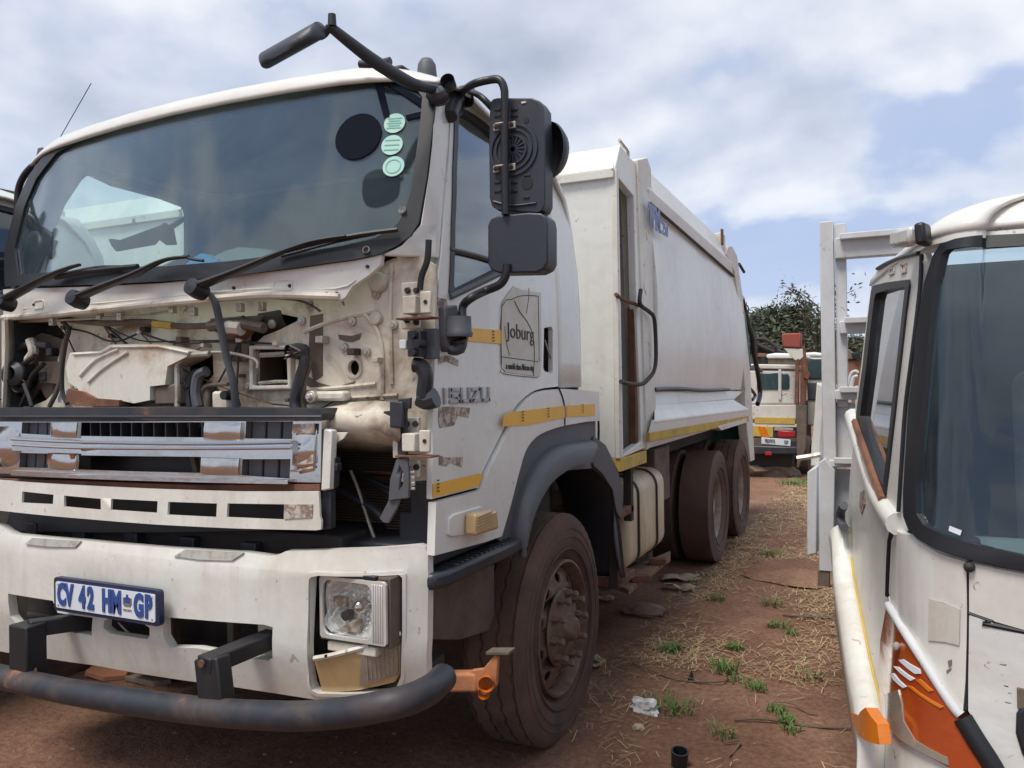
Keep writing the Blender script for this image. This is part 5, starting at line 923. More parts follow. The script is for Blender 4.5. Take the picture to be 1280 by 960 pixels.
# front-facing mirror on its long arm over the roof corner
fm0, fm1 = [(0.917, -1.62, 2.591), (1.137, -1.62, 2.646)]
F0 = Vector(fm0); F1 = Vector(fm1); dv = (F1-F0); rows = []
for i, t in enumerate((0, .03, .10, .22, .4, .6, .78, .9, .97, 1.0)):
    wv = (.012, .040, .062, .075, .082, .082, .075, .062, .045, .015)[i]
    c = F0 + dv*t; row = []
    lat = Vector((-.52, .76, .38)); lat = (lat-dv.normalized()*lat.dot(dv.normalized())).normalized(); nrm = dv.normalized().cross(lat).normalized(); nrm = nrm if nrm.z > 0 else -nrm
    for j in range(17):
        a = 2*math.pi*j/16; row.append(c + lat*wv*math.cos(a)*1.0 + nrm*math.sin(a)*min(wv, .034)*(1.0 if math.sin(a) > 0 else .45))
    rows.append(row)
mb = MB().grid(rows); mb.f += [tuple(range(15, -1, -1)), tuple(len(mb.v)-17+j for j in range(16))]
FM = mb.build('front_mirror', 'mirror', T, smooth=60)
MB().tube([*[(1.109, -1.6, 2.645), (1.127, -1.6, 2.651), (1.145, -1.6, 2.669)]], .011, 8, 4).lathe([(0, .03), (.012, .026), (.014, -.01)], (1.139, -1.58, 2.688), (0, 0, 1), 10).build('mirror_joint', 'black', FM, smooth=60)
MB().tube([*[(1.13, -1.58, 2.68)], *[(1.152, -1.5, 2.653)], *[(1.172, -1.4, 2.629)], *[(1.197, -1.3, 2.611)], *[(1.221, -1.24, 2.603)], *[(1.229, -1.122, 2.624)]], [.015, .019, .022, .022, .019, .015], 10, 5).build('front_mirror_arm', 'mirror', T, smooth=60)
MB().tube([(0.969, -1.2, 2.732), (1.036, -1.2, 2.72), (1.095, -1.2, 2.72)], .014, 8, 3).build('arm_foot', 'mirror', T, smooth=60)
# --- interior
MB().bx(-.93, 1.12, .02, .04, 1.4, 2.72).build('cab_back_wall', 'dash', T)
MB().bx(-.93, 1.12, -1.0, .03, 2.715, 2.73).build('headlining', 'dash', T)
MB().bx(-1.0, 1.16, -1.0, .3, 1.36, 1.4).build('cab_floor', 'dark', T)
rows = []
for x in fr(-.98, 1.15, .07):
    hgt = 2.09 + .085*math.exp(-((x-.28)/.22)**2) + .06*math.exp(-((x+.42)/.2)**2)
    yb = fC(x)+.05
    rows.append([(x, yb, 2.045), (x, yb+.14, 2.06), (x, yb+.25, hgt-.01), (x, yb+.36, hgt), (x, yb+.46, hgt-.03), (x, yb+.52, hgt-.16), (x, yb+.54, 1.6)])
MB().grid(rows).build('dashboard', 'dashtop', T, smooth=50)
MB().lathe([(.2, -.016), (.216, 0), (.2, .016), (.184, 0)], (-.55, -.66, 2.12), (0, -.55, .83), 30, closed=True).build('steering_wheel', 'black', T, smooth=60)
for x, wd in ((-.55, .46), (.55, .8)):
    s_ = MB().bx(x-wd/2, x+wd/2, -.50, -.12, 1.62, 1.75).build('seat', 'dash', T, .04, seg=3)
    MB().beam((x, -.16, 1.7), (x, -.06, 2.30), wd, .13, (0, -1, 0)).build('seat_back', 'dash', s_, .05, seg=3)
q = [(0.126, -1.203, 2.105), (0.258, -1.208, 2.088)]
rag = MB(); rg = random.Random(5); rows = []
for i in range(9):
    row = []
    for j in range(7):
        u = i/8*2-1; v = j/6*2-1; rr_ = max(0, 1-u*u-v*v)**.5
        row.append((q[0][0]+.06+u*.10, q[0][1]+.04+v*.06, q[0][2]-.05+.07*rr_+rg.uniform(-.012, .012)))
    rows.append(row)
tag(MB().grid(rows).build('blue_rag', 'blue', None, smooth=40), 'crumpled bright blue rag on the dashboard behind the windscreen', 'rag').location = T.location
# broken trim silhouette seen in the far window
sheet([(-0.712, 2.363), (-0.656, 2.364), (-0.393, 2.488), (-0.372, 2.505), (-0.35, 2.491), (-0.239, 2.564), (-0.239, 2.537), (-0.318, 2.479), (-0.298, 2.394), (-0.352, 2.386), (-0.405, 2.412), (-0.443, 2.372), (-0.667, 2.305), (-0.69, 2.326)], [], .03, mapX(-.90)).build('broken_trim', 'black', T, .004)
# --- chassis
for x in (-.46, .38): MB().bx(x, x+.08, -1.15, 6.0, .78, 1.04).build('chassis_rail', 'dark', T, .004)
MB().bx(-1.05, .90, .45, 6.1, .98, 1.14).build('subframe', 'dark', T)
for y in (0.0, 3.98, 5.32):
    MB().tube([(-.95, y, .50), (.95, y, .50)], .07, 12, 1).lathe([(0, -.2), (.15, -.17), (.2, 0), (.15, .17), (0, .2)], (0, y, .5), (1, 0, 0), 16).build('axle', 'dark', T, smooth=50)
    for x in (-.42, .42): MB().tube([(x, y-.65, .72), (x, y-.3, .62), (x, y, .585), (x, y+.3, .62), (x, y+.65, .72)], .045, 6, 3).build('leaf_spring', 'dark', T)
# --- wheels
def tyre(xo, width, R_, c, mat, n=160, groove=True, bald=False, rb=.288):
    # profile from the inner bead round the tread to the outer bead, x measured from the centre
    h = width/2
    side = [(rb, .60), (rb+.012, .74), (rb+.035, .86), (rb+.075, .965), (rb+.12, 1.0), (rb+.16, .985), (R_-.028, .93), (R_-.010, .875)]
    prof = [(r_, -f*h) for r_, f in side]
    gs = [-.42, -.12, .18, .48] if groove else []
    tw = .84*h
    if groove:
        for g in (-.46, -.155, .155, .46):
            gc = g*h*1.6; d = .012 if not bald else .004
            prof += [(R_-.001, gc-.007), (R_-d, gc-.005), (R_-d, gc+.005), (R_-.001, gc+.007)]
    prof += [(r_, f*h) for r_, f in reversed(side)]
    mb = MB(); m = len(prof); vs = []; fs = []
    for j in range(n):
        a = 2*math.pi*j/n; zig = .0045*(1 if (j//2) % 2 else -1) if groove else 0
        for i, (r_, x) in enumerate(prof):
            tread = len(side) <= i < m-len(side)
            if not tread and groove and i in (len(side)-1, m-len(side), len(side)-2, m-len(side)+1) and j % 3 == 0: r_ = r_-.006
            vs.append((c[0]+x+(zig if tread and len(side) < i < m-len(side)-1 else 0), c[1]+r_*math.sin(a), c[2]+r_*math.cos(a)))
    for j in range(n):
        for i in range(m-1):
            fs.append((j*m+i, j*m+i+1, ((j+1) % n)*m+i+1, ((j+1) % n)*m+i))
    mb.add(vs, fs)
    for k, rr_ in enumerate((rb+.05, rb+.10, R_-.06)):
        pass
    return mb
def disc_sheet(c, r0, r1, f, nh, hr, hc, xdir=1):
    outer = circ(0, 0, r1, None, 60); holes = [circ(0, 0, r0, None, 40)]
    for k in range(nh):
        a = 2*math.pi*(k+.5)/nh
        holes.append([(hc*math.cos(a)+hr*.75*math.cos(t)*math.cos(a)-hr*math.sin(t)*math.sin(a), hc*math.sin(a)+hr*.75*math.cos(t)*math.sin(a)+hr*math.sin(t)*math.cos(a)) for t in [2*math.pi*q/12 for q in range(12)]])
    return sheet(outer, holes, .010, lambda u, v, w: (c[0]+xdir*(f(math.hypot(u, v))-w), c[1]+u, c[2]+v))
def wheel(kind, c, xo, sgn=1):
    """c = wheel centre (middle of the tyre); the part 'wheel' under the truck with tyre, disc, hub, nuts"""
    Wd = .29; h = Wd/2; front = kind == 'front'; rs = 1.065 if front else 1.03; RT = .535 if front else .52; q = .040 if front else .0
    rm = MB()
    rm.lathe([(.300*rs, .58*h), (.296*rs, .66*h+q), (.286*rs, .68*h+q), (.280*rs, .60*h+q), (.268*rs, .40*h), (.262*rs, -.2*h), (.268*rs, -.7*h), (.294*rs, -.7*h), (.300*rs, -.62*h)], c, (sgn, 0, 0), 56)
    W_ = rm.build('wheel', 'rim' if front else 'rim2', T, smooth=40)
    tyre(0, Wd, RT, c, 'tyre', groove=(kind != 'bald'), rb=.288*rs).build('tyre', 'tyre' if kind != 'bald' else 'tyre2', W_, smooth=50)
    for rr_, xx in ((.345*rs, .985), (.40*rs, 1.0), (.435*rs, .985)):
        MB().lathe([(rr_-.004, xx*h-.004), (rr_-.002, xx*h+.003), (rr_+.002, xx*h+.003), (rr_+.004, xx*h-.004)], c, (sgn, 0, 0), 72).build('sidewall_ring', 'tyre', W_, smooth=50)
    if front:
        x0 = h*.28+q
        f = lambda r_: x0 + (.04*(1-min(1, max(0, (r_-.18)/.10))**1.5))
        disc_sheet(c, .085, .262*rs, f, 10, .030, .232, sgn).build('wheel_disc', 'rim', W_, .004)
        MB().lathe([(.0, .085), (.030, .083), (.048, .075), (.058, .055), (.066, .035), (.105, .028), (.130, .02), (.178, .012), (.184, .0)], (c[0]+sgn*(x0+.04), c[1], c[2]), (sgn, 0, 0), 36).build('hub', 'rim', W_, .003)
        nr, nx, nl = .158, x0+.05, .065
    else:
        f = lambda r_: -h*.62 + .03*(min(1, max(0, (r_-.13)/.13)))
        disc_sheet(c, .085, .262*rs, f, 8, .03, .21, sgn).build('wheel_disc', 'rim2', W_, .004)
        MB().lathe([(.0, .17), (.07, .168), (.078, .155), (.08, .05), (.10, .04), (.14, .03), (.15, .0)], (c[0]-sgn*h*.62, c[1], c[2]), (sgn, 0, 0), 36).build('hub', 'rim2', W_, .003)
        nr, nx, nl = .125, -h*.62+.02, .05
    proto = None
    for k in range(10):
        a = 2*math.pi*(k+.3)/10
        if proto is None:
            n_ = MB().lathe([(0, nl), (.014, nl), (.016, nl-.006), (.016, nl-.022), (.010, nl-.022), (.010, nl-.034), (.019, nl-.035), (.021, nl-.050), (.021, -.005)], (0, 0, 0), (sgn, 0, 0), 6).build('wheel_nut', 'rim', W_, smooth=0)
            proto = n_
        else:
            n_ = proto.copy(); COL.objects.link(n_); n_.parent = W_
        n_.location = (c[0]+sgn*nx, c[1]+nr*math.sin(a), c[2]+nr*math.cos(a))
    return W_
wheel('front', (1.25-.145, 0, .445), 0); wheel('front', (-1.25+.145, 0, .445), 0, -1)
wheel('bald', (1.25-.145, 3.98, .445), 0); wheel('bald', (1.25-.145-.33, 3.98, .445), 0)
wheel('rear', (1.25-.145, 5.32, .445), 0); wheel('rear', (1.25-.145-.33, 5.32, .445), 0)
# --- compactor body
fx = 1.25
hz0, hz1, hy0, hy1 = 1.165, 2.815, .862, 1.405
MB().bx(-1.25, 1.25, hy0, hy0+.02, hz0, hz1).build('front_bulkhead', 'body', T, .006)
MB().bx(-1.25, 1.25, hy0-.03, hy0+.03, hz1-.05, hz1).build('bulkhead_lip', 'bodyrust', T, .004)
MB().prism([(-1.22, hy0-.03, hz1), (1.252, hy0-.03, hz1), (1.19, hy0+.14, hz1+.175), (-1.16, hy0+.14, hz1+.175)], (0, .012, 0)).build('sloping_panel', 'body', T, .004)
MB().prism([(-1.16, hy0+.14, hz1+.175), (1.19, hy0+.14, hz1+.175), (1.19, 1.45, hz1+.13), (-1.16, 1.45, hz1+.13)], (0, 0, -.01)).build('roof_panel', 'body', T, .004)
col = [(0.856, 2.814), (0.971, 2.986), (1.083, 2.972), (1.182, 2.959), (1.322, 2.959), (1.415, 1.183), (0.901, 1.163)]
cho = [(0.931, 2.785), (1.24, 2.743), (1.273, 1.984), (1.343, 1.229), (0.949, 1.182)]
sheet(col, [cho], .05, mapX(1.252)).build('column_frame', 'body', T, .005)
CF = bpy.data.objects['column_frame']
MB().bx(1.23, 1.262, hy0-.008, hy0+.03, hz0, hz1).build('column_edge', 'bodyrust', CF, .004)
MB().bx(.72, .74, hy0+.02, 1.5, hz0, hz1).build('recess_wall', 'body', CF)
MB().bx(.72, 1.20, 1.385, 1.40, hz0, hz1).build('recess_back', 'bodyrust', CF)
MB().bx(.74, 1.24, hy0+.03, 1.4, hz0, hz0+.02).build('recess_floor', 'rust', CF)
MB().bx(1.02, 1.10, hy0+.16, 1.36, 1.55, 1.75).build('recess_bracket', 'black', CF, .01)
MB().tube([(1.0, 1.2, 1.2), (1.02, 1.24, 1.8), (.98, 1.2, 2.6)], .045, 10, 3).build('hydraulic_ram', 'rust', CF, smooth=60)
MB().tube([(1.08, 1.1, 1.6), (1.05, 1.15, 1.9), (1.02, 1.22, 2.2)], .02, 8, 3).build('hydraulic_hose', 'dark', CF)
MB().bx(1.19, 1.235, 1.27, 1.33, hz0+.02, hz0+.9).build('rusty_post', 'rust', CF, .004)
MB().bx(1.2, 1.26, hy0, 1.42, hz0-.075, hz0+.0).build('column_foot', 'yellow2', CF, .003)
# handle loop on the column
MB().tube([(1.26, 0.821, 2.098), (1.26, 0.943, 2.082), (1.26, 1.314, 2.076)] , .012, 8, 3).build('grab_rail', 'rust', T, smooth=60)
MB().tube([(1.3, 1.194, 2.161), (1.3, 1.172, 2.072), (1.3, 1.389, 2.04), (1.3, 1.504, 1.997), (1.3, 1.533, 1.793), (1.3, 1.487, 1.679), (1.3, 1.33, 1.618), (1.3, 1.183, 1.589), (1.3, 0.946, 1.59), (1.3, 0.76, 1.605)], .013, 8, 5).build('grab_rail', 'dark', T, smooth=60)
# top gusset, bent rod
MB().prism([(1.25, hy0, hz1), (1.20, hy0+.12, hz1+.165), (1.20, hy0+.30, hz1+.15), (1.23, 1.35, hz1+.12), (1.25, 1.40, hz1)], (-.012, 0, 0)).build('gusset', 'body', T, .003)
MB().tube([(1.24, 0.99, 3.02), (1.24, 1.085, 3.008), (1.24, 1.167, 2.995), (1.24, 1.164, 2.937), (1.24, 1.232, 2.934)], .010, 6, 2).build('bent_rod', 'steel', T)
# second post
pa = [(1.287, 2.975), (1.511, 3.047), (1.605, 2.992), (1.651, 1.201), (1.414, 1.168)]
sheet(pa, [], .12, mapX(1.265)).build('body_post', 'bodyrust', T, .006)
# side panel, rails
rear_t, rear_b = [(4.939, 2.907), (5.703, 1.187)]
sp_o = [(1.613, 2.752), (4.869, 2.659), (5.202, 2.417), (5.38, 1.998), (5.336, 1.505), (4.541, 1.515), (1.669, 1.55)]
sheet(sp_o, [], .06, lambda u, v, w: (1.235-w+.06*math.sin(max(0, min(1, (v-1.5)/1.25))*math.pi)*.9, u, v), fr(1.8, 5.4, .4), fr(1.5, 2.9, .12)).build('side_panel', 'body', T, .006)
SP = bpy.data.objects['side_panel']
MB().loft([(1.2, 1.792, 3.031), (1.2, 5.1, 2.984)], [(1.275, 1.505, 2.841), (1.275, 4.68, 2.772)], (-.03, 0, 0)).build('upper_rail', 'body', T, .006)
MB().loft([(1.275, 1.505, 2.841), (1.275, 4.68, 2.772)], [(1.245, 1.611, 2.752), (1.245, 4.9, 2.663)], (-.03, 0, 0)).build('upper_rail', 'body', T, .006)
MB().tube([(1.262, 1.569, 2.763), (1.262, 4.797, 2.666)], .012, 6, 1).build('rail_edge_line', 'dark', T)  # dark line along the upper rail's lower edge
MB().tube([(1.262, 1.624, 1.55), (1.262, 2.356, 1.547), (1.262, 3.231, 1.524), (1.262, 4.425, 1.516)], .016, 6, 6).build('rub_strip', 'black', T)
q = [(1.235, 1.726, 1.538), (1.235, 5.543, 1.485)]
MB().loft(q, [(1.245, 1.683, 1.443), (1.245, 4.845, 1.413)], (-.02, 0, 0)).build('lower_band', 'body', T, .004)
MB().loft([(1.245, 1.683, 1.449), (1.245, 4.749, 1.415)], [(1.31, 1.431, 1.36), (1.31, 5.364, 1.297)], (0, 0, -.02)).build('body_ledge', 'body', T, .004)
MB().loft([(1.31, 1.431, 1.36), (1.31, 5.364, 1.297)], [(1.3, 1.387, 1.282), (1.3, 5.425, 1.217)], (-.02, 0, 0)).build('lower_rail', 'body', T, .004)
MB().loft([(1.3, 1.35, 1.284), (1.3, 5.425, 1.217)], [(1.29, 1.384, 1.226), (1.29, 5.487, 1.153)], (-.02, 0, 0)).build('yellow_rail', 'yellow2', T, .003)
MB().prism([(1.3, 3.611, 1.202), (1.3, 5.254, 1.198), (1.3, 5.305, 1.153), (1.3, 3.801, 1.155)], (-.2, 0, .01)).build('loose_plate', 'bodyrust', T, .003)
# rear frame and tailgate
rf = [(4.334, 2.821), (4.473, 2.919), (4.703, 2.954), (4.988, 2.897), (5.316, 2.512), (5.805, 1.653), (6.021, 0.683), (5.717, 0.693), (5.42, 1.217), (5.318, 1.91), (5.091, 2.323), (4.825, 2.711)]
sheet(rf, [], .10, mapX(1.27)).build('rear_frame', 'bodyrust', T, .006)
RF = bpy.data.objects['rear_frame']
MB().bx(1.16, 1.25, 4.25, 4.42, 2.86, 3.02).build('rear_hook', 'bodyrust', RF, .006)
MB().bx(1.24, 1.26, 4.22, 4.27, 2.90, 3.05).build('rear_hook', 'rust', RF, .003)
MB().prism([(-1.2, 4.6, 2.85), (-1.2, 5.9, .75), (-1.2, 6.3, .9), (-1.2, 6.5, 2.0), (-1.2, 5.6, 2.7)], (2.36, 0, 0)).build('tailgate', 'teal', T, .01)
MB().bx(-1.18, 1.17, 1.45, 5.4, 1.15, 2.8).build('inner_body', 'body', T)
MB().bx(-1.18, 1.12, 1.45, 4.6, 2.8, 2.9).build('body_roof', 'body', T)
MB().tube([(1.2, 5.559, 2.892), (1.2, 5.893, 2.844)], .018, 6, 1).build('tail_rod', 'dark', RF)
tl = [(1.22, 5.564, 2.52), (1.22, 5.948, 2.298), (1.22, 6.305, 2.131), (1.22, 6.417, 1.944), (1.22, 6.799, 1.657), (1.22, 6.921, 1.435), (1.22, 6.695, 1.311)]
MB().tube(tl, .03, 8, 5).build('tail_hose', 'black', RF, smooth=60)
MB().tube([(1.2, 5.688, 2.46), (1.2, 5.894, 2.203), (1.2, 6.049, 1.934), (1.2, 6.155, 1.749)], .03, 8, 4).build('tail_hose', 'teal', RF, smooth=60)
for dx in (0, 6): MB().tube([(1.2, 6.153, 1.73), (1.2, 6.678, 1.775), (1.2, 7.248, 1.721)] if dx else [(1.2, 6.257, 1.504), (1.2, 6.644, 1.421), (1.2, 6.373, 1.368)], .02, 6, 4).build('tail_hose', 'black', RF)
# bodyside lettering
text('body_letters', 'TFM', .20, 'fadedblue', SP, (1.3, 1.539, 2.65), (0, 1, 0), (0, 0, 1), .8, .008, .002)
text('body_letters', 'HC250', .13, 'fadedblue', SP, (1.3, 1.744, 2.628), (0, 1, 0), (0, 0, 1), .8, .002, .002)
# --- tank, step frame, side hardware
TK_ = rrect(.36, 1.05, 0, 0, 0) if False else None
prof = rrect(.62, 1.17, .40, .98, .11, 5)
mb = MB(); y0, y1 = 1.30, 2.24
mb.prism([(x, y0, z) for x, z in prof], (0, y1-y0, 0)); mb.build('fuel_tank', 'tank', T, .05, seg=4)
FT = bpy.data.objects['fuel_tank']
for yy in (y0+.20, y0+.66):
    pf = rrect(.612, 1.178, .392, .988, .115, 5)
    mb = MB(); mb.v = []; 
    vs = []
    for x, z in pf: vs += [(x, yy, z), (x, yy+.03, z)]
    n_ = len(pf); mb.add(vs, [(2*i, 2*i+1, (2*i+3) % (2*n_), (2*i+2) % (2*n_)) for i in range(n_)])
    mb.build('tank_strap', 'black', FT, solid=.006, smooth=50)
MB().lathe([(0, .06), (.05, .055), (.055, 0), (.055, -.04)], (1.03, y0+.42, 1.0), (.35, 0, 1), 18).build('tank_cap', 'black', FT, .003)
MB().bx(.70, 1.05, y0+.30, y0+.50, .975, .99).build('filler_recess', 'wood', FT, .004)
# ladder frame in front of the tank
for yy, xx in ((.93, 1.19), (1.20, 1.20)): MB().bx(xx-.03, xx+.02, yy, yy+.055, .75 if yy > 1 else .40, 1.16).build('hanger', 'dark', T, .004)
for zz in (.40, .80): MB().bx(.82, 1.22, .95, 1.26, zz, zz+.05).build('step_tread', 'rust', T, .006)
MB().bx(.80, .84, .95, 1.24, .42, .85).build('step_back', 'rust', T, .004)
MB().bx(1.17, 1.22, .94, .98, .42, .82).build('step_edge', 'rust', T, .004)
# air tank etc between tank and rear wheels
MB().bx(.5, 1.08, 2.3, 2.75, .68, 1.1).build('air_box', 'brownmetal', T, .01)
MB().tube([(.55, 2.0, .95), (1.0, 2.05, 1.02)], .07, 14, 1).build('air_tank', 'dark', T, smooth=60)
# wooden pallet piece under the tank
# --- second truck beside the first, only what shows past the first one
SKIP = ('wire', 'cable_clip', 'bolt', 'pipe', 'heater_hose', 'pressed_rib', 'grime_patch', 'connector', 'valve_block', 'valve_stub', 'plug_hose', 'plug', 'cut_wire', 'wiring_harness', 'yellow_tape', 'wiper_link', 'link_pivot', 'hinge_bolt', 'connector_clip', 'lens_flute', 'grille_vane', 'grille_slat', 'bar_bead', 'rubber_boot', 'check_roller', 'white_connector', 'number_plate_frame', 'front_tube_bar', 'side_lamp_arm', 'licence_disc', 'round_reflection', 'visor_bracket', 'radiator_fins', 'radiator_brace',
        'hose', 'cable', 'wiper', 'hanging_strap', 'loose_trim_strip', 'black_bracket', 'torn_rubber_flap', 'grille_end_cap', 'grille_clip', 'stay_plate', 'broken_trim', 'aerial', 'city_sticker', 'torn_sticker', 'door_letter',
        'tape_print', 'hanger', 'step_tread', 'step_back', 'step_edge', 'air_box', 'air_tank', 'leaf_spring', 'cross_rib', 'seal_plug', 'white_strip', 'front_mirror', 'front_mirror_arm', 'arm_foot', 'yellow_strip', 'tail_hose', 'far_door', 'seat', 'steering_wheel', 'recess_bracket', 'hydraulic_ram', 'hydraulic_hose', 'indicator_base', 'indicator_lens', 'tread_bar', 'moulded_slot', 'round_recess', 'moulded_spoke', 'moulded_ring', 'moulded_lip', 'mirror_clamp', 'wheel_nut', 'edge_panel', 'wire_hook', 'loose_plate', 'bent_rod')
T2 = copy_tree(T, None, SKIP)
T2.location = (T.location.x-2.945, T.location.y-.38, 0)
T2['label'] = 'white garbage truck mostly hidden behind the near one, seen through its windscreen'
# ------------------------------------------------------------------ small white truck on the right
QX, QY = 0.9, 3.0
Q = empty('small_truck', (QX, QY, 0), 'small white truck with triangular orange lamp and caged load bed at the right edge', 'truck')
def plan(s):
    if s < 0: return (.03+s*.16, 2.32-s)
    if s < 1:
        a = s*math.pi/2; return (.03+.19*(1-math.cos(a)), 2.32-.26*math.sin(a))
    return (.22+(s-1), 2.06-.03*math.sin(min(1, (s-1)/.75)*math.pi/2))
def TK(s, z, w=0):
    x, y = plan(s); x1, y1 = plan(s+.01); dx, dy = x1-x, y1-y; l = math.hypot(dx, dy); nx, ny = dy/l, -dx/l
    k = max(0, z-1.2); fr_ = min(1, max(0, s)); q = (.05+.15*fr_)*k+(.05+.03*fr_)*k*k
    ins = q - max(0, .95-z)*.10 - w
    return (x-nx*ins-QX, y-ny*ins-QY, z)
def mapK(d=0): return lambda s, z, w: TK(s, z, d-w)
SU = fr(-1.2, 0, .15)+fr(.1, 1.0, .1)+fr(1.2, 2.2, .15); ZU = fr(.4, 2.0, .12)
SE = 1.9
seal_o = [(SE, 1.18)] + [(1.056, 1.177), (0.987, 1.187), (0.821, 1.193), (0.632, 1.203), (0.474, 1.217), (0.37, 1.233), (0.292, 1.26), (0.259, 1.317), (0.206, 1.534), (0.212, 1.626), (0.185, 1.696), (0.198, 1.836), (0.248, 1.903), (0.303, 1.93), (0.444, 1.937), (1.014, 1.943), (1.079, 1.94)] + [(SE, 1.95)]
seal_i = [(SE-.02, 1.215)] + [(1.056, 1.211), (0.989, 1.222), (0.877, 1.227), (0.69, 1.237), (0.514, 1.252), (0.441, 1.275), (0.401, 1.342), (0.392, 1.427), (0.367, 1.578), (0.347, 1.693), (0.314, 1.831), (0.337, 1.903), (0.377, 1.913), (1.013, 1.912), (1.078, 1.91)] + [(SE-.02, 1.90)]
sheet(seal_o, [seal_i], .02, mapK(.014), SU, ZU).build('windscreen_seal', 'black', Q, .005)
sheet(seal_i, [], .006, mapK(.0), SU, ZU).build('windscreen', 'glass2', Q, smooth=60)
do = [(0.017, 1.919), (0.057, 1.899), (0.058, 1.833), (0.056, 1.676), (0.001, 1.532), (-0.0, 1.385), (-0.007, 1.256), (-0.028, 1.208), (-0.097, 1.163), (-0.146, 0.998), (-0.123, 0.984), (-0.177, 0.86), (-0.147, 0.756), (-0.097, 0.686)] + [(-.03, .60), (-.11, .665), (-.3, .715), (-.53, .785), (-.8, .88), (-1.0, 1.0)] + [(-0.877, 1.347), (-0.887, 1.464), (-0.821, 1.64), (-0.782, 1.866), (-0.772, 1.95), (-0.66, 1.977), (-0.272, 1.949)]
dw = [(-0.701, 1.922), (-0.432, 1.901), (-0.081, 1.867), (-0.062, 1.85), (-0.07, 1.768), (-0.077, 1.672), (-0.103, 1.498), (-0.142, 1.338), (-0.171, 1.265), (-0.283, 1.294), (-0.514, 1.364), (-0.798, 1.448), (-0.81, 1.473), (-0.745, 1.639), (-0.733, 1.767), (-0.723, 1.905)]
sheet(do, [dw], .025, mapK(0), SU, ZU).build('door', 'truckwhite', Q, .008)
DR = bpy.data.objects['door.001'] if 'door.001' in bpy.data.objects else Q
DR = [o for o in Q.children if o.name.startswith('door')][0]
dwi = [(-0.611, 1.885), (-0.388, 1.874), (-0.113, 1.85), (-0.115, 1.771), (-0.121, 1.673), (-0.149, 1.496), (-0.182, 1.347), (-0.205, 1.296), (-0.319, 1.32), (-0.519, 1.376), (-0.684, 1.445), (-0.714, 1.472), (-0.656, 1.638), (-0.644, 1.762), (-0.632, 1.868)]
sheet(dw, [dwi], .02, mapK(.006), SU, ZU).build('window_seal', 'black', DR, .004)
sheet(dw, [], .005, mapK(-.012), SU, ZU).build('door_window', 'sideglass', DR, smooth=60)
def onK(px, d): return [TK(s, z, d) for s, z in px]
MB().tube(onK([(-0.779, 1.449), (-0.516, 1.369), (-0.284, 1.296), (-0.157, 1.26)], .012), .012, 6, 3).build('window_sill', 'rust', DR)
MB().tube(onK([(-0.833, 1.438), (-0.541, 1.348), (-0.305, 1.274), (-0.137, 1.229)], .014), .010, 6, 3).build('window_trim', 'steel', DR)
MB().tube(onK([(-0.928, 1.463), (-0.572, 1.34), (-0.271, 1.25), (0.021, 1.221)], .0), .030, 10, 4).build('door_shoulder', 'truckwhite', DR, smooth=60)
for q in ([(-0.432, 1.943), (-0.336, 1.935), (-0.323, 1.914), (-0.402, 1.917)], [(-0.237, 1.93), (-0.153, 1.921), (-0.138, 1.894), (-0.205, 1.896)]): sheet(q, [[(sum(p[0] for p in q)/4+(p[0]-sum(t[0] for t in q)/4)*.7, sum(p[1] for p in q)/4+(p[1]-sum(t[1] for t in q)/4)*.7) for p in q]], .003, mapK(.004)).build('scraped_patch', 'glue_reflection_brown', DR, smooth=0)
sheet([(-0.637, 1.214), (-0.556, 1.236), (-0.53, 1.193), (-0.603, 1.147), (-0.655, 1.16)], [], .003, mapK(.003)).build('scraped_patch', 'glue_reflection_brown', DR, smooth=0)
sheet([(-1.162, 1.065), (-0.919, 1.128), (-0.881, 1.075), (-1.019, 1.039)], [], .04, mapK(.05)).build('door_handle', 'plastic', DR, .008) if False else None
hp = onK([(-0.833, 1.141), (-0.922, 1.104), (-0.925, 1.067), (-0.82, 1.062)], .03)
MB().tube(hp, .016, 8, 4).build('door_handle', 'plastic2', DR, smooth=60)
# corner panel with torn notice, front panel
cp = [(-0.005, 1.204), (0.369, 1.216), (0.633, 1.192), (0.821, 1.184), (0.821, 1.07), (0.808, 0.916), (0.797, 0.848), (0.721, 0.869), (0.525, 0.931), (0.292, 0.977), (-0.087, 0.987), (-0.121, 1.011), (-0.074, 1.161)]
sheet(cp, [], .02, mapK(.002), SU, ZU).build('corner_panel', 'truckwhite', Q, .008)
CPN = [o for o in Q.children if o.name.startswith('corner_panel')][0]
sheet([(0.548, 1.081), (0.67, 1.082), (0.778, 1.075), (0.769, 0.992), (0.666, 0.991), (0.536, 0.981)], [], .002, mapK(.005), SU).build('torn_notice', 'sign', CPN, smooth=0)
for q in ([(0.688, 0.949), (0.717, 0.955), (0.718, 0.942), (0.696, 0.935)], [(0.68, 0.926), (0.713, 0.937), (0.714, 0.933), (0.687, 0.921)]): sheet(q, [], .002, mapK(.004)).build('scuff_mark', 'inkfaint', CPN, smooth=0)
MB().tube(onK([(-0.099, 0.979), (0.292, 0.971), (0.527, 0.924), (0.723, 0.859), (0.787, 0.839)], .006), .012, 8, 3).build('panel_moulding', 'bedwhite', CPN, smooth=60)
fp = [(0.842, 1.183), (0.986, 1.178), (1.056, 1.17)] + [(SE, 1.165), (SE, .98)] + [(1.054, 1.047), (0.982, 1.062), (0.837, 1.073)]
sheet(fp, [], .02, mapK(.004), SU, ZU).build('front_panel', 'truckwhite', Q, .01)
fp2 = [(0.837, 1.066), (0.981, 1.055), (1.054, 1.04)] + [(SE, .97), (SE, .45)] + [(1.022, 0.704), (1.002, 0.758), (0.923, 0.807), (0.831, 0.852), (0.828, 0.936)]
gh_ = [(1.049, 0.897), (1.034, 0.874), (1.032, 0.823), (1.044, 0.775)] + [(1.3, .74), (1.3, .90)]
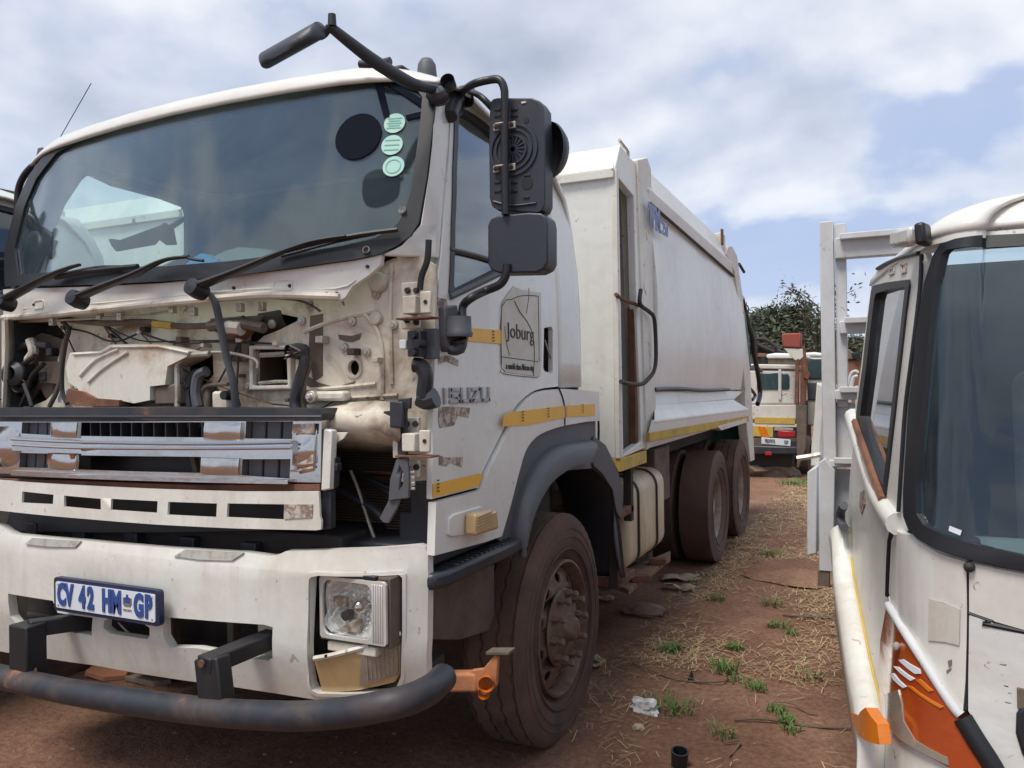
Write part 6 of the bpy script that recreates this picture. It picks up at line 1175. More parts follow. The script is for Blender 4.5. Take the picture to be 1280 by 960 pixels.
sheet(fp2, [], .02, mapK(.004), SU, ZU).build('front_panel', 'chipped', Q, .01)
F2 = [o for o in Q.children if o.name.startswith('front_panel')][1]
sheet([(1.05, 0.886), (1.037, 0.866), (1.035, 0.824), (1.047, 0.778)] + [(1.5, .70), (1.5, .86)], [], .02, mapK(.012)).build('dark_opening', 'black', F2, .006)
sheet([(1.039, 0.921), (1.053, 0.92), (1.052, 0.876), (1.039, 0.877)], [], .01, mapK(.010)).build('small_badge', 'brownmetal', F2, .002)
MB().tube(onK([(0.832, 1.069), (0.981, 1.057), (1.054, 1.042)], .0)+[TK(SE, .975, .0)], .006, 6, 3).build('panel_gap', 'black', Q)
MB().tube(onK([(0.831, 1.185), (0.832, 1.071), (0.823, 0.918), (0.812, 0.85)], -.006), .006, 6, 3).build('panel_gap', 'black', Q)
MB().tube(onK([(-0.017, 1.206), (-0.098, 1.157), (-0.146, 0.993)], .0), .008, 6, 3).build('panel_gap', 'black', Q)
MB().tube(onK([(0.03, 1.918), (0.072, 1.833), (0.072, 1.676), (0.028, 1.532), (0.039, 1.387), (0.036, 1.254)], .0), .006, 6, 3).build('panel_gap', 'black', Q)
p = onK([(0.847, 1.175), (0.852, 1.175)], .01)[0]
MB().lathe([(0, .010), (.008, .008), (.012, .0), (.012, -.01)], p, (-.1, -1, .2), 14).build('washer_jet', 'dark', Q, smooth=60)
sheet([(0.696, 1.259), (0.786, 1.252), (0.776, 1.241), (0.693, 1.248)], [], .002, mapK(.004)).build('glass_sticker', 'platewhite', Q, smooth=0)
# lamp
lm = [(-0.112, 0.965), (0.291, 0.961), (0.529, 0.917), (0.723, 0.852), (0.803, 0.825), (0.899, 0.776), (0.974, 0.736), (0.921, 0.712), (0.786, 0.718), (0.604, 0.724), (0.394, 0.725), (0.16, 0.715), (-0.055, 0.699), (-0.126, 0.764), (-0.155, 0.867)]
LMP = sheet(lm, [], .05, mapK(.012), SU, ZU).build('headlamp', 'redorange', Q, .012, seg=3)
for q in ([(0.255, 0.898), (0.324, 0.909), (0.502, 0.91), (0.512, 0.9), (0.461, 0.893)], [(0.176, 0.871), (0.265, 0.882), (0.464, 0.882), (0.427, 0.871)], [(0.084, 0.837), (0.191, 0.855), (0.39, 0.852), (0.355, 0.843)]): sheet(q, [], .004, mapK(.0145), SU).build('lens_stripe', 'platewhite', LMP, .001)
for q in ([(0.472, 0.881), (0.508, 0.888), (0.617, 0.875), (0.587, 0.868)], [(0.388, 0.856), (0.439, 0.86), (0.691, 0.848), (0.67, 0.842)]): sheet(q, [], .004, mapK(.0145), SU).build('lens_stripe', 'orange', LMP, .001)
sheet([(-0.028, 0.761), (0.295, 0.83), (0.352, 0.804), (0.385, 0.77), (0.504, 0.744), (0.726, 0.74), (0.737, 0.724), (0.574, 0.726), (0.349, 0.721), (0.099, 0.72)], [], .006, mapK(.0145), SU).build('clear_window', 'lens2', LMP, .003)
pb = onK([(0.535, 0.757), (0.247, 0.931)], .02)
MB().lathe([(0, -.008), (.008, -.006), (.010, .004)], pb[1], (.5, 1, 0), 12).build('lamp_screw', 'steel', LMP)
MB().tube(onK([(0.802, 0.835), (0.885, 0.792), (0.966, 0.748), (1.012, 0.702)], .006), .022, 8, 3).build('rubber_strip', 'black', Q, smooth=60)
lp_ = [(-0.049, 0.688), (0.2, 0.714), (0.437, 0.722), (0.605, 0.718), (0.786, 0.711), (0.929, 0.702)] + [(1.0, .48), (-.02, .48)] + [(-0.049, 0.553), (-0.068, 0.632)]
sheet(lp_, [], .03, mapK(.0), SU, ZU).build('lower_corner', 'truckwhite', Q, .01)
# wheel-arch flare
fi = [(-0.908, 1.023), (-0.802, 0.907), (-0.535, 0.812), (-0.3, 0.736), (-0.112, 0.691), (-0.029, 0.628)]
fi = [(-1.0, 1.03)] + fi + [(.02, .5)]
A = [TK(s, z-.02, .062) for s, z in fi]; B_ = [TK(s, z+.01, .0) for s, z in fi]; C_ = [TK(s, z-.16, .045) for s, z in fi]
rows = []
for a, b, c in zip(catmull(A, 4), catmull(B_, 4), catmull(C_, 4)):
    rows.append([b, b.lerp(a, .35)+Vector((-.004, 0, .012)), b.lerp(a, .7)+Vector((-.004, 0, .010)), a+Vector((0, 0, .002)), a.lerp(c, .15)+Vector((-.003, 0, 0)), a.lerp(c, .5), c])
MB().grid(rows).build('arch_flare', 'cream', Q, smooth=70, solid=.006)
MB().tube([b+Vector((-.004, 0, .001)) for b in catmull(B_[1:-1], 3)], .005, 6, 1).build('yellow_sealant', 'yellow2', Q)
fl = rows[:]
sl = [(-0.14, 0.661), (0.212, 0.768), (0.375, 0.761), (0.412, 0.719), (0.31, 0.701), (-0.039, 0.654)]
sheet(sl, [], .03, mapK(.075), SU).build('side_indicator', 'orange', Q, .012, seg=3)
# roof
rows = []
ctr = Vector((.95-QX, 3.0-QY, 2.0))
ss = fr(-.80, 0, .12)+fr(.1, 1, .1)+fr(1.15, 1.95, .13)
edge = [Vector(TK(s, 1.955 if s > .35 else 1.955-.02*(.35-s), 0)) for s in ss]
for t in range(10):
    a = t/9*math.pi/2; f_ = 1-math.cos(a)
    rows.append([Vector((e.x+(ctr.x-e.x)*f_*(.35 if t < 9 else 1.0), e.y+(ctr.y-e.y)*f_*(.35 if t < 9 else 1.0), e.z+.115*math.sin(a)+(-.006*math.exp(-((s-1.05)/.1)**2)*math.sin(a) if s > .6 else 0))) for s, e in zip(ss, edge)])
MB().grid(rows).build('cab_roof', 'truckwhite', Q, smooth=70, solid=.008)
MB().loft([TK(s, 1.935, .0) for s in ss], [Vector(e)+Vector((0, 0, .01)) for e in edge], (.004, .004, 0)).build('roof_band', 'truckwhite', Q, smooth=60)
gtr = onK([(-0.658, 1.974), (-0.475, 1.966), (-0.213, 1.947), (-0.0, 1.924)], .004)
MB().tube(gtr, .006, 6, 4).build('rain_gutter', 'black', Q)
q = onK([(-0.025, 1.973), (0.236, 1.958)], .05)
ML = MB().beam(Vector(q[0])+Vector((0, 0, -.005)), Vector(q[1]), .055, .045).build('roof_lamp', 'lens', Q, .01)
MB().beam(Vector(q[1])+Vector((-.004, 0, -.002)), Vector(q[1])+Vector((.02, -.008, 0)), .06, .055).build('lamp_base', 'black', ML, .008)
# inside
sheet([(.0-QX, .7), (1.75-QX, .7), (1.75-QX, 2.0), (.0-QX, 2.0)], [rrect(.45-QX, 1.45-QX, 1.38, 1.80, .06)], .03, lambda u, v, w: (u, 3.22-QY+w, v)).build('cab_back_wall', 'dash', Q)
MB().bx(.1-QX, 1.75-QX, 2.35-QY, 3.25-QY, .75, .8).build('cab_floor', 'dark', Q)
rows = [[(x-QX, 2.22-QY, 1.16), (x-QX, 2.35-QY, 1.19), (x-QX, 2.5-QY, 1.17), (x-QX, 2.56-QY, 1.0)] for x in fr(.22, 1.75, .15)]
MB().grid(rows).build('dashboard', 'dashtop', Q, smooth=50)
MB().lathe([(.19, -.014), (.204, 0), (.19, .014), (.176, 0)], (.62-QX, 2.58-QY, 1.30), (0, -.6, .8), 30, closed=True).build('steering_wheel', 'plastic2', Q, smooth=60)
MB().beam((.62-QX, 3.0-QY, 1.0), (.62-QX, 3.12-QY, 1.62), .46, .12, (0, -1, 0)).build('seat_back', 'seatgrey', Q, .05, seg=3)
MB().beam((1.3-QX, 3.0-QY, 1.0), (1.3-QX, 3.12-QY, 1.55), .6, .12, (0, -1, 0)).build('seat_back', 'seatgrey', Q, .05, seg=3)
MB().bx(.44-QX, 1.46-QX, 3.232-QY, 3.236-QY, 1.37, 1.81).build('rear_window', 'clear', Q)
# headboard frame of the load bed
def qw(l): return [Vector(p)-Vector((QX, QY, 0)) for p in l]
a, b = qw([(-0.152, 3.46, 2.238), (-0.201, 3.46, 1.189)])
xm_ = (a.x+b.x)/2
MB().bx(b.x-.022, b.x+.030, a.y, a.y+.06, b.z, a.z).build('headboard_post', 'bedwhite', Q, .004)
MB().bx(b.x+.034, b.x+.075, a.y+.02, a.y+.07, b.z+.3, a.z-.01).build('headboard_post', 'bedwhite', Q, .003)
a2, b2 = qw([(-0.216, 3.42, 1.257), (-0.227, 3.42, 0.834)])
MB().prism([(a2.x-.025, a2.y, b2.z), (a2.x+.03, a2.y, b2.z), (a2.x+.04, a2.y, a2.z-.02), (a2.x+.005, a2.y, a2.z+.03), (a2.x-.02, a2.y, a2.z+.01)], (0, .05, 0)).build('bed_stake', 'bedwhite', Q, .004)
MB().bx(a2.x-.03, a2.x+.015, a2.y+.005, a2.y+.04, b2.z-.06, b2.z).build('stake_end', 'brownmetal', Q, .003)
for (p0, p1, dp) in (((1043,298),(1043,322),.05),): pass
for q in (qw([(-0.146, 3.45, 2.166), (-0.147, 3.45, 2.083)]), qw([(-0.133, 3.45, 1.833), (-0.133, 3.45, 1.782)]), qw([(-0.154, 3.45, 1.559), (-0.155, 3.45, 1.518)]), qw([(-0.179, 3.45, 1.277), (-0.179, 3.45, 1.249)])):
    MB().bx(q[0].x-.02, 1.6-QX+.2, q[0].y, q[0].y+.05, q[1].z, q[0].z).build('headboard_rail', 'bedwhite', Q, .004)
    MB().bx(q[0].x-.0, 1.6-QX+.2, q[0].y-.03, q[0].y+.0, q[0].z-.012, q[0].z+.012).build('rail_flange', 'bedwhite', Q, .003)
q = qw([(-0.151, 3.5, 1.507), (-0.154, 3.5, 1.283)]); MB().bx(q[0].x-.02, q[0].x+.05, q[0].y, q[0].y+.015, q[1].z, q[0].z).build('headboard_panel', 'bedwhite', Q, .002)
MB().bx(q[0].x+.07, 1.7-QX, q[0].y, q[0].y+.015, q[1].z, q[0].z).build('headboard_panel', 'bedwhite', Q, .002)
q = qw([(-0.191, 3.5, 1.237), (-0.196, 3.5, 0.849)]); MB().bx(q[0].x-.02, 1.7-QX, q[0].y, q[0].y+.015, q[1].z, q[0].z).build('headboard_panel', 'bedwhite', Q, .002)
# folded-down drop side and raised gate of the bed
q = qw([(-0.306, 3.75, 1.193), (-0.266, 3.75, 1.219), (-0.271, 3.75, 0.836), (-0.314, 3.75, 0.822)])
MB().prism(q, (.03, .9, 0)).build('drop_side', 'bedwhite', Q, .005)
g = qw([(-0.286, 4.1, 1.587), (-0.254, 4.1, 1.564), (-0.255, 4.1, 1.503), (-0.271, 4.1, 1.33), (-0.28, 4.1, 1.215), (-0.28, 4.1, 1.184), (-0.32, 4.1, 1.183), (-0.315, 4.1, 1.272), (-0.299, 4.1, 1.426)])
MB().prism(g, (.02, .9, 0)).build('bed_gate', 'truckwhite', Q, .005)
MB().tube(qw([(-0.372, 4.0, 1.229), (-0.322, 4.0, 1.238), (-0.266, 4.0, 1.251)]), .014, 6, 2).build('bed_latch', 'steel', Q)
MB().bx(.0-QX, 1.75-QX, 3.56-QY, 6.6-QY, .95, 1.02).build('load_bed', 'bedwhite', Q, .006)
MB().bx(.25-QX, 1.6-QX, 2.4-QY, 6.4-QY, .55, .72).build('chassis', 'dark', Q)
for (x, y) in ((.20, 2.72), (1.65, 2.72), (.22, 5.4), (1.62, 5.4)):
    sg_ = -1 if x < 1 else 1
    cW = (x-QX, y-QY, .32)
    w_ = MB().lathe([(.0, -.02), (.17, -.02), (.19, .05), (.215, .08), (.215, -.08), (0, -.06)], cW, (sg_, 0, 0), 32).build('wheel', 'rim2', Q, smooth=40)
    MB().lathe([(.21, -.09), (.29, -.105), (.36, -.10), (.38, -.07), (.38, .07), (.36, .10), (.29, .105), (.21, .09)], cW, (sg_, 0, 0), 40).build('tyre', 'tyre', w_, smooth=50)
# ------------------------------------------------------------------ vehicles and things at the back of the yard
PY = 14.2
def wq(l): return [Vector(p) for p in l]
base = Vector((-1.685, 14.2, 0.043))
P = empty('pickup_truck', (base.x, base.y, -.06), 'white pickup seen from behind with rusty roof rack and red and yellow tail chevron', 'pickup')
def pb_(name, px, mat, d0=0.0, dp=.05, bev=.01, parent=None, **kw):
    q = [Vector(p)-Vector((base.x, base.y-d0, -.06)) for p in px]
    return MB().prism([(v.x, v.y, v.z) for v in q], (0, dp, 0)).build(name, mat, parent or P, bev, **kw)
pb_('cab_body', [(-2.136, 14.2, 1.792), (-1.34, 14.2, 1.762), (-1.322, 14.2, 1.184), (-2.144, 14.2, 1.185)], 'bodyrust', 0, 2.4, .04)
w1 = pb_('rear_window', [(-1.951, 14.2, 1.733), (-1.597, 14.2, 1.727), (-1.601, 14.2, 1.442), (-1.954, 14.2, 1.445)], 'darkglass', -.02, .03, .02)
w2 = pb_('rear_window', [(-1.546, 14.2, 1.712), (-1.443, 14.2, 1.71), (-1.418, 14.2, 1.656), (-1.421, 14.2, 1.467), (-1.446, 14.2, 1.441), (-1.549, 14.2, 1.442)], 'darkglass', -.02, .03, .02)
pb_('window_post', [(-1.597, 14.2, 1.781), (-1.545, 14.2, 1.78), (-1.552, 14.2, 1.266), (-1.603, 14.2, 1.266)], 'bedwhite', -.03, .03, .01)
pb_('roof_rack', [(-2.108, 14.2, 1.888), (-1.301, 14.2, 1.856), (-1.302, 14.2, 1.775), (-2.109, 14.2, 1.805)], 'bodyrust', -.02, 2.2, .02)
pb_('cab_roof', [(-1.92, 14.2, 2.075), (-1.761, 14.2, 2.098), (-1.272, 14.2, 2.07), (-1.248, 14.2, 1.988), (-1.92, 14.2, 2.007)], 'truckwhite', 1.0, 1.4, .03)
pb_('roof_glass', [(-1.894, 14.2, 2.006), (-1.248, 14.2, 1.988), (-1.275, 14.2, 1.855), (-1.896, 14.2, 1.883)], 'brownmetal', 1.05, 1.2, .03)
tg = pb_('tailgate', [(-2.144, 14.2, 1.185), (-1.322, 14.2, 1.184), (-1.325, 14.2, 0.942), (-2.148, 14.2, 0.937)], 'bodyrust', -.05, .06, .01)
pb_('yellow_strip', [(-1.987, 14.2, 0.979), (-1.338, 14.2, 0.969), (-1.339, 14.2, 0.861), (-1.989, 14.2, 0.869)], 'yellow2', -.07, .02, .003, tg)
pb_('gate_rail', [(-2.149, 14.2, 0.868), (-1.314, 14.2, 0.861), (-1.314, 14.2, 0.808), (-2.149, 14.2, 0.813)], 'bodyrust', -.06, .06, .006)
pb_('lamp_panel', [(-2.149, 14.2, 0.827), (-1.314, 14.2, 0.821), (-1.317, 14.2, 0.633), (-2.152, 14.2, 0.62)], 'dark', -.04, .10, .01)
ch = pb_('chevron_board', [(-2.016, 14.2, 0.828), (-1.687, 14.2, 0.817), (-1.69, 14.2, 0.641), (-2.018, 14.2, 0.649)], 'yellow2', -.07, .03, .003)
pb_('chevron_stripe', [(-1.936, 14.2, 0.829), (-1.818, 14.2, 0.816), (-1.742, 14.2, 0.64), (-1.873, 14.2, 0.638)], 'orange', -.085, .015, .002, ch)
pb_('tail_lamp', [(-1.61, 14.2, 0.75), (-1.341, 14.2, 0.74), (-1.342, 14.2, 0.646), (-1.612, 14.2, 0.642)], 'red', -.07, .05, .01)
pb_('tail_panel', [(-1.674, 14.2, 0.804), (-1.366, 14.2, 0.794), (-1.366, 14.2, 0.753), (-1.675, 14.2, 0.75)], 'steel', -.06, .03, .003)
np_ = pb_('number_plate', [(-1.873, 14.2, 0.638), (-1.406, 14.2, 0.605), (-1.408, 14.2, 0.497), (-1.874, 14.2, 0.529)], 'platewhite', -.12, .02, .003)
pc_ = Vector((-1.665, 14.2, 0.57))-Vector((base.x, base.y+.125, -.06))
text('plate_text', 'FBX975', .085, 'ink', np_, (pc_.x-.07, pc_.y-.004, pc_.z+.004), (1, 0, -.06), (0, 0, 1), .62, .002, .001)
text('plate_text', 'GP', .085, 'ink', np_, (pc_.x+.19, pc_.y-.004, pc_.z-.012), (1, 0, -.06), (0, 0, 1), .62, .002, .001)
pb_('rear_bumper', [(-2.154, 14.2, 0.496), (-1.306, 14.2, 0.485), (-1.308, 14.2, 0.364), (-2.156, 14.2, 0.344)], 'plastic', -.14, .2, .02)
pb_('bumper_lamp', [(-1.811, 14.2, 0.393), (-1.706, 14.2, 0.396), (-1.707, 14.2, 0.341), (-1.811, 14.2, 0.339)], 'red', -.16, .03, .004)
pb_('underside', [(-2.129, 14.2, 0.345), (-1.371, 14.2, 0.363), (-1.4, 14.2, 0.133), (-2.105, 14.2, 0.111)], 'dark', .1, 2.8, .02)
pb_('bumper_hitch', [(-1.304, 14.2, 0.66), (-1.215, 14.2, 0.621), (-1.23, 14.2, 0.487), (-1.306, 14.2, 0.512)], 'plastic2', -.05, .1, .01)
for x in (-.62, .42): 
    w_ = MB().lathe([(0, -.02), (.19, -.02), (.2, .02), (0, .02)], (x, .75, .34), (1, 0, 0), 20).build('wheel', 'rim2', P, smooth=40)
    MB().lathe([(.19, -.1), (.30, -.11), (.34, -.08), (.34, .08), (.30, .11), (.19, .1)], (x, .75, .34), (1, 0, 0), 28).build('tyre', 'tyre', w_, smooth=50)
# rusty post with red box on the pickup's corner
b2_ = Vector((-1.215, 13.7, 0.241))
PO = empty('rusty_post', (b2_.x, b2_.y, -.06), 'rusty steel post topped by a faded red box beside the pickup', 'post')
def po_(name, px, mat, dp=.15, bev=.01, d0=0):
    q = [Vector(p)-Vector((b2_.x, b2_.y-d0, -.06)) for p in px]
    return MB().prism([(v.x, v.y, v.z) for v in q], (0, dp, 0)).build(name, mat, PO, bev)
po_('red_box', [(-1.483, 13.7, 2.361), (-1.187, 13.7, 2.362), (-1.19, 13.7, 2.117), (-1.473, 13.7, 2.139)], 'redpaint', .3, .02)
po_('funnel', [(-1.461, 13.7, 2.125), (-1.166, 13.7, 2.103), (-1.155, 13.7, 1.974), (-1.23, 13.7, 1.898), (-1.291, 13.7, 1.925)], 'bodyrust', .25, .01, .02)
po_('post', [(-1.278, 13.7, 1.925), (-1.217, 13.7, 1.949), (-1.239, 13.7, 1.211), (-1.3, 13.7, 1.199)], 'rust', .12)
po_('post', [(-1.204, 13.7, 1.975), (-1.14, 13.7, 2.206), (-1.097, 13.7, 1.766), (-1.142, 13.7, 1.147), (-1.215, 13.7, 1.147)], 'rust', .12, .01, .03)
po_('post_plate', [(-1.263, 13.7, 1.212), (-1.117, 13.7, 1.185), (-1.138, 13.7, 0.501), (-1.252, 13.7, 0.175), (-1.277, 13.7, 0.174)], 'brownmetal', .1, .01, .01)
po_('bracket', [(-1.169, 13.7, 1.896), (-1.05, 13.7, 1.687), (-1.087, 13.7, 1.598), (-1.16, 13.7, 1.638)], 'rust', .08)
# dark wreck behind the pickup
b6 = Vector((-2.157, 17.5, 0.853))
SV = empty('scrap_wreck', (b6.x, b6.y, -.06), 'dark rusty wreck with cluttered roof standing behind the white pickup', 'wreck')
def sv_(name, px, mat, dp, bev=.02, d0=0):
    q = [Vector(p)-Vector((b6.x, b6.y-d0, -.06)) for p in px]
    return MB().prism([(v.x, v.y, v.z) for v in q], (0, dp, 0)).build(name, mat, SV, bev)
sv_('body', [(-2.828, 17.5, 2.114), (-1.538, 17.5, 2.079), (-1.512, 17.5, 1.682), (-1.532, 17.5, 0.195), (-2.854, 17.5, 0.167)], 'brownmetal', 2.5)
sv_('roof_board', [(-2.658, 17.5, 2.364), (-2.137, 17.5, 2.313), (-1.93, 17.5, 2.223), (-1.931, 17.5, 2.156), (-2.661, 17.5, 2.194)], 'dark', 1.4)
sv_('roof_board', [(-2.496, 17.5, 2.189), (-1.726, 17.5, 2.134), (-1.695, 17.5, 2.066), (-2.497, 17.5, 2.105)], 'wood', 1.6, .01, -.1)
for q in ([(-2.575, 17.4, 2.543), (-2.318, 17.4, 2.332), (-2.031, 17.4, 2.189)], [(-2.443, 17.4, 2.622), (-2.382, 17.4, 2.368), (-2.417, 17.4, 2.167)], [(-2.642, 17.4, 2.444), (-2.219, 17.4, 2.463), (-1.966, 17.4, 2.254)], [(-2.259, 17.3, 2.093), (-2.201, 17.3, 1.693), (-2.239, 17.3, 1.194)]):
    MB().tube([Vector(p)-Vector((b6.x, b6.y, -.06)) for p in q], .045, 6, 3).build('bent_pipe', 'dark', SV)
for x in (-.5, .5): MB().lathe([(0, -.1), (.32, -.1), (.34, .1), (0, .1)], (x, .5, .34), (1, 0, 0), 20).build('wheel', 'tyre', SV, smooth=40)
# white van behind
b3 = Vector((-1.351, 19.0, 0.793))
V = empty('white_van', (b3.x, b3.y, -.06), 'white roofed van with dark windscreen standing beyond the rusty post', 'van')
def vb_(name, px, mat, dp, bev=.03, d0=0):
    q = [Vector(p)-Vector((b3.x, b3.y-d0, -.06)) for p in px]
    return MB().prism([(v.x, v.y, v.z) for v in q], (0, dp, 0)).build(name, mat, V, bev)
vb_('body', [(-1.619, 19.0, 2.101), (-1.003, 19.0, 2.084), (-0.911, 19.0, 1.588), (-0.924, 19.0, 0.583), (-1.639, 19.0, 0.577)], 'truckwhite', 3.5)
vb_('roof', [(-1.601, 19.0, 2.208), (-1.366, 19.0, 2.219), (-1.101, 19.0, 2.175), (-1.003, 19.0, 2.084), (-1.619, 19.0, 2.101)], 'truckwhite', 3.4, .05)
vb_('windscreen', [(-1.502, 19.0, 2.08), (-1.036, 19.0, 2.067), (-0.96, 19.0, 1.607), (-1.508, 19.0, 1.615)], 'darkglass', .04, .02, -.03)
vb_('lower_panel', [(-1.542, 19.0, 1.544), (-0.945, 19.0, 1.536), (-0.95, 19.0, 1.148), (-1.548, 19.0, 1.15)], 'plastic2', .04, .02, -.03)
for x in (-.35, .5): MB().lathe([(0, -.1), (.32, -.1), (.34, .1), (0, .1)], (x, .5, .34), (1, 0, 0), 20).build('wheel', 'tyre', V, smooth=40)
# brown container
b4 = Vector((-0.592, 17.0, 0.881))
K_ = empty('scrap_container', (b4.x, b4.y, -.06), 'brown rusty container with pale lid behind the cage frame', 'container')
def kb_(name, px, mat, dp, bev=.02, d0=0):
    q = [Vector(p)-Vector((b4.x, b4.y-d0, -.06)) for p in px]
    return MB().prism([(v.x, v.y, v.z) for v in q], (0, dp, 0)).build(name, mat, K_, bev)
kb_('box', [(-0.839, 17.0, 1.984), (-0.291, 17.0, 1.97), (-0.313, 17.0, 0.259), (-0.862, 17.0, 0.248)], 'brown', 2.0)
kb_('lid', [(-0.838, 17.0, 2.126), (-0.575, 17.0, 2.197), (-0.462, 17.0, 1.99), (-0.839, 17.0, 1.984)], 'stone', 2.0, .02, -.05)
kb_('hinge_box', [(-0.547, 17.0, 2.118), (-0.375, 17.0, 2.113), (-0.376, 17.0, 1.988), (-0.491, 17.0, 1.991)], 'black', .4, .01, -.1)
b5 = Vector((-0.499, 16.0, 1.218))
ch_ = MB()
for q in ([(-0.576, 16.0, 1.543), (-0.519, 16.0, 1.763), (-0.437, 16.0, 1.806), (-0.411, 16.0, 1.776)], [(-0.522, 16.0, 1.513), (-0.479, 16.0, 1.689), (-0.411, 16.0, 1.717)]): ch_.tube([Vector(p)-Vector((b5.x, b5.y, 0)) for p in q], .035, 6, 4)
qq = Vector((-0.549, 16.0, 1.543))-Vector((b5.x, b5.y, 0))
for dx in (0, .12): ch_.tube([(qq.x+dx, qq.y, qq.z), (qq.x+dx, qq.y, 0)], .03, 6, 1)
ch_.v = [(v[0]+b5.x-b4.x, v[1]+b5.y-b4.y, v[2]) for v in ch_.v]; ch_.build('pipe_frame', 'bedwhite', K_)
# ------------------------------------------------------------------ trees
def tree(name, base, h, cw, crown0, seed, n, leaf, label, sparse=False, lsz=.35):
    n = int(n*1.5)
    rg = random.Random(seed); bx_, by_ = base
    e = empty(name, (bx_, by_, -.08), label, 'tree', 'trees beyond the yard')
    mb = MB(); tips = []
    mb.tube([(0, 0, 0), (.1, 0, h*.3), (-.05, .1, h*.6), (0, 0, h*.85)], [h*.028, h*.022, h*.014, h*.005], 7, 4)
    nl = 26 if not sparse else 34
    for i in range(nl):
        t = crown0+(1-crown0)*rg.random()**.9; a = rg.random()*6.28
        if sparse: L_ = cw*(.25+.45*rg.random()); dz = h*(.10+.12*rg.random())
        else: L_ = cw*.5*(.45+.6*rg.random())*math.sin(min(1, (1.12-t)/.62)*1.57); dz = h*.10*rg.random()
        p0 = Vector((0, 0, h*t*.92)); p1 = Vector((math.cos(a)*L_, math.sin(a)*L_, h*t*.92+dz))
        mb.tube([p0, p0.lerp(p1, .5)+Vector((0, 0, .04*h*rg.random())), p1], [h*.008, h*.005, h*.002], 5, 2); tips.append((p0, p1))
    mb.build('trunk', 'bark', e, smooth=60)
    vs = []; fs = []
    cl = []
    for p0, p1 in tips:
        for k in range(3 if not sparse else 4): cl.append(p0.lerp(p1, .45+.6*rg.random())+Vector((rg.gauss(0, .3), rg.gauss(0, .3), rg.gauss(0, .3)))*(cw*.10))
    for i in range(n):
        c = rg.choice(cl); s_ = cw*(.085 if not sparse else .045)
        p = c+Vector((rg.gauss(0, s_), rg.gauss(0, s_), rg.gauss(0, s_*.8 if not sparse else s_*2.2)))
        u = Vector((rg.gauss(0, 1), rg.gauss(0, 1), rg.gauss(0, .7))).normalized(); w = u.cross(Vector((rg.gauss(0, 1), rg.gauss(0, 1), rg.gauss(0, 1)))).normalized()
        l = lsz*(.5+rg.random()); k = len(vs)
        vs += [p-u*l, p+w*l*.35, p+u*l, p-w*l*.35]; fs.append((k, k+1, k+2, k+3))
    m = MB(); m.v = [tuple(v) for v in vs]; m.f = fs
    me = bpy.data.meshes.new('crown'); me.from_pydata(m.v, [], m.f); link('crown', me, leaf, e, smooth=0)
    return e
for (px, Y, h, cw, c0, sd_, n, leaf, lab, sp_) in (
    (952, 52, 5.6, 5.6, .30, 3, 5200, 'leaf', 'dark rounded tree at the back left, half hidden by the compactor body', False),
    (978, 50, 5.7, 5.4, .30, 5, 5200, 'leaf', 'dark green tree whose crown rises above the red box', False),
    (1006, 56, 5.4, 4.6, .25, 9, 4200, 'leaf', 'bushy dark tree between the red box and the cage post', False),
    (1022, 48, 6.4, 3.8, .25, 14, 1700, 'leaf2', 'tall thin tree with bare upright branches left of the cage post', True),
    (1066, 70, 5.0, 5.5, .3, 21, 3000, 'leaf', 'low dark tree beyond the brown container', False)):
    q = c_px = None
    x_ = {952: (-6.862, 52.0, 1.382), 978: (-5.406, 50.0, 1.375), 1006: (-4.647, 56.0, 1.33), 1022: (-3.305, 48.0, 1.36), 1066: (-2.166, 70.0, 1.217)}[px]
    tree('broadleaf_tree' if not sp_ else 'thin_tree', (x_[0], x_[1]), h, cw, c0, sd_, n, leaf, lab, sp_, .17 if not sp_ else .13)
# ------------------------------------------------------------------ things lying on the ground
def at(p, z=0): return (p[0], p[1], gh(p[0], p[1])+z)
def lump(name, px, size, mat, label, cat, seed, flat=.5, sharp=.35, bev=.004, rz=0):
    rg = random.Random(seed); bm = bmesh.new(); bmesh.ops.create_icosphere(bm, subdivisions=3, radius=1)
    for v in bm.verts:
        n_ = noise.noise((v.co.x*1.6+seed, v.co.y*1.6, v.co.z*1.6)); n2_ = noise.noise((v.co.x*5+seed, v.co.y*5, v.co.z*5))
        v.co *= 1+sharp*n_+sharp*.35*n2_; v.co.x *= size[0]; v.co.y *= size[1]; v.co.z *= size[2]
    me = bpy.data.meshes.new(name); bm.to_mesh(me); bm.free()
    o = link(name, me, mat, None, smooth=30); o.location = at(px, size[2]*flat); o.rotation_euler = (0, 0, rz); tag(o, label, cat); return o
lump('plastic_bag', (-1.121, 3.962), (.085, .05, .035), 'bag', 'crumpled white plastic bag on the soil right of the front wheel', 'bag', 3, .5, .8, rz=-.4)
lump('small_stone', (-1.082, 3.722), (.03, .022, .018), 'paper', 'small pale stone in dry grass below the white bag', 'stone', 8)
lump('flat_stone', (-1.578, 5.615), (.16, .11, .05), 'stone', 'flat grey brown stone beneath the cream fuel tank', 'stone', 11, .5, .3)
lump('rock', (-1.995, 14.541), (.55, .35, .22), 'stone', 'brown scrap lump behind the rear wheel near the pickup', 'rock', 15, .5, .6)
lump('dirt_mound', (-0.665, 7.283), (.45, .5, .035), 'ground', 'low reddish mound of earth in the straw near the caged truck', 'mound', 19, .3, .25)
